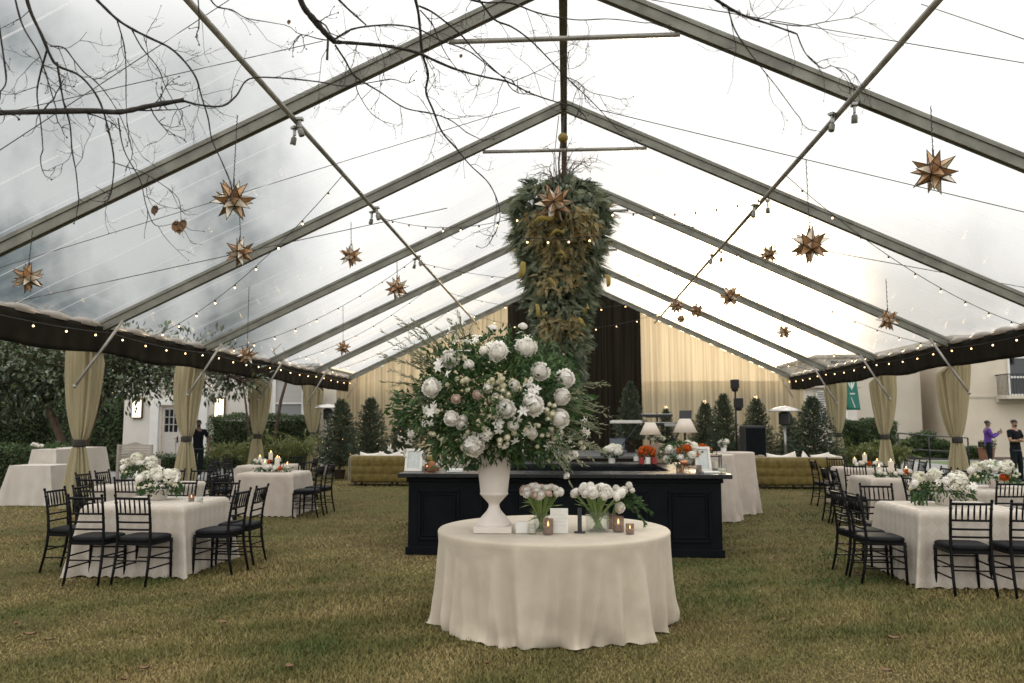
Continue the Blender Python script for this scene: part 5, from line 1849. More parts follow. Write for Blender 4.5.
firpx('pointed lighter fir tree directly left of the slim light stand', 723, 396, 28.6, .78, 1, lights=16)
firpx('fir tree with a lit topper behind the black speaker', 756, 400, 28.0, .84, 0, top=True, lights=16)
firpx('small dark fir behind the pole of the right patio heater', 788, 414, 27.5, .8, 1, lights=10)
firpx('largest dark fir in the rear right corner of the tent', 812, 399, 26.3, 1.1, 2, lights=14)

# ------------------------------------------------------------------ stage and band gear
def stage():
    t = thing('stage_platform', 'low grey stage platform in front of the black velvet curtain', 'stage', (1.5, 29.2, 0))
    MB().box((0, 0, STZ - .04), (7.6, 6.0, .08)).build('deck', M['stage'], t, bevel=.01)
    m = MB()
    rows = [[(-3.75 + 7.5 * i / 200, -2.96 + .02 * math.sin(i * .9), z) for i in range(201)] for z in (.01, .3, STZ - .09)]
    m.grid(rows).build('skirt', M['black_drape'], t, smooth=True)
    for k in range(3): MB().box((-2.3, -3.2 - .28 * k, STZ - .18 - .17 * k), (1.1, .28, .04)).box((-2.3, -3.07 - .28 * k, (STZ - .2 - .17 * k) / 2), (1.05, .02, STZ - .2 - .17 * k)).build('step', M['stage'], t)
    x0 = -2.3
    for sx in (-1, 1):
        m = MB()
        xx = x0 + sx * .56
        m.tube([(xx, -3.0, STZ - .05), (xx, -3.0, STZ + 1.05), (xx, -3.9, 1.0), (xx, -3.9, .02)], .024, 8)
        m.tube([(xx, -3.0, STZ + .55), (xx, -3.9, .55)], .018, 8)
        m.build('handrail', M['grey_metal'], t, smooth=True)
stage()
def gp(px, py, Y, z=None):
    p = at(px, py, Y)
    return Vector((p.x, Y, STZ if z is None else z)), p.z
def keyboard(label, px, py, Y, L, mat, rz, white=False, seed=0):
    p, z = gp(px, py, Y)
    t = thing('keyboard', label, 'keyboard', (p.x, p.y, z), R(rz), 'keyboards on the stage')
    MB().box((0, 0, 0), (L, .30, .09)).build('case', mat, t, bevel=.01)
    m = MB()
    nk = 36
    for i in range(nk): m.box((-L * .45 + L * .9 * (i + .5) / nk, -.07, .05), (L * .9 / nk * .9, .15, .02))
    m.build('white_keys', M['white_key'], t)
    for i in range(2):
        MB().box(((-.3 + .6 * i) * L, .09, .05), (.18, .06, .012)).build('control_panel', M['red'] if white else M['grey_metal'], t)
    return p, z
def xstand(label, p, z0, h, w, rz=0):
    t = thing('keyboard_stand', label, 'stand', (p.x, p.y, z0), R(rz), 'keyboard stands on the stage')
    MB().tube([(-w / 2, -.16, .02), (w / 2, -.16, h)], .018, 8).tube([(-w / 2, .16, .02), (-w / 2, -.16, .02)], .018, 8).tube([(w / 2, -.16, h), (w / 2, .16, h)], .018, 8).build('leg', M['black_metal'], t, smooth=True)
    MB().tube([(w / 2, .16, .02), (-w / 2, .16, h)], .018, 8).tube([(w / 2, .16, .02), (w / 2, -.16, .02)], .018, 8).tube([(-w / 2, -.16, h), (-w / 2, .16, h)], .018, 8).build('leg', M['black_metal'], t, smooth=True)
p, z = keyboard('pale keyboard with a red end panel in front of the slim stage fir', 626, 422, 27.2, 1.05, M['frame_white'], 4, True)
xstand('crossed stand carrying the pale keyboard in front of the slim stage fir', p, STZ, z - STZ - .05, .8, 4)
p, z = keyboard('upper black keyboard of the two tiered stand on the stage', 656, 415.5, 27.6, 1.1, M['black_plastic'], -3)
p2, z2 = keyboard('lower black keyboard of the two tiered stand on the stage', 660, 424, 27.35, 1.15, M['black_plastic'], -3)
t = thing('keyboard_stand', 'black column stand carrying two keyboards on the stage', 'stand', (p.x + .05, 27.6, STZ), 0, 'keyboard stands on the stage')
MB().tube([(0, .14, .02), (0, .14, z - STZ + .1)], .03, 8).build('column', M['black_metal'], t, smooth=True)
MB().box((0, .05, z - STZ - .06), (.8, .3, .025)).build('arm', M['black_metal'], t)
MB().box((0.05, .0, z2 - STZ - .06), (.8, .4, .025)).build('arm', M['black_metal'], t)
MB().box((0, .0, .02), (.9, .5, .03)).build('foot', M['black_metal'], t)
def laptop():
    p, z = gp(684, 419, 27.0)
    t = thing('laptop', 'open laptop on a stand among the keyboards on the stage', 'laptop', (p.x, p.y, z), R(-25))
    MB().box((0, 0, 0), (.40, .28, .02)).build('base', M['grey_metal'], t, bevel=.004)
    m = MB().box((0, 0, .15), (.42, .014, .30))
    Mx = Matrix.Translation((0, .13, 0)) @ Matrix.Rotation(R(-18), 4, 'X')
    m.v = [tuple(Mx @ Vector(q)) for q in m.v]
    m.build('screen_lid', M['black_plastic'], t, bevel=.004)
    s = thing('laptop_stand', 'slim black stand holding the laptop on the stage', 'stand', (p.x, p.y, STZ))
    MB().tube([(0, 0, .02), (0, 0, z - STZ - .03)], .02, 8).build('pole', M['black_metal'], s, smooth=True)
    MB().box((0, 0, z - STZ - .02), (.34, .24, .015)).build('plate', M['black_metal'], s)
    for k in range(3):
        a = 2 * PI * k / 3
        MB().tube([(0, 0, .3), (.35 * math.cos(a), .35 * math.sin(a), .012)], .014, 6).build('leg', M['black_metal'], s)
    q, z = gp(674, 425, 26.8)
    x = thing('audio_mixer', 'grey audio mixing desk beside the laptop on the stage', 'mixer', (q.x, q.y, z), R(-8))
    MB().box((0, 0, 0), (.62, .42, .10)).build('case', M['grey_metal'], x, bevel=.01)
    m = MB()
    for i in range(10):
        for j in range(4): m.box((-.27 + .06 * i, -.14 + .08 * j, .058), (.018, .018, .02))
    m.build('control_knobs', M['black_plastic'], x)
    y = thing('folding_stand', 'black folding stand under the audio mixing desk', 'stand', (q.x, q.y, STZ))
    for s_ in (-1, 1):
        MB().tube([(s_ * -.25, -.15, .012), (s_ * .25, -.15, z - STZ - .055)], .016, 6).tube([(s_ * -.25, .15, .012), (s_ * .25, .15, z - STZ - .055)], .016, 6).build('leg', M['black_metal'], y)
laptop()
def speaker():
    p = at(752, 425, 23.0)
    a, b = at(741.5, 425, 23.0).x, at(763, 425, 23.0).x
    H = p.z
    t = thing('loudspeaker', 'tall black loudspeaker cabinet between the sideways sofa and the firs', 'speaker', ((a + b) / 2, 23.0, 0), R(4))
    MB().box((0, 0, H / 2), (b - a, .55, H - .04)).build('cabinet', M['black_plastic'], t, bevel=.02)
    MB().box((0, -.285, H / 2), (b - a - .06, .02, H - .16)).build('grille', M['bar'], t, bevel=.005)
    for s in (-1, 1): MB().box((s * ((b - a) / 2 + .005), 0, H * .62), (.02, .16, .06)).build('handle', M['black_metal'], t, bevel=.005)
speaker()
def light_stand():
    p = at(737.5, 470, 26.5)
    zt = at(737, 384, 26.5).z
    t = thing('light_stand', 'slim black stand carrying two stage lights, right of the stage', 'light stand', (p.x, 26.5, 0))
    MB().tube([(0, 0, .02), (0, 0, zt)], .03, 8).build('pole', M['black_metal'], t, smooth=True)
    for k in range(3):
        a = 2 * PI * k / 3 + .3
        MB().tube([(0, 0, .8), (.55 * math.cos(a), .55 * math.sin(a), .015)], .018, 6).build('leg', M['black_metal'], t)
    for z, s, x in ((zt, 1, -.02), (at(737, 403, 26.5).z, 1.1, .08)):
        m = MB().box((x, -.05, z), (.24 * s, .26, .28 * s)).lathe([(.08, 0), (.11, .05), (.11, .12)], 12, c=(x, -.05, z - .25))
        m.build('stage_light', M['black_metal'], t, bevel=.01)
light_stand()
o = MB().lathe([(.30, 0), (.36, .5), (.38, .52), (.34, .52), (.30, .4), (0, .4)], 4, rot0=PI / 4).build('planter', M['blue_planter'], None, auto=30, loc=(at(620, 440, 27.0).x, 28.4, STZ))
tag(o, 'square blue grey planter at the foot of the slim stage fir', 'planter')
def mic(label, px, py, Y, h):
    p, z = gp(px, py, Y)
    t = thing('microphone_stand', label, 'microphone', (p.x, p.y, STZ), 0, 'microphone stands on the stage')
    hh = z - STZ
    MB().tube([(0, 0, .02), (0, 0, hh)], .012, 6).build('pole', M['black_metal'], t)
    MB().lathe([(0, .0), (.14, 0), (.14, .02), (0, .03)], 16).build('base', M['black_metal'], t, auto=40)
    MB().tube([(0, 0, hh), (.0, -.12, hh + .06)], [.014, .012], 6).ball((0, -.16, hh + .08), .035, 8, 6).build('microphone_head', M['black_plastic'], t, smooth=True)
mic('microphone on a black stand left of the pale keyboard on the stage', 609, 410, 27.6, 1.5)

# ------------------------------------------------------------------ left side: draped display tables, bench
def box_cloth(name, label, c, dx, dy, h, seed):
    rnd = random.Random(seed)
    n = 160
    rows = []
    for r in (.02, .6, 1.0):
        rows.append([(x * dx / 2 * r, y * dy / 2 * r, h) for x, y in sq(n)])
    for k in range(1, 11):
        s = k / 10
        row = []
        for i, (x, y) in enumerate(sq(n)):
            co = max(0, min(abs(x), abs(y)) - .85) / .15
            f = .010 * math.sin(i * .55 + seed) * s + .012 * math.sin(i * .21 + 2 * seed) * s
            g = 1 + (.05 + .16 * co * s) * s
            nx, ny = (math.copysign(1, x), 0) if abs(x) >= abs(y) else (0, math.copysign(1, y))
            row.append((x * dx / 2 + nx * (.05 * s + f) + x * .12 * co * s, y * dy / 2 + ny * (.05 * s + f) + y * .12 * co * s, max(.006, h * (1 - s))))
        rows.append(row)
    o = MB().grid(rows, closed=True).build(name, M['white_cloth'], smooth=True, loc=c)
    o.data.set_sharp_from_angle(angle=R(60))
    return tag(o, label, 'tablecloth', 'cloths on the display tables at the left edge')
def sq(n):
    out = []
    for i in range(n):
        q, f = divmod(i, n // 4)
        u = -1 + 2 * f / (n // 4)
        out.append([(1, u), (-u, 1), (-1, -u), (u, -1)][q])
    return out
def display(label, clabel, px0, px1, ytop, Y, dy, h, seed):
    a, b = at(px0, ytop, Y).x, at(px1, ytop, Y).x
    t = thing('display_table', label, 'table', ((a + b) / 2, Y + dy / 2, 0), 0, 'display tables at the left edge')
    MB().box((0, 0, h - .025), (b - a - .03, dy - .03, .03)).build('tabletop', M['tan_wood'], t)
    for sx in (-1, 1):
        for sy in (-1, 1): MB().box((sx * ((b - a) / 2 - .08), sy * (dy / 2 - .08), (h - .04) / 2), (.04, .04, h - .04)).build('leg', M['tan_wood'], t)
    box_cloth('tablecloth', clabel, ((a + b) / 2, Y + dy / 2, 0), b - a, dy, h + .004, seed)
display('lower of the two draped display tables at the left edge', 'white cloth on the lower display table at the left edge', 9, 50, 468, 15.8, .8, .80, 1)
display('taller of the two draped display tables at the left edge', 'white cloth on the taller display table at the left edge, to the grass', 32, 56, 448, 16.7, 1.0, 1.10, 2)
display('display table behind the first left tied drape', 'bright white cloth on the display table behind the first left drape', 54, 84, 448, 17.9, .9, 1.1, 3)
p = at(45, 446, 17.2)
small_greens('sparse leaf garland on the taller display table at the left', Vector((p.x, 17.2, 1.107)), 31, False)
def bench():
    a, b = at(117, 460, 22.5), at(152, 460, 22.5)
    L = b.x - a.x
    t = thing('garden_bench', 'beige painted garden bench with slatted crested back beyond the left tables', 'bench', ((a.x + b.x) / 2, 22.5, 0))
    m = MB()
    for k in range(7): m.box((0, 0, .52 + .072 * k), (L - .1, .03, .055))
    m.build('back_slats', M['beige_paint'], t)
    for s in (-1, 1): MB().box((s * (L / 2 - .03), 0, .53), (.07, .07, 1.06)).build('leg', M['beige_paint'], t, bevel=.006)
    for s in (-1, 1): MB().box((s * (L / 2 - .03), .48, .32), (.07, .07, .64)).build('leg', M['beige_paint'], t, bevel=.006)
    m = MB()
    pts = [(-L / 2, 0), (-L / 2, .05), (-.25, .06), (-.15, .09), (0, .13), (.15, .09), (.25, .06), (L / 2, .05), (L / 2, 0)]
    n = len(pts)
    m.add([(x, -.025, 1.0 + z) for x, z in pts] + [(x, .025, 1.0 + z) for x, z in pts], [tuple(range(n))[::-1], tuple(range(n, 2 * n))] + [(i, (i + 1) % n, n + (i + 1) % n, n + i) for i in range(n)])
    m.build('crest_rail', M['beige_paint'], t)
    m = MB()
    for k in range(5): m.box((0, .06 + .1 * k, .44), (L - .06, .08, .03))
    m.build('seat', M['beige_paint'], t)
bench()

# ------------------------------------------------------------------ hedges, shrubs, trees
def hedge(label, x0, x1, y, h, dp, seed, n=9000, cat='hedge', mat=None, ll=(.05, .10), z0=0.0, round_=.12):
    g = np.random.default_rng(seed)
    t = thing('hedge', label, cat, ((x0 + x1) / 2, y, z0))
    W_ = x1 - x0
    face = g.random(n)
    u = g.uniform(-.5, .5, n); v = g.random(n); w = g.uniform(-.5, .5, n)
    dep = g.random(n) ** 2 * .22
    x = u * W_; yy = w * dp; z = v * h
    f1 = face < .58; f2 = (face >= .58) & (face < .82); f3 = face >= .82
    yy[f1] = -dp / 2 + dep[f1]
    z[f2] = h - dep[f2]
    s = np.where(g.random(n) < .5, -1, 1)
    x[f3] = (s * (W_ / 2 - dep))[f3]
    bump = .07 * np.sin(x * 3.1 + seed) * np.sin(z * 4.0) + .06 * np.sin(x * 7.7 + z * 5)
    yy += np.where(f1, bump, 0); z += np.where(f2, .06 * np.sin(x * 4.3) + .05 * np.sin(x * 11), 0)
    D = g.normal(size=(n, 3)) * .8
    D[:, 1] -= np.where(f1, .7, 0); D[:, 2] += np.where(f2, .8, .25)
    P = np.stack([x, yy, z.clip(0.02)], 1)
    L = g.uniform(ll[0], ll[1], n)
    leaves('leaves', P, D, L, L * .55, mat or M['hedge'], t, .2)
    m = MB()
    for k in range(max(3, int(W_ / .5))):
        xx = -W_ / 2 + W_ * (k + .5) / max(3, int(W_ / .5))
        m.tube([(xx, 0, 0), (xx + .05, 0, h * .5), (xx, 0, h * .85)], [.04, .03, .015], 6)
    m.build('stems', M['trunk'], t)
    core = MB().box((0, .03, h * .46), (W_ * .93, dp * .60, h * .88)).build('hedge_core', pmat('dark_hedge_core', (.012, .016, .008), (.02, .022, .012), rough=1, ns=20), t)  # one solid near-black block filling the hedge behind its leaves
hedge('clipped green hedge before the white building, behind the left tables', at(213, 450, 30).x, at(315, 450, 30).x, 30.0, 1.95, 1.2, 1, 13000)
hedge('clipped green hedge behind the right rear drapes', at(842, 450, 30).x, at(897, 450, 30).x, 30.5, 1.75, 1.4, 2, 11000)
hedge('dark tall hedge in the shade of the magnolia at the left edge', -22, -16.8, 26, 2.3, 1.4, 3, 12000, ll=(.07, .13))
hedge('tall far hedge left of the white building', -25.5, -18.6, 33.0, 2.6, 1.4, 6, 9000, ll=(.09, .16))
hedge('low dark hedge beside the display tables at the left edge', -17.6, -12.9, 20.6, 1.05, .9, 4, 8000)
hedge('bright green low border planting by the patio', -16.5, -12.2, 27.6, .55, .9, 5, 4500, 'shrubs')
def fern(label, px, Y, h, seed, n=26, grp='ferns and grassy plants along the borders', mat=None, zb=0.0):
    rnd = random.Random(seed)
    p = at(px, 460, Y)
    t = thing('fern', label, 'plant', (p.x, Y, zb), 0, grp)
    P, D = [], []
    m = MB()
    for k in range(n):
        a = rnd.random() * 6.28
        ln = h * rnd.uniform(.7, 1.1)
        o_ = rnd.uniform(.25, .75)
        e = Vector((math.cos(a) * ln * o_, math.sin(a) * ln * o_, ln * rnd.uniform(.55, .95)))
        c = Vector((e.x * .3, e.y * .3, ln * 1.0))
        spray(m, None, Vector((0, 0, .0)), c, e, 20, .05, rnd, P, D, .006)
    m.build('stems', mat or M['fern'], t)
    leaves('fronds', np.array(P), np.array(D), .16, .03, mat or M['fern'], t)
FN = ['pale leafy fern in front of the left hedge, %s from the left' % q for q in ('first', 'second', 'third', 'fourth', 'fifth', 'sixth', 'seventh', 'last')]
for k, px in enumerate((214, 229, 244, 256, 268, 280, 292, 304)): fern(FN[k], px, 26.6 + .4 * (k % 2), .95 + .2 * (k % 3 == 1) + (.25 if k > 3 else 0), 60 + k)
for k, px in enumerate((848, 860, 872, 889, 899)):
    fern('straw coloured grassy plant in front of the right hedge, %s from the left' % ('first', 'second', 'third', 'fourth', 'fifth')[k], px, 27.5, .95 + .2 * (k % 2), 80 + k)
for k, (px, h, nm) in enumerate(((908, .9, 'leftmost'), (922, 1.2, 'second'), (935, .8, 'third'), (948, .6, 'fourth'), (966, .5, 'rightmost'))):
    p = at(px, 455, 40)
    hedge('small dark shrub in the bed under the cream building, %s of five' % nm, p.x - .45, p.x + .45, 39.8, h, .9, 90 + k, 1800, 'shrub', ll=(.07, .13))
o = MB().lathe([(.28, 0), (.36, .55), (.40, .58), (.36, .6), (.32, .5), (0, .5)], 20).build('planter', M['terracotta'], None, auto=40, loc=(at(984, 450, 38.0).x, 37.8, 0)); tag(o, 'terracotta planter by the cream wall behind the man in purple', 'planter')
hedge('small green plant in the terracotta planter by the cream wall', at(984, 450, 38).x - .28, at(984, 450, 38).x + .28, 37.8, .4, .5, 98, 500, 'plant', z0=.5)

def leafy_tree(label, base, trunks, blobs, n, seed, ll, mat, name='magnolia_tree', cat='tree', wid=.42):
    g = np.random.default_rng(seed)
    t = thing(name, label, cat, base)
    for tr in trunks:
        m = MB()
        m.tube([Vector(q) for q in tr[0]], tr[1], 10)
        m.build('trunk', M['trunk'], t, smooth=True)
    P, D, N = [], [], []
    tot = sum(b[1][0] * b[1][2] for b in blobs)
    br = MB()
    for c, a in blobs:
        k = int(n * a[0] * a[2] / tot)
        nc = max(6, k // 26)
        cd_ = unit(g.normal(size=(nc, 3)))
        cr = .55 + .5 * g.random(nc)
        cc = np.array(c) + cd_ * np.array(a) * cr[:, None]
        for q in range(0, nc, 3):
            br.tube([Vector(c), Vector((cc[q] + np.array(c)) / 2) + Vector((0, 0, -.1)), Vector(cc[q])], [.05, .03, .012], 5)
        idx = g.integers(0, nc, k)
        off = g.normal(size=(k, 3)) * .20
        P.append(cc[idx] + off)
        D.append(unit(off) * .9 + cd_[idx] * .5 + g.normal(size=(k, 3)) * .3)
        N.append(g.normal(size=(k, 3)) * .6 + np.array([0, 0, 1.0]))
    P, D, N = map(np.concatenate, (P, D, N))
    L = g.uniform(ll[0], ll[1], len(P))
    leaves('crown', P, D, L, L * wid, mat, t, .15, N)
    br.build('limb', M['trunk'], t)
leafy_tree('broad dark glossy magnolia with reddish trunks at the left edge', (-14.3, 22.5, 0),
           [([(0, 0, 0), (.1, 0, 1.2), (-.1, .1, 2.4), (-.5, 0, 3.4), (-.7, 0, 4.2)], [.17, .13, .12, .1, .05]),
            ([(.25, .1, 0), (.4, 0, 1.2), (.75, 0, 2.4), (1.4, 0, 3.4), (2.0, 0, 4.4)], [.14, .11, .1, .08, .04]),
            ([(-.2, .1, 0), (-.35, 0, 1.2), (-1.0, 0, 2.6), (-1.8, 0, 4.2)], [.13, .11, .09, .05])],
           [((-.6, 0, 3.3), (2.4, 1.8, .95)), ((-2.4, 0, 3.1), (1.9, 1.8, 1.1)), ((1.6, 0, 3.3), (1.7, 1.6, .85)), ((3.3, .3, 3.35), (1.5, 1.4, .75)), ((.2, 0, 3.4), (2.2, 2, .8)), ((4.4, .4, 3.1), (.9, .9, .5)), ((-3.4, -.4, 2.9), (1.6, 1.4, 1.1)), ((0.4, -.5, 3.0), (1.4, 1.0, .6))],
           15000, 7, (.12, .24), M['magnolia'])
for k, (x, y, h, r) in enumerate(((-26, 34, 7.5, 3.2), (-21, 38, 6.5, 2.8), (-33, 30, 8.5, 4.0))):
    leafy_tree('dark evergreen tree far back on the left, %s' % ('behind the shaded hedge', 'beside the white building', 'at the outer left edge')[k], (x, y, 0), [([(0, 0, 0), (.1, 0, h * .4), (0, 0, h * .8)], [.25, .18, .08])],
               [((0, 0, h * .55), (r, r, h * .42)), ((r * .5, 0, h * .3), (r * .8, r * .8, h * .25)), ((-r * .5, 0, h * .35), (r * .8, r * .8, h * .25))], 5200, 100 + k, (.22, .42), M['hedge'], 'evergreen_tree')
# slim bare trunks leaning by the left hedge, outside the tent
for k, (pts, r) in enumerate((([(270, 446), (281, 400), (289, 372)], .07), ([(313, 465), (318, 420), (322, 390)], .10), ([(321, 465), (312, 420), (302, 385)], .06), ([(252, 452), (246, 405), (243, 385), (250, 372)], .045))):
    Y = (28.3, 31.2, 31.0, 28.0)[k]
    q = [at(a, b, Y) for a, b in pts]
    q[0].z = 0
    b0 = Vector((q[0].x, Y, 0))
    t = thing('slim_tree', ('slim bare trunk leaning right before the sash window', 'thick reddish bare trunk beside the left patio heater', 'thin bare trunk leaning left by the last left drape', 'thin pale curving trunk left of the second left drape')[k], 'tree', b0, 0, 'slim bare trunks by the left hedge')
    d = q[-1] - q[-2]
    pts3 = [p_ - b0 for p_ in q] + [q[-1] - b0 + Vector((-.15, 0, .35)), q[-1] - b0 + Vector((-.45, 0, .6))]
    MB().tube(pts3, [r, r * .85, r * .7, r * .5, r * .25][:len(pts3)] if len(pts3) <= 5 else [r, r * .9, r * .8, r * .65, r * .45, r * .2], 8).build('trunk', M['trunk'], t, smooth=True)
    m = MB()
    rnd = random.Random(k)
    for j in range(6):
        s_ = pts3[2].lerp(pts3[-1], j / 6)
        m.tube([s_, s_ + Vector((rnd.uniform(-.5, .1), rnd.uniform(-.3, .3), .25)), s_ + Vector((rnd.uniform(-.9, .1), rnd.uniform(-.5, .5), .55))], [r * .35, r * .22, .008], 5)
    m.build('branches', M['trunk'], t, smooth=True)

# ------------------------------------------------------------------ right: lamp post banner, ramp railing
def banner():
    Y = 33.0
    a, b, c = at(845, 380, Y), at(846, 410, Y), at(860, 410, Y)
    t = thing('banner_post', 'post with a green banner carrying a white emblem, by the right hedge', 'banner', (a.x - .08, Y, 0))
    o = Vector((a.x - .08, Y, 0))
    MB().tube([(0, 0, 0), (0, 0, 3.9)], .05, 10).build('post', M['black_metal'], t, smooth=True)
    MB().tube([(0, 0, 3.75), (.62, 0, 3.75)], .018, 6).build('banner_arm', M['black_metal'], t)
    top = 3.72
    zb = b.z
    w0, w1 = at(855.5, 385, Y).x - a.x, c.x - b.x
    nx, nz = 8, 14
    rows = []
    for j in range(nz + 1):
        v = j / nz
        w = w0 + (w1 - w0) * v
        rows.append([(.08 + w * i / nx, -.03 - .05 * math.sin(PI * i / nx) * v, top + (zb - top) * v) for i in range(nx + 1)])
    bn = MB().grid(rows).build('banner_cloth', M['banner'], t, smooth=True)
    s_ = bn.modifiers.new('thick', 'SOLIDIFY'); s_.thickness = .006
    # white emblem: two wings and a spike, a short line of lettering under it, a sweeping stripe
    m = MB()
    def q(u, v):
        w = w0 + (w1 - w0) * v
        return (.08 + w * u, -.03 - .05 * math.sin(PI * u) * v - .012, top + (zb - top) * v)
    def poly(pts): m.add([q(*p_) for p_ in pts], [tuple(range(len(pts)))])
    poly([(.05, .0), (.92, .0), (.90, .06), (.07, .07)])
    poly([(.18, .26), (.36, .30), (.42, .42), (.34, .40)])
    poly([(.82, .24), (.60, .30), (.54, .42), (.66, .39)])
    poly([(.46, .14), (.54, .14), (.57, .40), (.49, .48), (.42, .40)])
    for i in range(5): poly([(.30 + .085 * i, .55), (.36 + .085 * i, .55), (.36 + .085 * i, .59), (.30 + .085 * i, .59)])
    poly([(.36, .66), (.40, .66), (.62, .93), (.57, .94)])
    m.build('emblem', M['card'], bn)
banner()
def railing():
    P_ = [at(898, 432, 27.5), at(917, 434, 29.5), at(948, 439, 31.5)]
    t = thing('ramp_railing', 'black metal handrail running down the paved ramp on the right', 'railing', (P_[0].x, 27.5, 0))
    o = Vector((P_[0].x, 27.5, 0))
    Q = [Vector((p_.x, Y, 1.05)) - o for p_, Y in zip(P_, (27.5, 28.6, 30.0))]
    for k, q in enumerate(Q):
        MB().tube([(q.x, q.y, .0), (q.x, q.y, 1.35 - .10 * k)], .03, 8).build('post', M['black_metal'], t, smooth=True)
    for dz in (0, -.5, -.78):
        MB().tube([(q.x, q.y, 1.35 - .10 * k + dz) for k, q in enumerate(Q)], .022, 8).build('rail', M['black_metal'], t, smooth=True)
railing()

# ------------------------------------------------------------------ hanging greenery
def hanging():
    rnd = random.Random(9)
    g = np.random.default_rng(9)
    HY = 15.3
    top = at(560, 192, HY)
    t = thing('hanging_greenery', 'huge hanging column of blue green cedar and gold dried sprays under the tent ridge', 'floral installation', top)
    def prof(z):       # half width at height below the top (metres)
        zs = [0.10, 0.0, -.15, -.35, -.62, -.95, -1.3, -2.0, -2.7, -3.2, -3.6, -3.9]
        ws = [.50, .76, .92, 1.00, 1.01, .90, .70, .58, .49, .40, .27, .15]
        return float(np.interp(-z, [-a for a in zs], ws))
    def zlim():
        return rnd.uniform(-3.95, .12)
    def fronds(nf, rr, ln, sel=None):
        P, D, N, L, var = [], [], [], [], []
        for k in range(nf):
            for _ in range(30):
                z = rnd.uniform(-3.8, .08); a = rnd.random() * 2 * PI
                if sel is None or sel(z, a): break
            w = prof(z)
            # lobes at the shoulders
            w *= 1 + .10 * math.sin(a * 2 + z * 3.0) + .06 * math.sin(a * 5 + z * 7)
            q = w * rnd.uniform(rr, 1.0)
            s = Vector((q * math.cos(a), q * .85 * math.sin(a), z))
            out = Vector((math.cos(a), math.sin(a), 0))
            up = .1
            d = (out * rnd.uniform(.5, 1.0) + Vector((0, 0, -rnd.uniform(.15, .95) + (.35 if z > -.1 else 0))) + rand_dir(rnd) * .85).normalized()
            l = rnd.uniform(.7, 1.15) * ln
            side = d.cross(rand_dir(rnd)).normalized()
            nn = d.cross(side)
            m_ = 15
            vv = rnd.random()
            for i in range(m_):
                u = (i + .5) / m_
                p_ = s + d * (l * u) + Vector((0, 0, -.16 * l * u * u))
                for sg in (-1, 1):
                    dd = d * .75 + side * sg * .8
                    P.append(p_); D.append(dd); N.append(nn); L.append(l * .34 * (1.05 - u * .75)); var.append(min(1, max(0, vv + rnd.uniform(-.2, .2))))
            P.append(s); D.append(d); N.append(nn); L.append(l * .5); var.append(vv)
        return map(np.array, (P, D, N, L, var))
    def put(name, mat, args, wd):
        P, D, N, L, var = args
        leaves(name, P, D, L, L * wd, mat, t, .1, N, var)
    front = lambda a: math.sin(a) < .35
    gold = lambda z, a: front(a) and abs(math.cos(a)) < .62 and ((-.55 > z > -1.45) or (-1.55 > z > -2.05 and rnd.random() < .6) or (-2.5 > z > -2.85))
    put('deep_green_sprays', M['deep_green'], fronds(1700, .55, .30), .30)
    put('cedar_greenery', M['cedar'], fronds(3300, .84, .235), .24)
    put('dried_gold_sprays', M['gold_spray'], fronds(760, 1.0, .20, gold), .26)
    # mustard ribbons of leaf
    for k, (px, py, dx, dy, w) in enumerate(((530, 226, 26, -14, 7), (523, 262, -6, 16, 8), (549, 238, 16, -12, 6), (556, 256, 10, -2, 6), (604, 276, 3, 10, 6), (545, 282, 10, 2, 5), (534, 305, 3, 12, 5), (583, 316, 4, -14, 5), (574, 322, 12, 2, 5), (545, 318, -4, -8, 4))):
        a = at(px, py, HY - 1.08) - top
        b = at(px + dx, py + dy, HY - 1.14) - top
        m = MB()
        d = b - a
        nrm = Vector((0, -1, 0)); side = d.cross(nrm).normalized()
        rows = []
        wm = w * HY / 800 * .5
        for i in range(9):
            u = i / 8
            c = a + d * u + Vector((.05 * math.sin(PI * u), -.10 * math.sin(PI * u), .06 * math.sin(2 * PI * u)))
            ww = .75 * wm * math.sin(PI * (.03 + .95 * u)) ** 1.15
            rows.append([c + side * ww * q + Vector((0, .03 * abs(q), 0)) for q in (-1, 0, 1)])
        m.grid(rows).build('mustard_leaf', M['mustard'], t, smooth=True)
    # curling twigs on the crown
    m = MB()
    for k in range(30):
        a = rnd.random() * 6.28
        s = Vector((.12 * math.cos(a), .12 * math.sin(a), rnd.uniform(.0, .25)))
        o_ = rnd.uniform(.45, 1.05)
        e = Vector((math.cos(a) * o_, math.sin(a) * o_ * .8, rnd.uniform(.05, .75)))
        c = Vector((e.x * .35, e.y * .35, e.z + rnd.uniform(.1, .5)))
        pts = [s * (1 - u) ** 2 + c * 2 * u * (1 - u) + e * u * u + rand_dir(rnd) * .035 for u in [i / 8 for i in range(9)]]
        m.tube(pts, [.010 * (1 - .75 * i / 8) for i in range(9)], 5)
        for j in range(3):
            b_ = pts[rnd.randint(3, 7)]
            e2 = b_ + rand_dir(rnd, .2) * rnd.uniform(.12, .3)
            m.tube([b_, (b_ + e2) * .5 + rand_dir(rnd) * .03, e2], [.006, .004, .002], 4)
    m.build('curly_twigs', M['trunk'], t, smooth=True)
    apex = Vector((0, 15.22, APEX - .2)) - top
    m = MB().tube([Vector((0, 0, -.2)), Vector((-.02, 0, .6)), apex], .02, 6)
    m.tube([Vector((-.04, 0, .1)), Vector((-.10, .0, .8)), apex + Vector((-.1, 0, 0))], .008, 5)
    m.build('hanging_cable', M['wire'], t)
    MB().ball(apex + Vector((-.02, -.08, -.48)), .10, 12, 8).build('moss_ball', M['mustard'], t, smooth=True)
    # solid dark core added inside; its colour stands for shade between the sprays
    rows = []
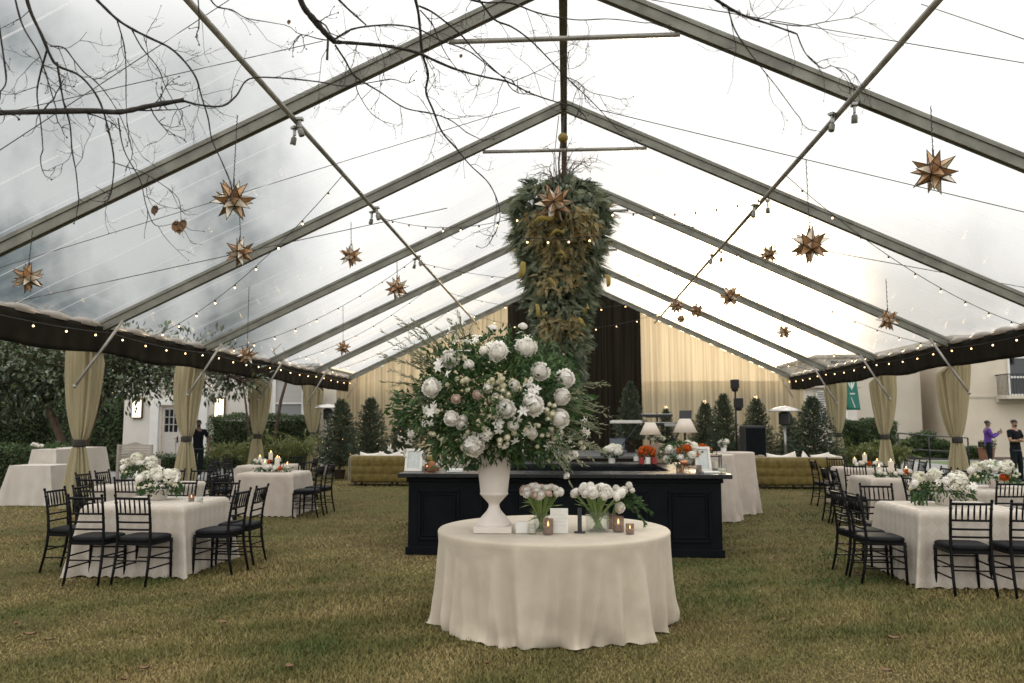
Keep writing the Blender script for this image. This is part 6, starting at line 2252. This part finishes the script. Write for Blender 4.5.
    for z in (.1, -.4, -1.0, -2.0, -3.0, -3.8):
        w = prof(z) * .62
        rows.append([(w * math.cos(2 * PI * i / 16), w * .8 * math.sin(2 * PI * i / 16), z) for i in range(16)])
    MB().grid(rows, closed=True).build('shade_core', pmat('gap_shade', (.012, .016, .012), (.025, .03, .022), rough=1, ns=14), t)
hanging()

# ------------------------------------------------------------------ star lanterns
def star_lantern_meshes():
    import bmesh
    bm = bmesh.new()
    bmesh.ops.create_icosphere(bm, subdivisions=1, radius=1.0)
    V = [v.co.normalized() for v in bm.verts]
    F = [f.calc_center_median().normalized() for f in bm.faces]
    tri = [[v.index for v in f.verts] for f in bm.faces]
    bm.free()
    body, seams = MB(), MB()
    r0, tip = .42, 1.0
    rnd = random.Random(2)
    # triangular spikes on 20 faces of an icosahedron
    bm = bmesh.new()
    bmesh.ops.create_icosphere(bm, subdivisions=1, radius=r0)
    faces = [([v.co.copy() for v in f.verts], f.calc_center_median().normalized()) for f in bm.faces]
    bm.free()
    for vs, c in faces:
        ap = c * tip
        k = rnd.randrange(3)
        for i in range(3):
            body.add([vs[i], vs[(i + 1) % 3], ap], [(0, 1, 2)], (i + k) % 3)
            seams.tube([vs[i], ap], [.020, .012], 5)
            seams.tube([vs[i], vs[(i + 1) % 3]], .015, 4)
        seams.ball(ap, .022, 6, 4)
    return body, seams
gA = pmat('mirrored_amber_glass', (0.62, 0.40, 0.22), (0.48, 0.28, 0.14), rough=0.28, metal=0.2, ns=5)
gB = pmat('pale_mirrored_glass', (0.86, 0.80, 0.68), (0.74, 0.62, 0.46), rough=0.25, metal=0.2, ns=5)
gC = pmat('brown_mirrored_glass', (0.42, 0.24, 0.12), (0.30, 0.16, 0.08), rough=0.28, metal=0.2, ns=5)
SB, SS = star_lantern_meshes()
for k in range(len(SB.f)): pass
SBm = SB.mesh('glass_star', [gA, gB, gC]); SSm = SS.mesh('brass_seams', pmat('dark_seam', (.05, .03, .016), (.03, .02, .01), rough=.45, metal=.6))
STARM = None
def lantern_star(label, px, py, dia, Y, topy, topx=None):
    p = at(px, py, Y)
    rad = dia / 2 * 1.04
    rnd = random.Random(int(px))
    t = thing('star_lantern', label, 'lantern', p, 0, 'amber glass star lanterns hanging in the tent')
    rot = (rnd.random() * 3, rnd.random() * 3, rnd.random() * 3)
    for nm, me in (('glass_star', SBm), ('seams', SSm)):
        o = link(nm, me, t)
        o.scale = (rad, rad, rad)
        o.rotation_euler = rot
    q = at(topx if topx is not None else px, topy, Y)
    ln = min(roof_z(q.x) - .12, q.z) - p.z
    m = MB()
    n = max(3, int(ln / .055))
    dx = (q.x - p.x)
    for i in range(n):
        z0 = rad * .9 + (ln - rad * .9) * i / n
        z1 = rad * .9 + (ln - rad * .9) * (i + 1.15) / n
        x = dx * (i + .5) / n
        w = .011
        if i % 2: m.tube([(x - w, 0, z0), (x + w, 0, (z0 + z1) / 2), (x - w, 0, z1)], .005, 4)
        else: m.tube([(x, -w, z0), (x, w, (z0 + z1) / 2), (x, -w, z1)], .005, 4)
    m.tube([(dx * .2, 0, rad * .6), (dx * .2, 0, rad * 1.0)], .012, 6)
    m.tube([(0, 0, rad * .9), (dx, 0, ln)], .0035, 4)
    m.build('chain', M['wire'], t)
LS = [('large amber star lantern hanging on a long chain at the upper left', 233, 200, .56, 10.0, -40, 243),
      ('amber star lantern directly below the large upper left star', 240, 252, .44, 11.2, 200, 239),
      ('amber star lantern nearest the left edge, over the dark valance', 28, 278, .42, 10.4, 175, 36),
      ('amber star lantern left of centre beside the purlin', 351, 256, .42, 13.6, 222, None),
      ('amber star lantern below and right of the left purlin', 397, 288, .42, 13.4, 262, None),
      ('amber star lantern hanging low in front of the left valance', 247, 355, .42, 16.0, 287, 249),
      ('small amber star lantern far back over the left sofa', 343, 348, .42, 20.5, 306, None),
      ('large pale star lantern on the front of the hanging greenery', 554, 203, .74, 14.2, 160, None),
      ('large amber star lantern at the upper right on a long chain', 934, 172, .56, 10.0, 2, 925),
      ('large amber star lantern right of the right purlin', 810, 245, .56, 11.6, 160, 806),
      ('small amber star lantern left of the large right star', 769, 254, .42, 16.5, 190, 767),
      ('amber star lantern in front of the glowing roof, right of centre', 730, 296, .58, 20.0, 258, None),
      ('amber star lantern hanging low on the right, near the right edge', 888, 320, .42, 15.0, 279, 886),
      ('small amber star lantern over the firs at the right', 784, 332, .42, 20.5, 300, None),
      ('left one of two amber stars before the right purlin end', 676, 306, .44, 20.5, 262, None),
      ('right one of two amber stars before the right purlin end', 697, 311, .44, 20.5, 272, None),
      ('smallest amber star lantern, farthest back near the end curtain', 681, 319, .40, 28.0, 296, None)]
for a in LS: lantern_star(*a)

# ------------------------------------------------------------------ string lights and cables
SBULB = MB().ball((0, 0, 0), .017, 8, 6).mesh('light_bulb', M['bulb'], True)
SOCK = MB().lathe([(.016, .018), (.018, .06), (.0, .065)], 8).mesh('bulb_socket', M['cord'])
def strand(label, A, B, sag, nb, group='string lights in the tent'):
    A, B = Vector(A), Vector(B)
    t = thing('string_light', label, 'string lights', A, 0, group)
    n = max(10, nb * 2)
    def pos(u):
        p = (B - A) * u
        p.z -= sag * 4 * u * (1 - u)
        return p
    MB().tube([pos(i / n) for i in range(n + 1)], .0065, 5).build('cord', M['cord'], t)
    for i in range(nb):
        q = pos((i + .5) / nb) + Vector((0, 0, -.07))
        b = link('light_bulb', SBULB, t, q)
        link('socket', SOCK, b)
for s, w in ((-1, 'left'), (1, 'right')):
    x = s * (HW - .22)
    for j in range(1, 6):
        nm = ('nearest', 'second', 'third', 'fourth', 'rearmost')[j - 1]
        strand('row of warm bulbs along the top of the %s valance, %s bay' % (w, nm), (x, FR[j] + .02, EAVE - .1), (x, FR[j + 1] - .02, EAVE - .1), .07, 5)
PX, PZ = 3.74, 5.80
strand('warm bulb string from the left purlin down to the left valance, nearest one', (-PX, 12.9, PZ), (-9.05, 17.0, 3.6), .35, 9)
strand('warm bulb string from the left purlin to the left valance, second one', (-PX, 19.6, PZ), (-9.05, 20.6, 3.6), .35, 9)
strand('warm bulb string from the left purlin to the left valance, third one', (-PX, 23.0, PZ), (-9.05, 25.0, 3.6), .35, 9)
strand('warm bulb string from the left purlin to the left valance, rearmost one', (-PX, 27.4, PZ), (-9.05, 29.6, 3.6), .35, 8)
strand('warm bulb string from the right purlin down to the right valance, nearest one', (PX, 13.4, PZ), (9.05, 16.4, 3.6), .30, 9)
strand('warm bulb string from the right purlin to the right valance, second one', (PX, 18.6, PZ), (9.05, 20.4, 3.6), .35, 9)
strand('warm bulb string from the right purlin to the right valance, third one', (PX, 23.4, PZ), (9.05, 25.2, 3.6), .35, 9)
strand('warm bulb string from the right purlin to the right valance, rearmost one', (PX, 27.8, PZ), (9.05, 29.9, 3.6), .35, 8)
strand('warm bulb string from the left purlin towards the hanging greenery', (-PX, 16.1, PZ + .1), (-.7, 14.6, 5.55), .22, 8)
q0, q1 = at(517, 238, 14.25), at(600, 236, 14.25)
strand('four warm bulbs crossing the front of the hanging greenery', q0, q1, .03, 4)
strand('warm bulb string from the hanging greenery to the right purlin', (.7, 14.6, 5.6), (PX, 14.6, PZ), .18, 8)
strand('warm bulb string between the purlins, behind the hanging greenery', (-PX, 20.2, PZ), (PX, 20.2, PZ), .5, 10)
strand('warm bulb string between the purlins over the stage front', (-PX, 24.8, PZ), (PX, 24.8, PZ), .6, 10)
strand('warm bulb string between the purlins before the black curtain', (-PX, 29.3, PZ), (PX, 29.3, PZ), .7, 10)
def cable(label, A, B, r=.007, sag=.0):
    A, B = Vector(A), Vector(B)
    pts = []
    for i in range(13):
        u = i / 12
        p = (B - A) * u
        p.z -= sag * 4 * u * (1 - u)
        pts.append(p)
    o = MB().tube(pts, r, 6).build('steel_cable', M['wire'], None, loc=A)
    tag(o, label, 'cable', 'thin cables across the tent')
def ext(a, b, Y, f0, f1):
    A, B = at(*a, Y), at(*b, Y)
    return A + (B - A) * f0, A + (B - A) * f1
A, B = ext((97, 92), (323, 41), 11.6, -.75, 1.0); cable('thin cable crossing the left roof slope above the big star', A, B)
A, B = ext((170, 215), (520, 107), 14.6, -.55, 1.0); cable('thin cable from the left eave up to the second ridge joint', A, B)
A, B = ext((682, 5), (1024, 63), 11.0, -.5, 1.5); cable('thin cable crossing the top right roof slope', A, B)
A, B = ext((600, 110), (1024, 212), 12.2, 0, 1.35); cable('thin cable carrying the large star right of the right purlin', A, B)
A, B = ext((682, 225), (1000, 283), 15.4, -.1, 1.15); cable('thin cable carrying the low star near the right edge', A, B)
A, B = ext((60, 292), (300, 240), 13.6, -.2, 1.6); cable('thin cable crossing low over the left roof slope', A, B)
cable('diagonal brace cable at the top right corner of the roof', at(921, 4, 11.0), (8.8, 8.2, 3.9))
cable('diagonal brace cable at the top left corner of the roof', at(229, 0, 11.0), (-8.9, 9.2, 3.8))
# clamped spotlights where the purlins cross the rafters
def spot(label, x, y, s, rz, lit):
    t = thing('spotlight', label, 'spotlight', (x, y, 5.72), rz, 'small spotlights clamped on the purlins')
    m = MB().lathe([(.02, 0), (.038, .02), (.042, .11), (.038, .12)], 14)
    Mx = Matrix.Rotation(R(200), 4, 'X')
    m.v = [tuple(Mx @ Vector(q)) for q in m.v]
    m.build('housing', M['alu'], t, auto=40)
    m = MB().lathe([(0, .121), (.035, .119)], 14)
    m.v = [tuple(Mx @ Vector(q)) for q in m.v]
    m.build('lens', M['lens_lit'] if lit else M['grey_metal'], t)
    MB().box((0, 0, .07), (.03, .05, .12)).box((0, 0, .13), (.08, .10, .04)).build('clamp', M['grey_metal'], t, bevel=.004)
M['lens_lit'] = pmat('lit_lens', (1, .8, .6), emit=(1.0, .78, .55), estr=2.0)
k = 0
for s, w in ((-1, 'left'), (1, 'right')):
    for j, nm in ((1, 'nearest'), (2, 'second'), (3, 'third')):
        for e, nm2 in ((-.17, 'near'), (.15, 'far')):
            spot('clamped spotlight at the %s joint of the %s purlin, %s side of the rafter' % (nm, w, nm2), s * PX + .09 * (1 if e < 0 else -1), FR[j] + e, s, R(40 * s + (90 if e > 0 else -50)), s < 0 and j == 1 and e > 0)

# ------------------------------------------------------------------ bare tree over the camera
def bare_tree():
    rnd = random.Random(12)
    t = thing('bare_tree', 'leafless tree whose dark branches reach into the top of the view from the left', 'tree', (-3.6, .6, 0))
    o = Vector((-3.6, .6, 0))
    crown = Vector((.15, .2, 6.6))
    MB().tube([Vector((0, 0, 0)), Vector((.05, 0, 1.5)), Vector((-.05, .1, 3.5)), Vector((.1, .1, 5.2)), crown], [.22, .17, .15, .13, .10], 12).build('trunk', M['bark'], t, smooth=True)
    twigs = MB()
    ends = []
    def smooth(pts, k=5):
        P_ = [pts[0]] + pts + [pts[-1]]
        out = []
        for i in range(1, len(P_) - 2):
            for q in range(k):
                u = q / k
                a, b, c, d = P_[i - 1], P_[i], P_[i + 1], P_[i + 2]
                out.append(.5 * ((2 * b) + (c - a) * u + (2 * a - 5 * b + 4 * c - d) * u * u + (3 * b - a - 3 * c + d) * u ** 3))
        out.append(pts[-1])
        return out
    def twig(s, d, ln, r, depth):
        pts = [s]
        dd = d.normalized()
        for i in range(5):
            dd = (dd + rand_dir(rnd) * .42 + Vector((0, 0, .10 * (i - 1.5)))).normalized()
            pts.append(pts[-1] + dd * ln / 5)
        twigs.tube(pts, [r * (1 - .6 * i / 5) for i in range(6)], 4)
        if rnd.random() < .8: twigs.ball(pts[-1], min(r * 1.5, .0055), 5, 4)
        if depth > 0:
            for k in range(rnd.randint(1, 3)):
                i = rnd.randint(1, 4)
                twig(pts[i], dd + rand_dir(rnd) * 1.0, ln * rnd.uniform(.35, .6), r * .65, depth - 1)
    def limb(px, r0, r1, Y0, Y1, root=True, ntw=8, tl=.3):
        n = len(px)
        pts = [at(a, b, Y0 + (Y1 - Y0) * i / max(1, n - 1)) - o + Vector((0, 0, 0)) for i, (a, b) in enumerate(px)]
        q = smooth(pts)
        rad = [r0 + (r1 - r0) * i / (len(q) - 1) for i in range(len(q))]
        rad = [r_ * .65 * rnd.uniform(.88, 1.14) for r_ in rad]
        if root:
            st = q[0]
            dirv = (q[0] - q[1]).normalized()
            mid = st + dirv * .5 + (crown - st) * .25 + Vector((0, -.3, .4))
            pre = [crown * (1 - u) ** 2 + mid * 2 * u * (1 - u) + st * u * u for u in (0, .2, .4, .6, .8)]
            q = pre + q
            rad = [r0 * 1.9, r0 * 1.7, r0 * 1.5, r0 * 1.3, r0 * 1.1] + rad
        MB().tube(q, rad, 7).build('limb', M['bark'], t, smooth=True)
        off = 5 if root else 0
        for k in range(max(1, int(ntw * .8))):
            i = rnd.randint(off + 1, len(q) - 2)
            d = (q[i + 1] - q[i]).normalized()
            sd = rand_dir(rnd)
            sd.y *= .5
            twig(q[i], d * .6 + sd, tl * rnd.uniform(.5, 1.2), min(.006, max(.0022, rad[i] * .32)), 2)
        if r1 < .006: twig(q[-1], q[-1] - q[-2], tl * .6, r1, 1)
    K = 4.0 / 800
    limb([(-30, 114), (30, 112), (90, 111), (120, 112), (150, 106), (184, 100)], 5.0 * K, 4.0 * K, 3.9, 4.1, ntw=9)
    limb([(184, 101), (200, 105), (222, 106), (236, 96), (249, 79), (280, 78), (320, 82), (345, 86), (385, 80)], 1.9 * K, .9 * K, 4.1, 4.4, root=False, ntw=5)
    limb([(22, -20), (30, 10), (42, 36), (50, 55), (58, 66), (80, 76), (98, 98), (108, 128), (114, 160), (112, 188)], 3.0 * K, 1.0 * K, 3.8, 4.2, ntw=8)
    limb([(57, 62), (60, 82), (64, 104), (70, 125), (72, 150), (76, 172), (78, 192)], 1.7 * K, .8 * K, 3.9, 4.1, root=False, ntw=5)
    limb([(47, 50), (40, 75), (37, 95), (41, 125), (43, 150)], 1.7 * K, .8 * K, 3.85, 4.0, root=False, ntw=4)
    limb([(12, -15), (22, 24), (38, 52), (46, 75), (56, 108)], 1.6 * K, .8 * K, 3.7, 3.9, ntw=4)
    limb([(-2, 20), (4, 60), (6, 82), (0, 92)], 1.6 * K, .9 * K, 3.4, 3.5, ntw=2)
    limb([(92, -5), (104, 7), (118, 20), (134, 30), (150, 38), (170, 48), (185, 62), (196, 78), (201, 95), (208, 118), (212, 140), (222, 162), (230, 182)], 2.6 * K, .9 * K, 4.0, 4.4, ntw=10)
    limb([(117, 20), (124, 45), (126, 70), (126, 95), (127, 125)], 1.3 * K, .6 * K, 4.1, 4.2, root=False, ntw=4)
    limb([(132, 30), (142, 48), (158, 68), (166, 88), (180, 112)], 1.3 * K, .6 * K, 4.1, 4.3, root=False, ntw=4)
    limb([(50, 46), (64, 48), (74, 60), (84, 72), (96, 82), (108, 96), (120, 116), (130, 140)], 1.3 * K, .6 * K, 4.0, 4.2, root=False, ntw=5)
    limb([(118, 118), (124, 150), (140, 180), (146, 205), (155, 225), (172, 224)], 1.2 * K, .5 * K, 4.2, 4.3, root=False, ntw=4)
    limb([(112, 162), (130, 168), (142, 172), (160, 183), (178, 198), (181, 218)], .9 * K, .5 * K, 4.2, 4.3, root=False, ntw=3)
    limb([(195, -20), (198, -2), (199, 22)], 1.6 * K, .9 * K, 3.9, 4.0, ntw=2)
    limb([(205, -10), (216, 6), (232, 10), (246, 18), (268, 22), (285, 25)], 1.4 * K, .6 * K, 4.2, 4.4, ntw=3)
    limb([(295, -22), (302, 4), (314, 20), (326, 34), (334, 41)], 5.2 * K, 4.6 * K, 3.7, 3.9, ntw=3)
    limb([(328, 40), (327, 60)], 2.0 * K, 1.8 * K, 3.85, 3.85, root=False, ntw=0)
    limb([(333, 42), (352, 43), (385, 46), (415, 52), (438, 62), (458, 70), (485, 77), (508, 82), (530, 93), (553, 101), (575, 107)], 3.2 * K, .9 * K, 3.9, 4.7, root=False, ntw=14)
    limb([(334, 40), (350, 30), (370, 26), (395, 25), (418, 29), (440, 40), (470, 52), (497, 73), (512, 80)], 1.8 * K, .9 * K, 3.9, 4.5, root=False, ntw=9)
    limb([(330, -10), (345, 6), (356, 16), (366, 25)], 2.0 * K, 1.3 * K, 3.9, 4.0, ntw=2)
    limb([(408, -25), (417, 6), (420, 28), (422, 52), (428, 74), (426, 92), (433, 110), (442, 132), (456, 148), (470, 165), (490, 185), (500, 212), (496, 232)], 2.8 * K, .8 * K, 4.0, 4.8, ntw=12)
    limb([(419, 6), (432, 12), (448, 24), (462, 36), (474, 50), (490, 66), (506, 80)], 1.9 * K, 1.0 * K, 4.1, 4.5, root=False, ntw=8)
    limb([(420, 10), (432, 24), (438, 38), (446, 54), (456, 68)], 1.3 * K, .7 * K, 4.1, 4.3, root=False, ntw=4)
    limb([(335, 45), (345, 60), (355, 76), (380, 92), (405, 108), (430, 113), (450, 120), (466, 132)], 1.7 * K, .8 * K, 3.9, 4.4, root=False, ntw=9)
    limb([(356, 78), (357, 90), (365, 105), (372, 114)], 1.0 * K, .6 * K, 4.0, 4.1, root=False, ntw=3)
    limb([(470, -12), (483, 5), (495, 20), (512, 27), (530, 40), (548, 58), (566, 77), (582, 92), (600, 110), (616, 128)], 2.0 * K, .7 * K, 4.2, 4.9, ntw=10)
    limb([(450, -8), (480, 2), (510, 3), (535, 12), (556, 17), (580, 20), (610, 19), (645, 23)], 1.9 * K, .8 * K, 4.1, 4.7, ntw=7)
    limb([(512, 82), (540, 70), (565, 55), (580, 40)], .8 * K, .4 * K, 4.6, 4.8, root=False, ntw=5)
    limb([(566, 77), (578, 82), (590, 92), (612, 97)], 1.0 * K, .6 * K, 4.8, 4.9, root=False, ntw=4)
    limb([(690, -25), (712, -4), (726, 6), (745, 16), (772, 25), (797, 34)], 2.6 * K, 1.3 * K, 3.4, 3.6, ntw=8, tl=.34)
    limb([(728, 8), (735, 30), (748, 50), (760, 66), (776, 86), (795, 112)], 1.2 * K, .6 * K, 3.5, 3.7, root=False, ntw=3)
    limb([(797, 34), (806, 54), (822, 68), (832, 66), (846, 74)], 1.1 * K, .6 * K, 3.6, 3.7, root=False, ntw=5)
    limb([(770, 22), (800, 26), (825, 22), (850, 18)], 1.1 * K, .5 * K, 3.6, 3.7, root=False, ntw=6)
    twigs.build('twigs', M['bark'], t)
    for k, (px, py, w) in enumerate(((176, 226, 8), (183, 225, 8), (180, 229, 7), (155, 210, 7), (461, 56, 3), (289, 22, 3.5))):
        c = at(px, py, 4.3) - o
        rows = []
        rr = w * 4.3 / 800
        for j in range(6):
            v = -1 + 2 * j / 5
            wd = rr * .55 * math.sqrt(max(0, 1 - v * v)) + .001
            rows.append([(c.x + q * wd, c.y + .25 * rr * math.cos(q * 2) + .1 * rr * v, c.z + v * rr * .8 + .15 * rr * math.sin(q * 3)) for q in (-1, -.5, 0, .5, 1)])
        MB().grid(rows).build('dry_leaf', M['dry_leaf'], t, smooth=True)
bare_tree()

# ------------------------------------------------------------------ people
def skin_mesh(name, verts, edges, radii, mat, root=0, sub=2):
    me = bpy.data.meshes.new(name)
    me.from_pydata([tuple(v) for v in verts], edges, [])
    o = bpy.data.objects.new(name, me)
    C.objects.link(o)
    o.modifiers.new('skin', 'SKIN').use_smooth_shade = True
    sv = me.skin_vertices[0].data if me.skin_vertices else None
    if sv is None:
        bpy.context.view_layer.objects.active = o
        bpy.context.view_layer.update()
        sv = me.skin_vertices[0].data
    for i, r_ in enumerate(radii):
        sv[i].radius = r_ if isinstance(r_, tuple) else (r_, r_)
        sv[i].use_root = (i == root)
    ss = o.modifiers.new('sub', 'SUBSURF'); ss.levels = sub; ss.render_levels = sub
    dg = bpy.context.evaluated_depsgraph_get()
    out = bpy.data.meshes.new_from_object(o.evaluated_get(dg))
    bpy.data.objects.remove(o)
    out.materials.clear(); out.materials.append(mat)
    out.polygons.foreach_set('use_smooth', [True] * len(out.polygons))
    return out
class Sk:
    def __init__(s): s.v, s.e, s.r = [], [], []
    def a(s, p, r, to=None):
        s.v.append(Vector(p)); s.r.append(r)
        if to is not None: s.e.append((to, len(s.v) - 1))
        return len(s.v) - 1
def person(label, loc, rz, arms, legs, shirt, trousers, skin, shoes, sleeves, headyaw=0, beard=True, shoe_name='shoe'):
    """arms: per side (elbow, wrist, finger direction); local frame faces -Y"""
    t = thing('person', label, 'person', loc, rz)
    b = Sk()
    pel = b.a((0, .0, .97), (.115, .085))
    sp1 = b.a((0, .01, 1.12), (.115, .085), pel)
    ch = b.a((0, .01, 1.30), (.155, .105), sp1)
    up = b.a((0, .01, 1.44), (.12, .08), ch)
    nk = b.a((0, .0, 1.53), .055, up)
    hy = R(headyaw)
    fx, fy = math.sin(hy), -math.cos(hy)
    hb = b.a((fx * .015, fy * .015, 1.60), (.062, .072), nk)
    hc = b.a((fx * .012, fy * .012, 1.685), (.076, .092), hb)
    ht = b.a((0, .0, 1.755), (.055, .065), hc)
    cl = Sk()
    c0 = cl.a((0, .0, .80), (.180, .142)); c1 = cl.a((0, .01, 1.12), (.158, .122), c0); c2 = cl.a((0, .01, 1.30), (.178, .128), c1); c3 = cl.a((0, .01, 1.435), (.135, .095), c2); cl.a((0, .0, 1.495), .070, c3)
    tr = Sk()
    t0 = tr.a((0, .0, 1.14), (.145, .108)); t1 = tr.a((0, 0, .90), (.16, .12), t0)
    shoes_p = []
    for s in (-1, 1):
        el, wr, fd = arms[0 if s < 0 else 1]
        el, wr, fd = Vector(el), Vector(wr), Vector(fd).normalized()
        sh = Vector((s * .19, .01, 1.43))
        i = b.a(sh, .062, up)
        i = b.a(sh.lerp(el, .5), .050, i); i = b.a(el, .042, i); i = b.a(el.lerp(wr, .45), .040, i)
        w = b.a(wr, .028, i)
        p0 = wr + fd * .05
        pm = b.a(p0, (.036, .020), w)
        side = fd.cross(Vector((s * 1.0, .15, .2))).normalized()
        for k in range(4):
            o_ = side * (.027 - .018 * k)
            f1 = p0 + fd * .05 + o_
            curl = (Vector((-s, 0, 0)) * .25 + fd).normalized()
            a1 = b.a(f1, .0095, pm)
            b.a(f1 + curl * (.045 - .006 * abs(k - 1)), .0075, a1)
        th = b.a(p0 - fd * .02 + side * .042, .011, pm); b.a(p0 + fd * .025 + side * .058, .009, th)
        j = cl.a(sh, .078, c3)
        if sleeves == 'long':
            j = cl.a(sh.lerp(el, .5), .066, j); j = cl.a(el, .058, j); j = cl.a(el.lerp(wr, .5), .052, j); cl.a(wr - (wr - el) * .06, .040, j)
        else:
            j = cl.a(sh.lerp(el, .4), .070, j); cl.a(sh.lerp(el, .74), .064, j)
        hip = Vector((s * .095, 0, .90)); kn, an = Vector(legs[0 if s < 0 else 1][0]), Vector(legs[0 if s < 0 else 1][1])
        i = b.a(hip, .085, pel); i = b.a(kn, .055, i); i = b.a(an, .036, i); b.a(an + Vector((0, -.14, -.05)), .03, i)
        j = tr.a(hip + Vector((s * .005, 0, -.05)), .105, t1); j = tr.a(hip.lerp(kn, .5), .092, j); j = tr.a(kn, .074, j); j = tr.a(kn.lerp(an, .5), .068, j); tr.a(an + Vector((0, 0, -.02)), .064, j)
        shoes_p.append(an)
    link('body', skin_mesh('body', b.v, b.e, b.r, skin), t)
    link('shirt', skin_mesh('shirt', cl.v, cl.e, cl.r, shirt), t)
    link('trousers', skin_mesh('trousers', tr.v, tr.e, tr.r, trousers), t)
    for an in shoes_p:
        m = MB()
        rows = []
        for j in range(9):
            v = j / 8
            y = .09 - .30 * v
            w = .045 * (1 - .35 * (abs(v - .6) * 1.6) ** 2)
            hgt = .105 * (1 - v) ** .7 + .045
            rows.append([(an.x + w * math.cos(a), an.y + y, max(0.002, .002 + hgt * .5 + hgt * .5 * math.sin(a))) for a in [2 * PI * i / 12 for i in range(12)]])
        m.grid(rows, closed=True); m.add(rows[0], [tuple(range(12))]); m.add(rows[-1], [tuple(range(12))[::-1]])
        m.build(shoe_name, shoes, t, smooth=True)
    # belt
    MB().lathe([(.168, .875), (.172, .88), (.172, .905), (.168, .91)], 28, sy=.78).build('belt', M['shoe'], t, smooth=True)
    Rz = Matrix.Rotation(hy, 3, 'Z')
    def hd(p): return tuple(Rz @ Vector(p) + Vector((fx * .012, fy * .012, 1.685)))
    m = MB(); m.ball(hd((0, .016, .030)), 1, 18, 10, sc=(.079, .093, .068)); m.build('hair', M['hair'], t, smooth=True)
    for s in (-1, 1):
        m = MB().ball(hd((s * .032, -.088, .0)), .010, 8, 6); m.build('eye', M['eye'], t, smooth=True)
        m = MB().ball(hd((s * .083, .01, -.01)), 1, 8, 6, sc=(.010, .020, .032)); m.build('ear', skin, t, smooth=True)
    MB().tube([hd((0, -.092, .005)), hd((0, -.110, -.028)), hd((0, -.094, -.036))], [.008, .014, .008], 8).build('nose', skin, t, smooth=True)
    MB().tube([hd((-.026, -.084, -.062)), hd((0, -.094, -.068)), hd((.026, -.084, -.062))], [.003, .006, .003], 6).build('mouth', M['card'] if beard == 'smile' else M['eye'], t, smooth=True)
    if beard:
        m = MB(); m.ball(hd((0, -.046, -.080)), 1, 14, 8, sc=(.052, .042, .030)); m.build('beard', M['hair'], t, smooth=True)
    return t
pm_ = at(1013, 409, 24.2)
person('smiling bearded man in a black polo shirt and black trousers standing with folded arms', (pm_.x, 24.2, 0), R(24), 
       [((-.27, -.06, 1.17), (.07, -.22, 1.16), (1, -.1, .15)), ((.27, -.06, 1.17), (-.07, -.25, 1.20), (-1, .1, -.1))],
       [((-.11, -.02, .50), (-.13, .0, .09)), ((.12, -.03, .50), (.17, .0, .09))], M['black_shirt'], M['dark_trousers'], M['skin'], M['shoe'], 'short', -12, 'smile')
pp = at(987, 421, 29.8)
person('bearded man in a purple sweatshirt and black trousers looking at the phone he holds', (pp.x, 29.8, 0), R(78),
       [((-.24, -.10, 1.18), (-.10, -.34, 1.32), (0.3, -.6, .5)), ((.24, -.08, 1.18), (.10, -.34, 1.33), (-.3, -.6, .5))],
       [((-.10, -.02, .50), (-.11, .0, .09)), ((.10, -.05, .50), (.11, -.06, .09))], M['purple'], M['dark_trousers'], M['skin_dark'], M['shoe'], 'long', 0, True)
rzm = Matrix.Rotation(R(78), 3, 'Z')
o = MB().box((0, 0, 0), (.085, .012, .16)).build('mobile_phone', M['black_plastic'], None, bevel=.004, loc=Vector((pp.x, 29.8, 0)) + rzm @ Vector((0, -.43, 1.42)))
o.rotation_euler = (R(-20), 0, R(78)); tag(o, 'black mobile phone held up by the man in purple', 'phone')
pl = at(199, 418, 24.0)
person('bald bearded man in a black shirt and black trousers walking past the second left drape', (pl.x, 24.0, 0), R(14),
       [((-.27, .05, 1.16), (-.28, -.02, .92), (0, -.1, -1)), ((.30, .02, 1.17), (.33, -.08, .93), (0, -.1, -1))],
       [((-.09, -.04, .50), (-.07, .03, .09)), ((.10, -.04, .50), (.10, -.10, .09))], M['black_shirt'], M['dark_trousers'], M['skin_dark'], M['white_shoe'], 'short', 18, True)

# fallen leaves on the lawn
rnd = random.Random(5)
for k in range(55):
    y = rnd.uniform(4.6, 14)
    x = rnd.uniform(-.75, .75) * y
    if (abs(x - TC.x) < 1.25 and abs(y - TC.y) < 1.25): continue
    s = rnd.uniform(.025, .05)
    rows = []
    a = rnd.random() * 6.28
    for j in range(5):
        v = -1 + 2 * j / 4
        w = s * .5 * math.sqrt(max(0, 1 - v * v)) + .001
        rows.append([(v * s * math.cos(a) - q * w * math.sin(a), v * s * math.sin(a) + q * w * math.cos(a), .030 + .012 * abs(q) + .01 * v * v) for q in (-1, 0, 1)])
    o = MB().grid(rows).build('fallen_leaf', M['dry_leaf'], None, smooth=True, loc=(x, y, 0))
    tag(o, 'small dry brown leaf lying on the lawn grass', 'leaf', 'fallen leaves on the lawn')
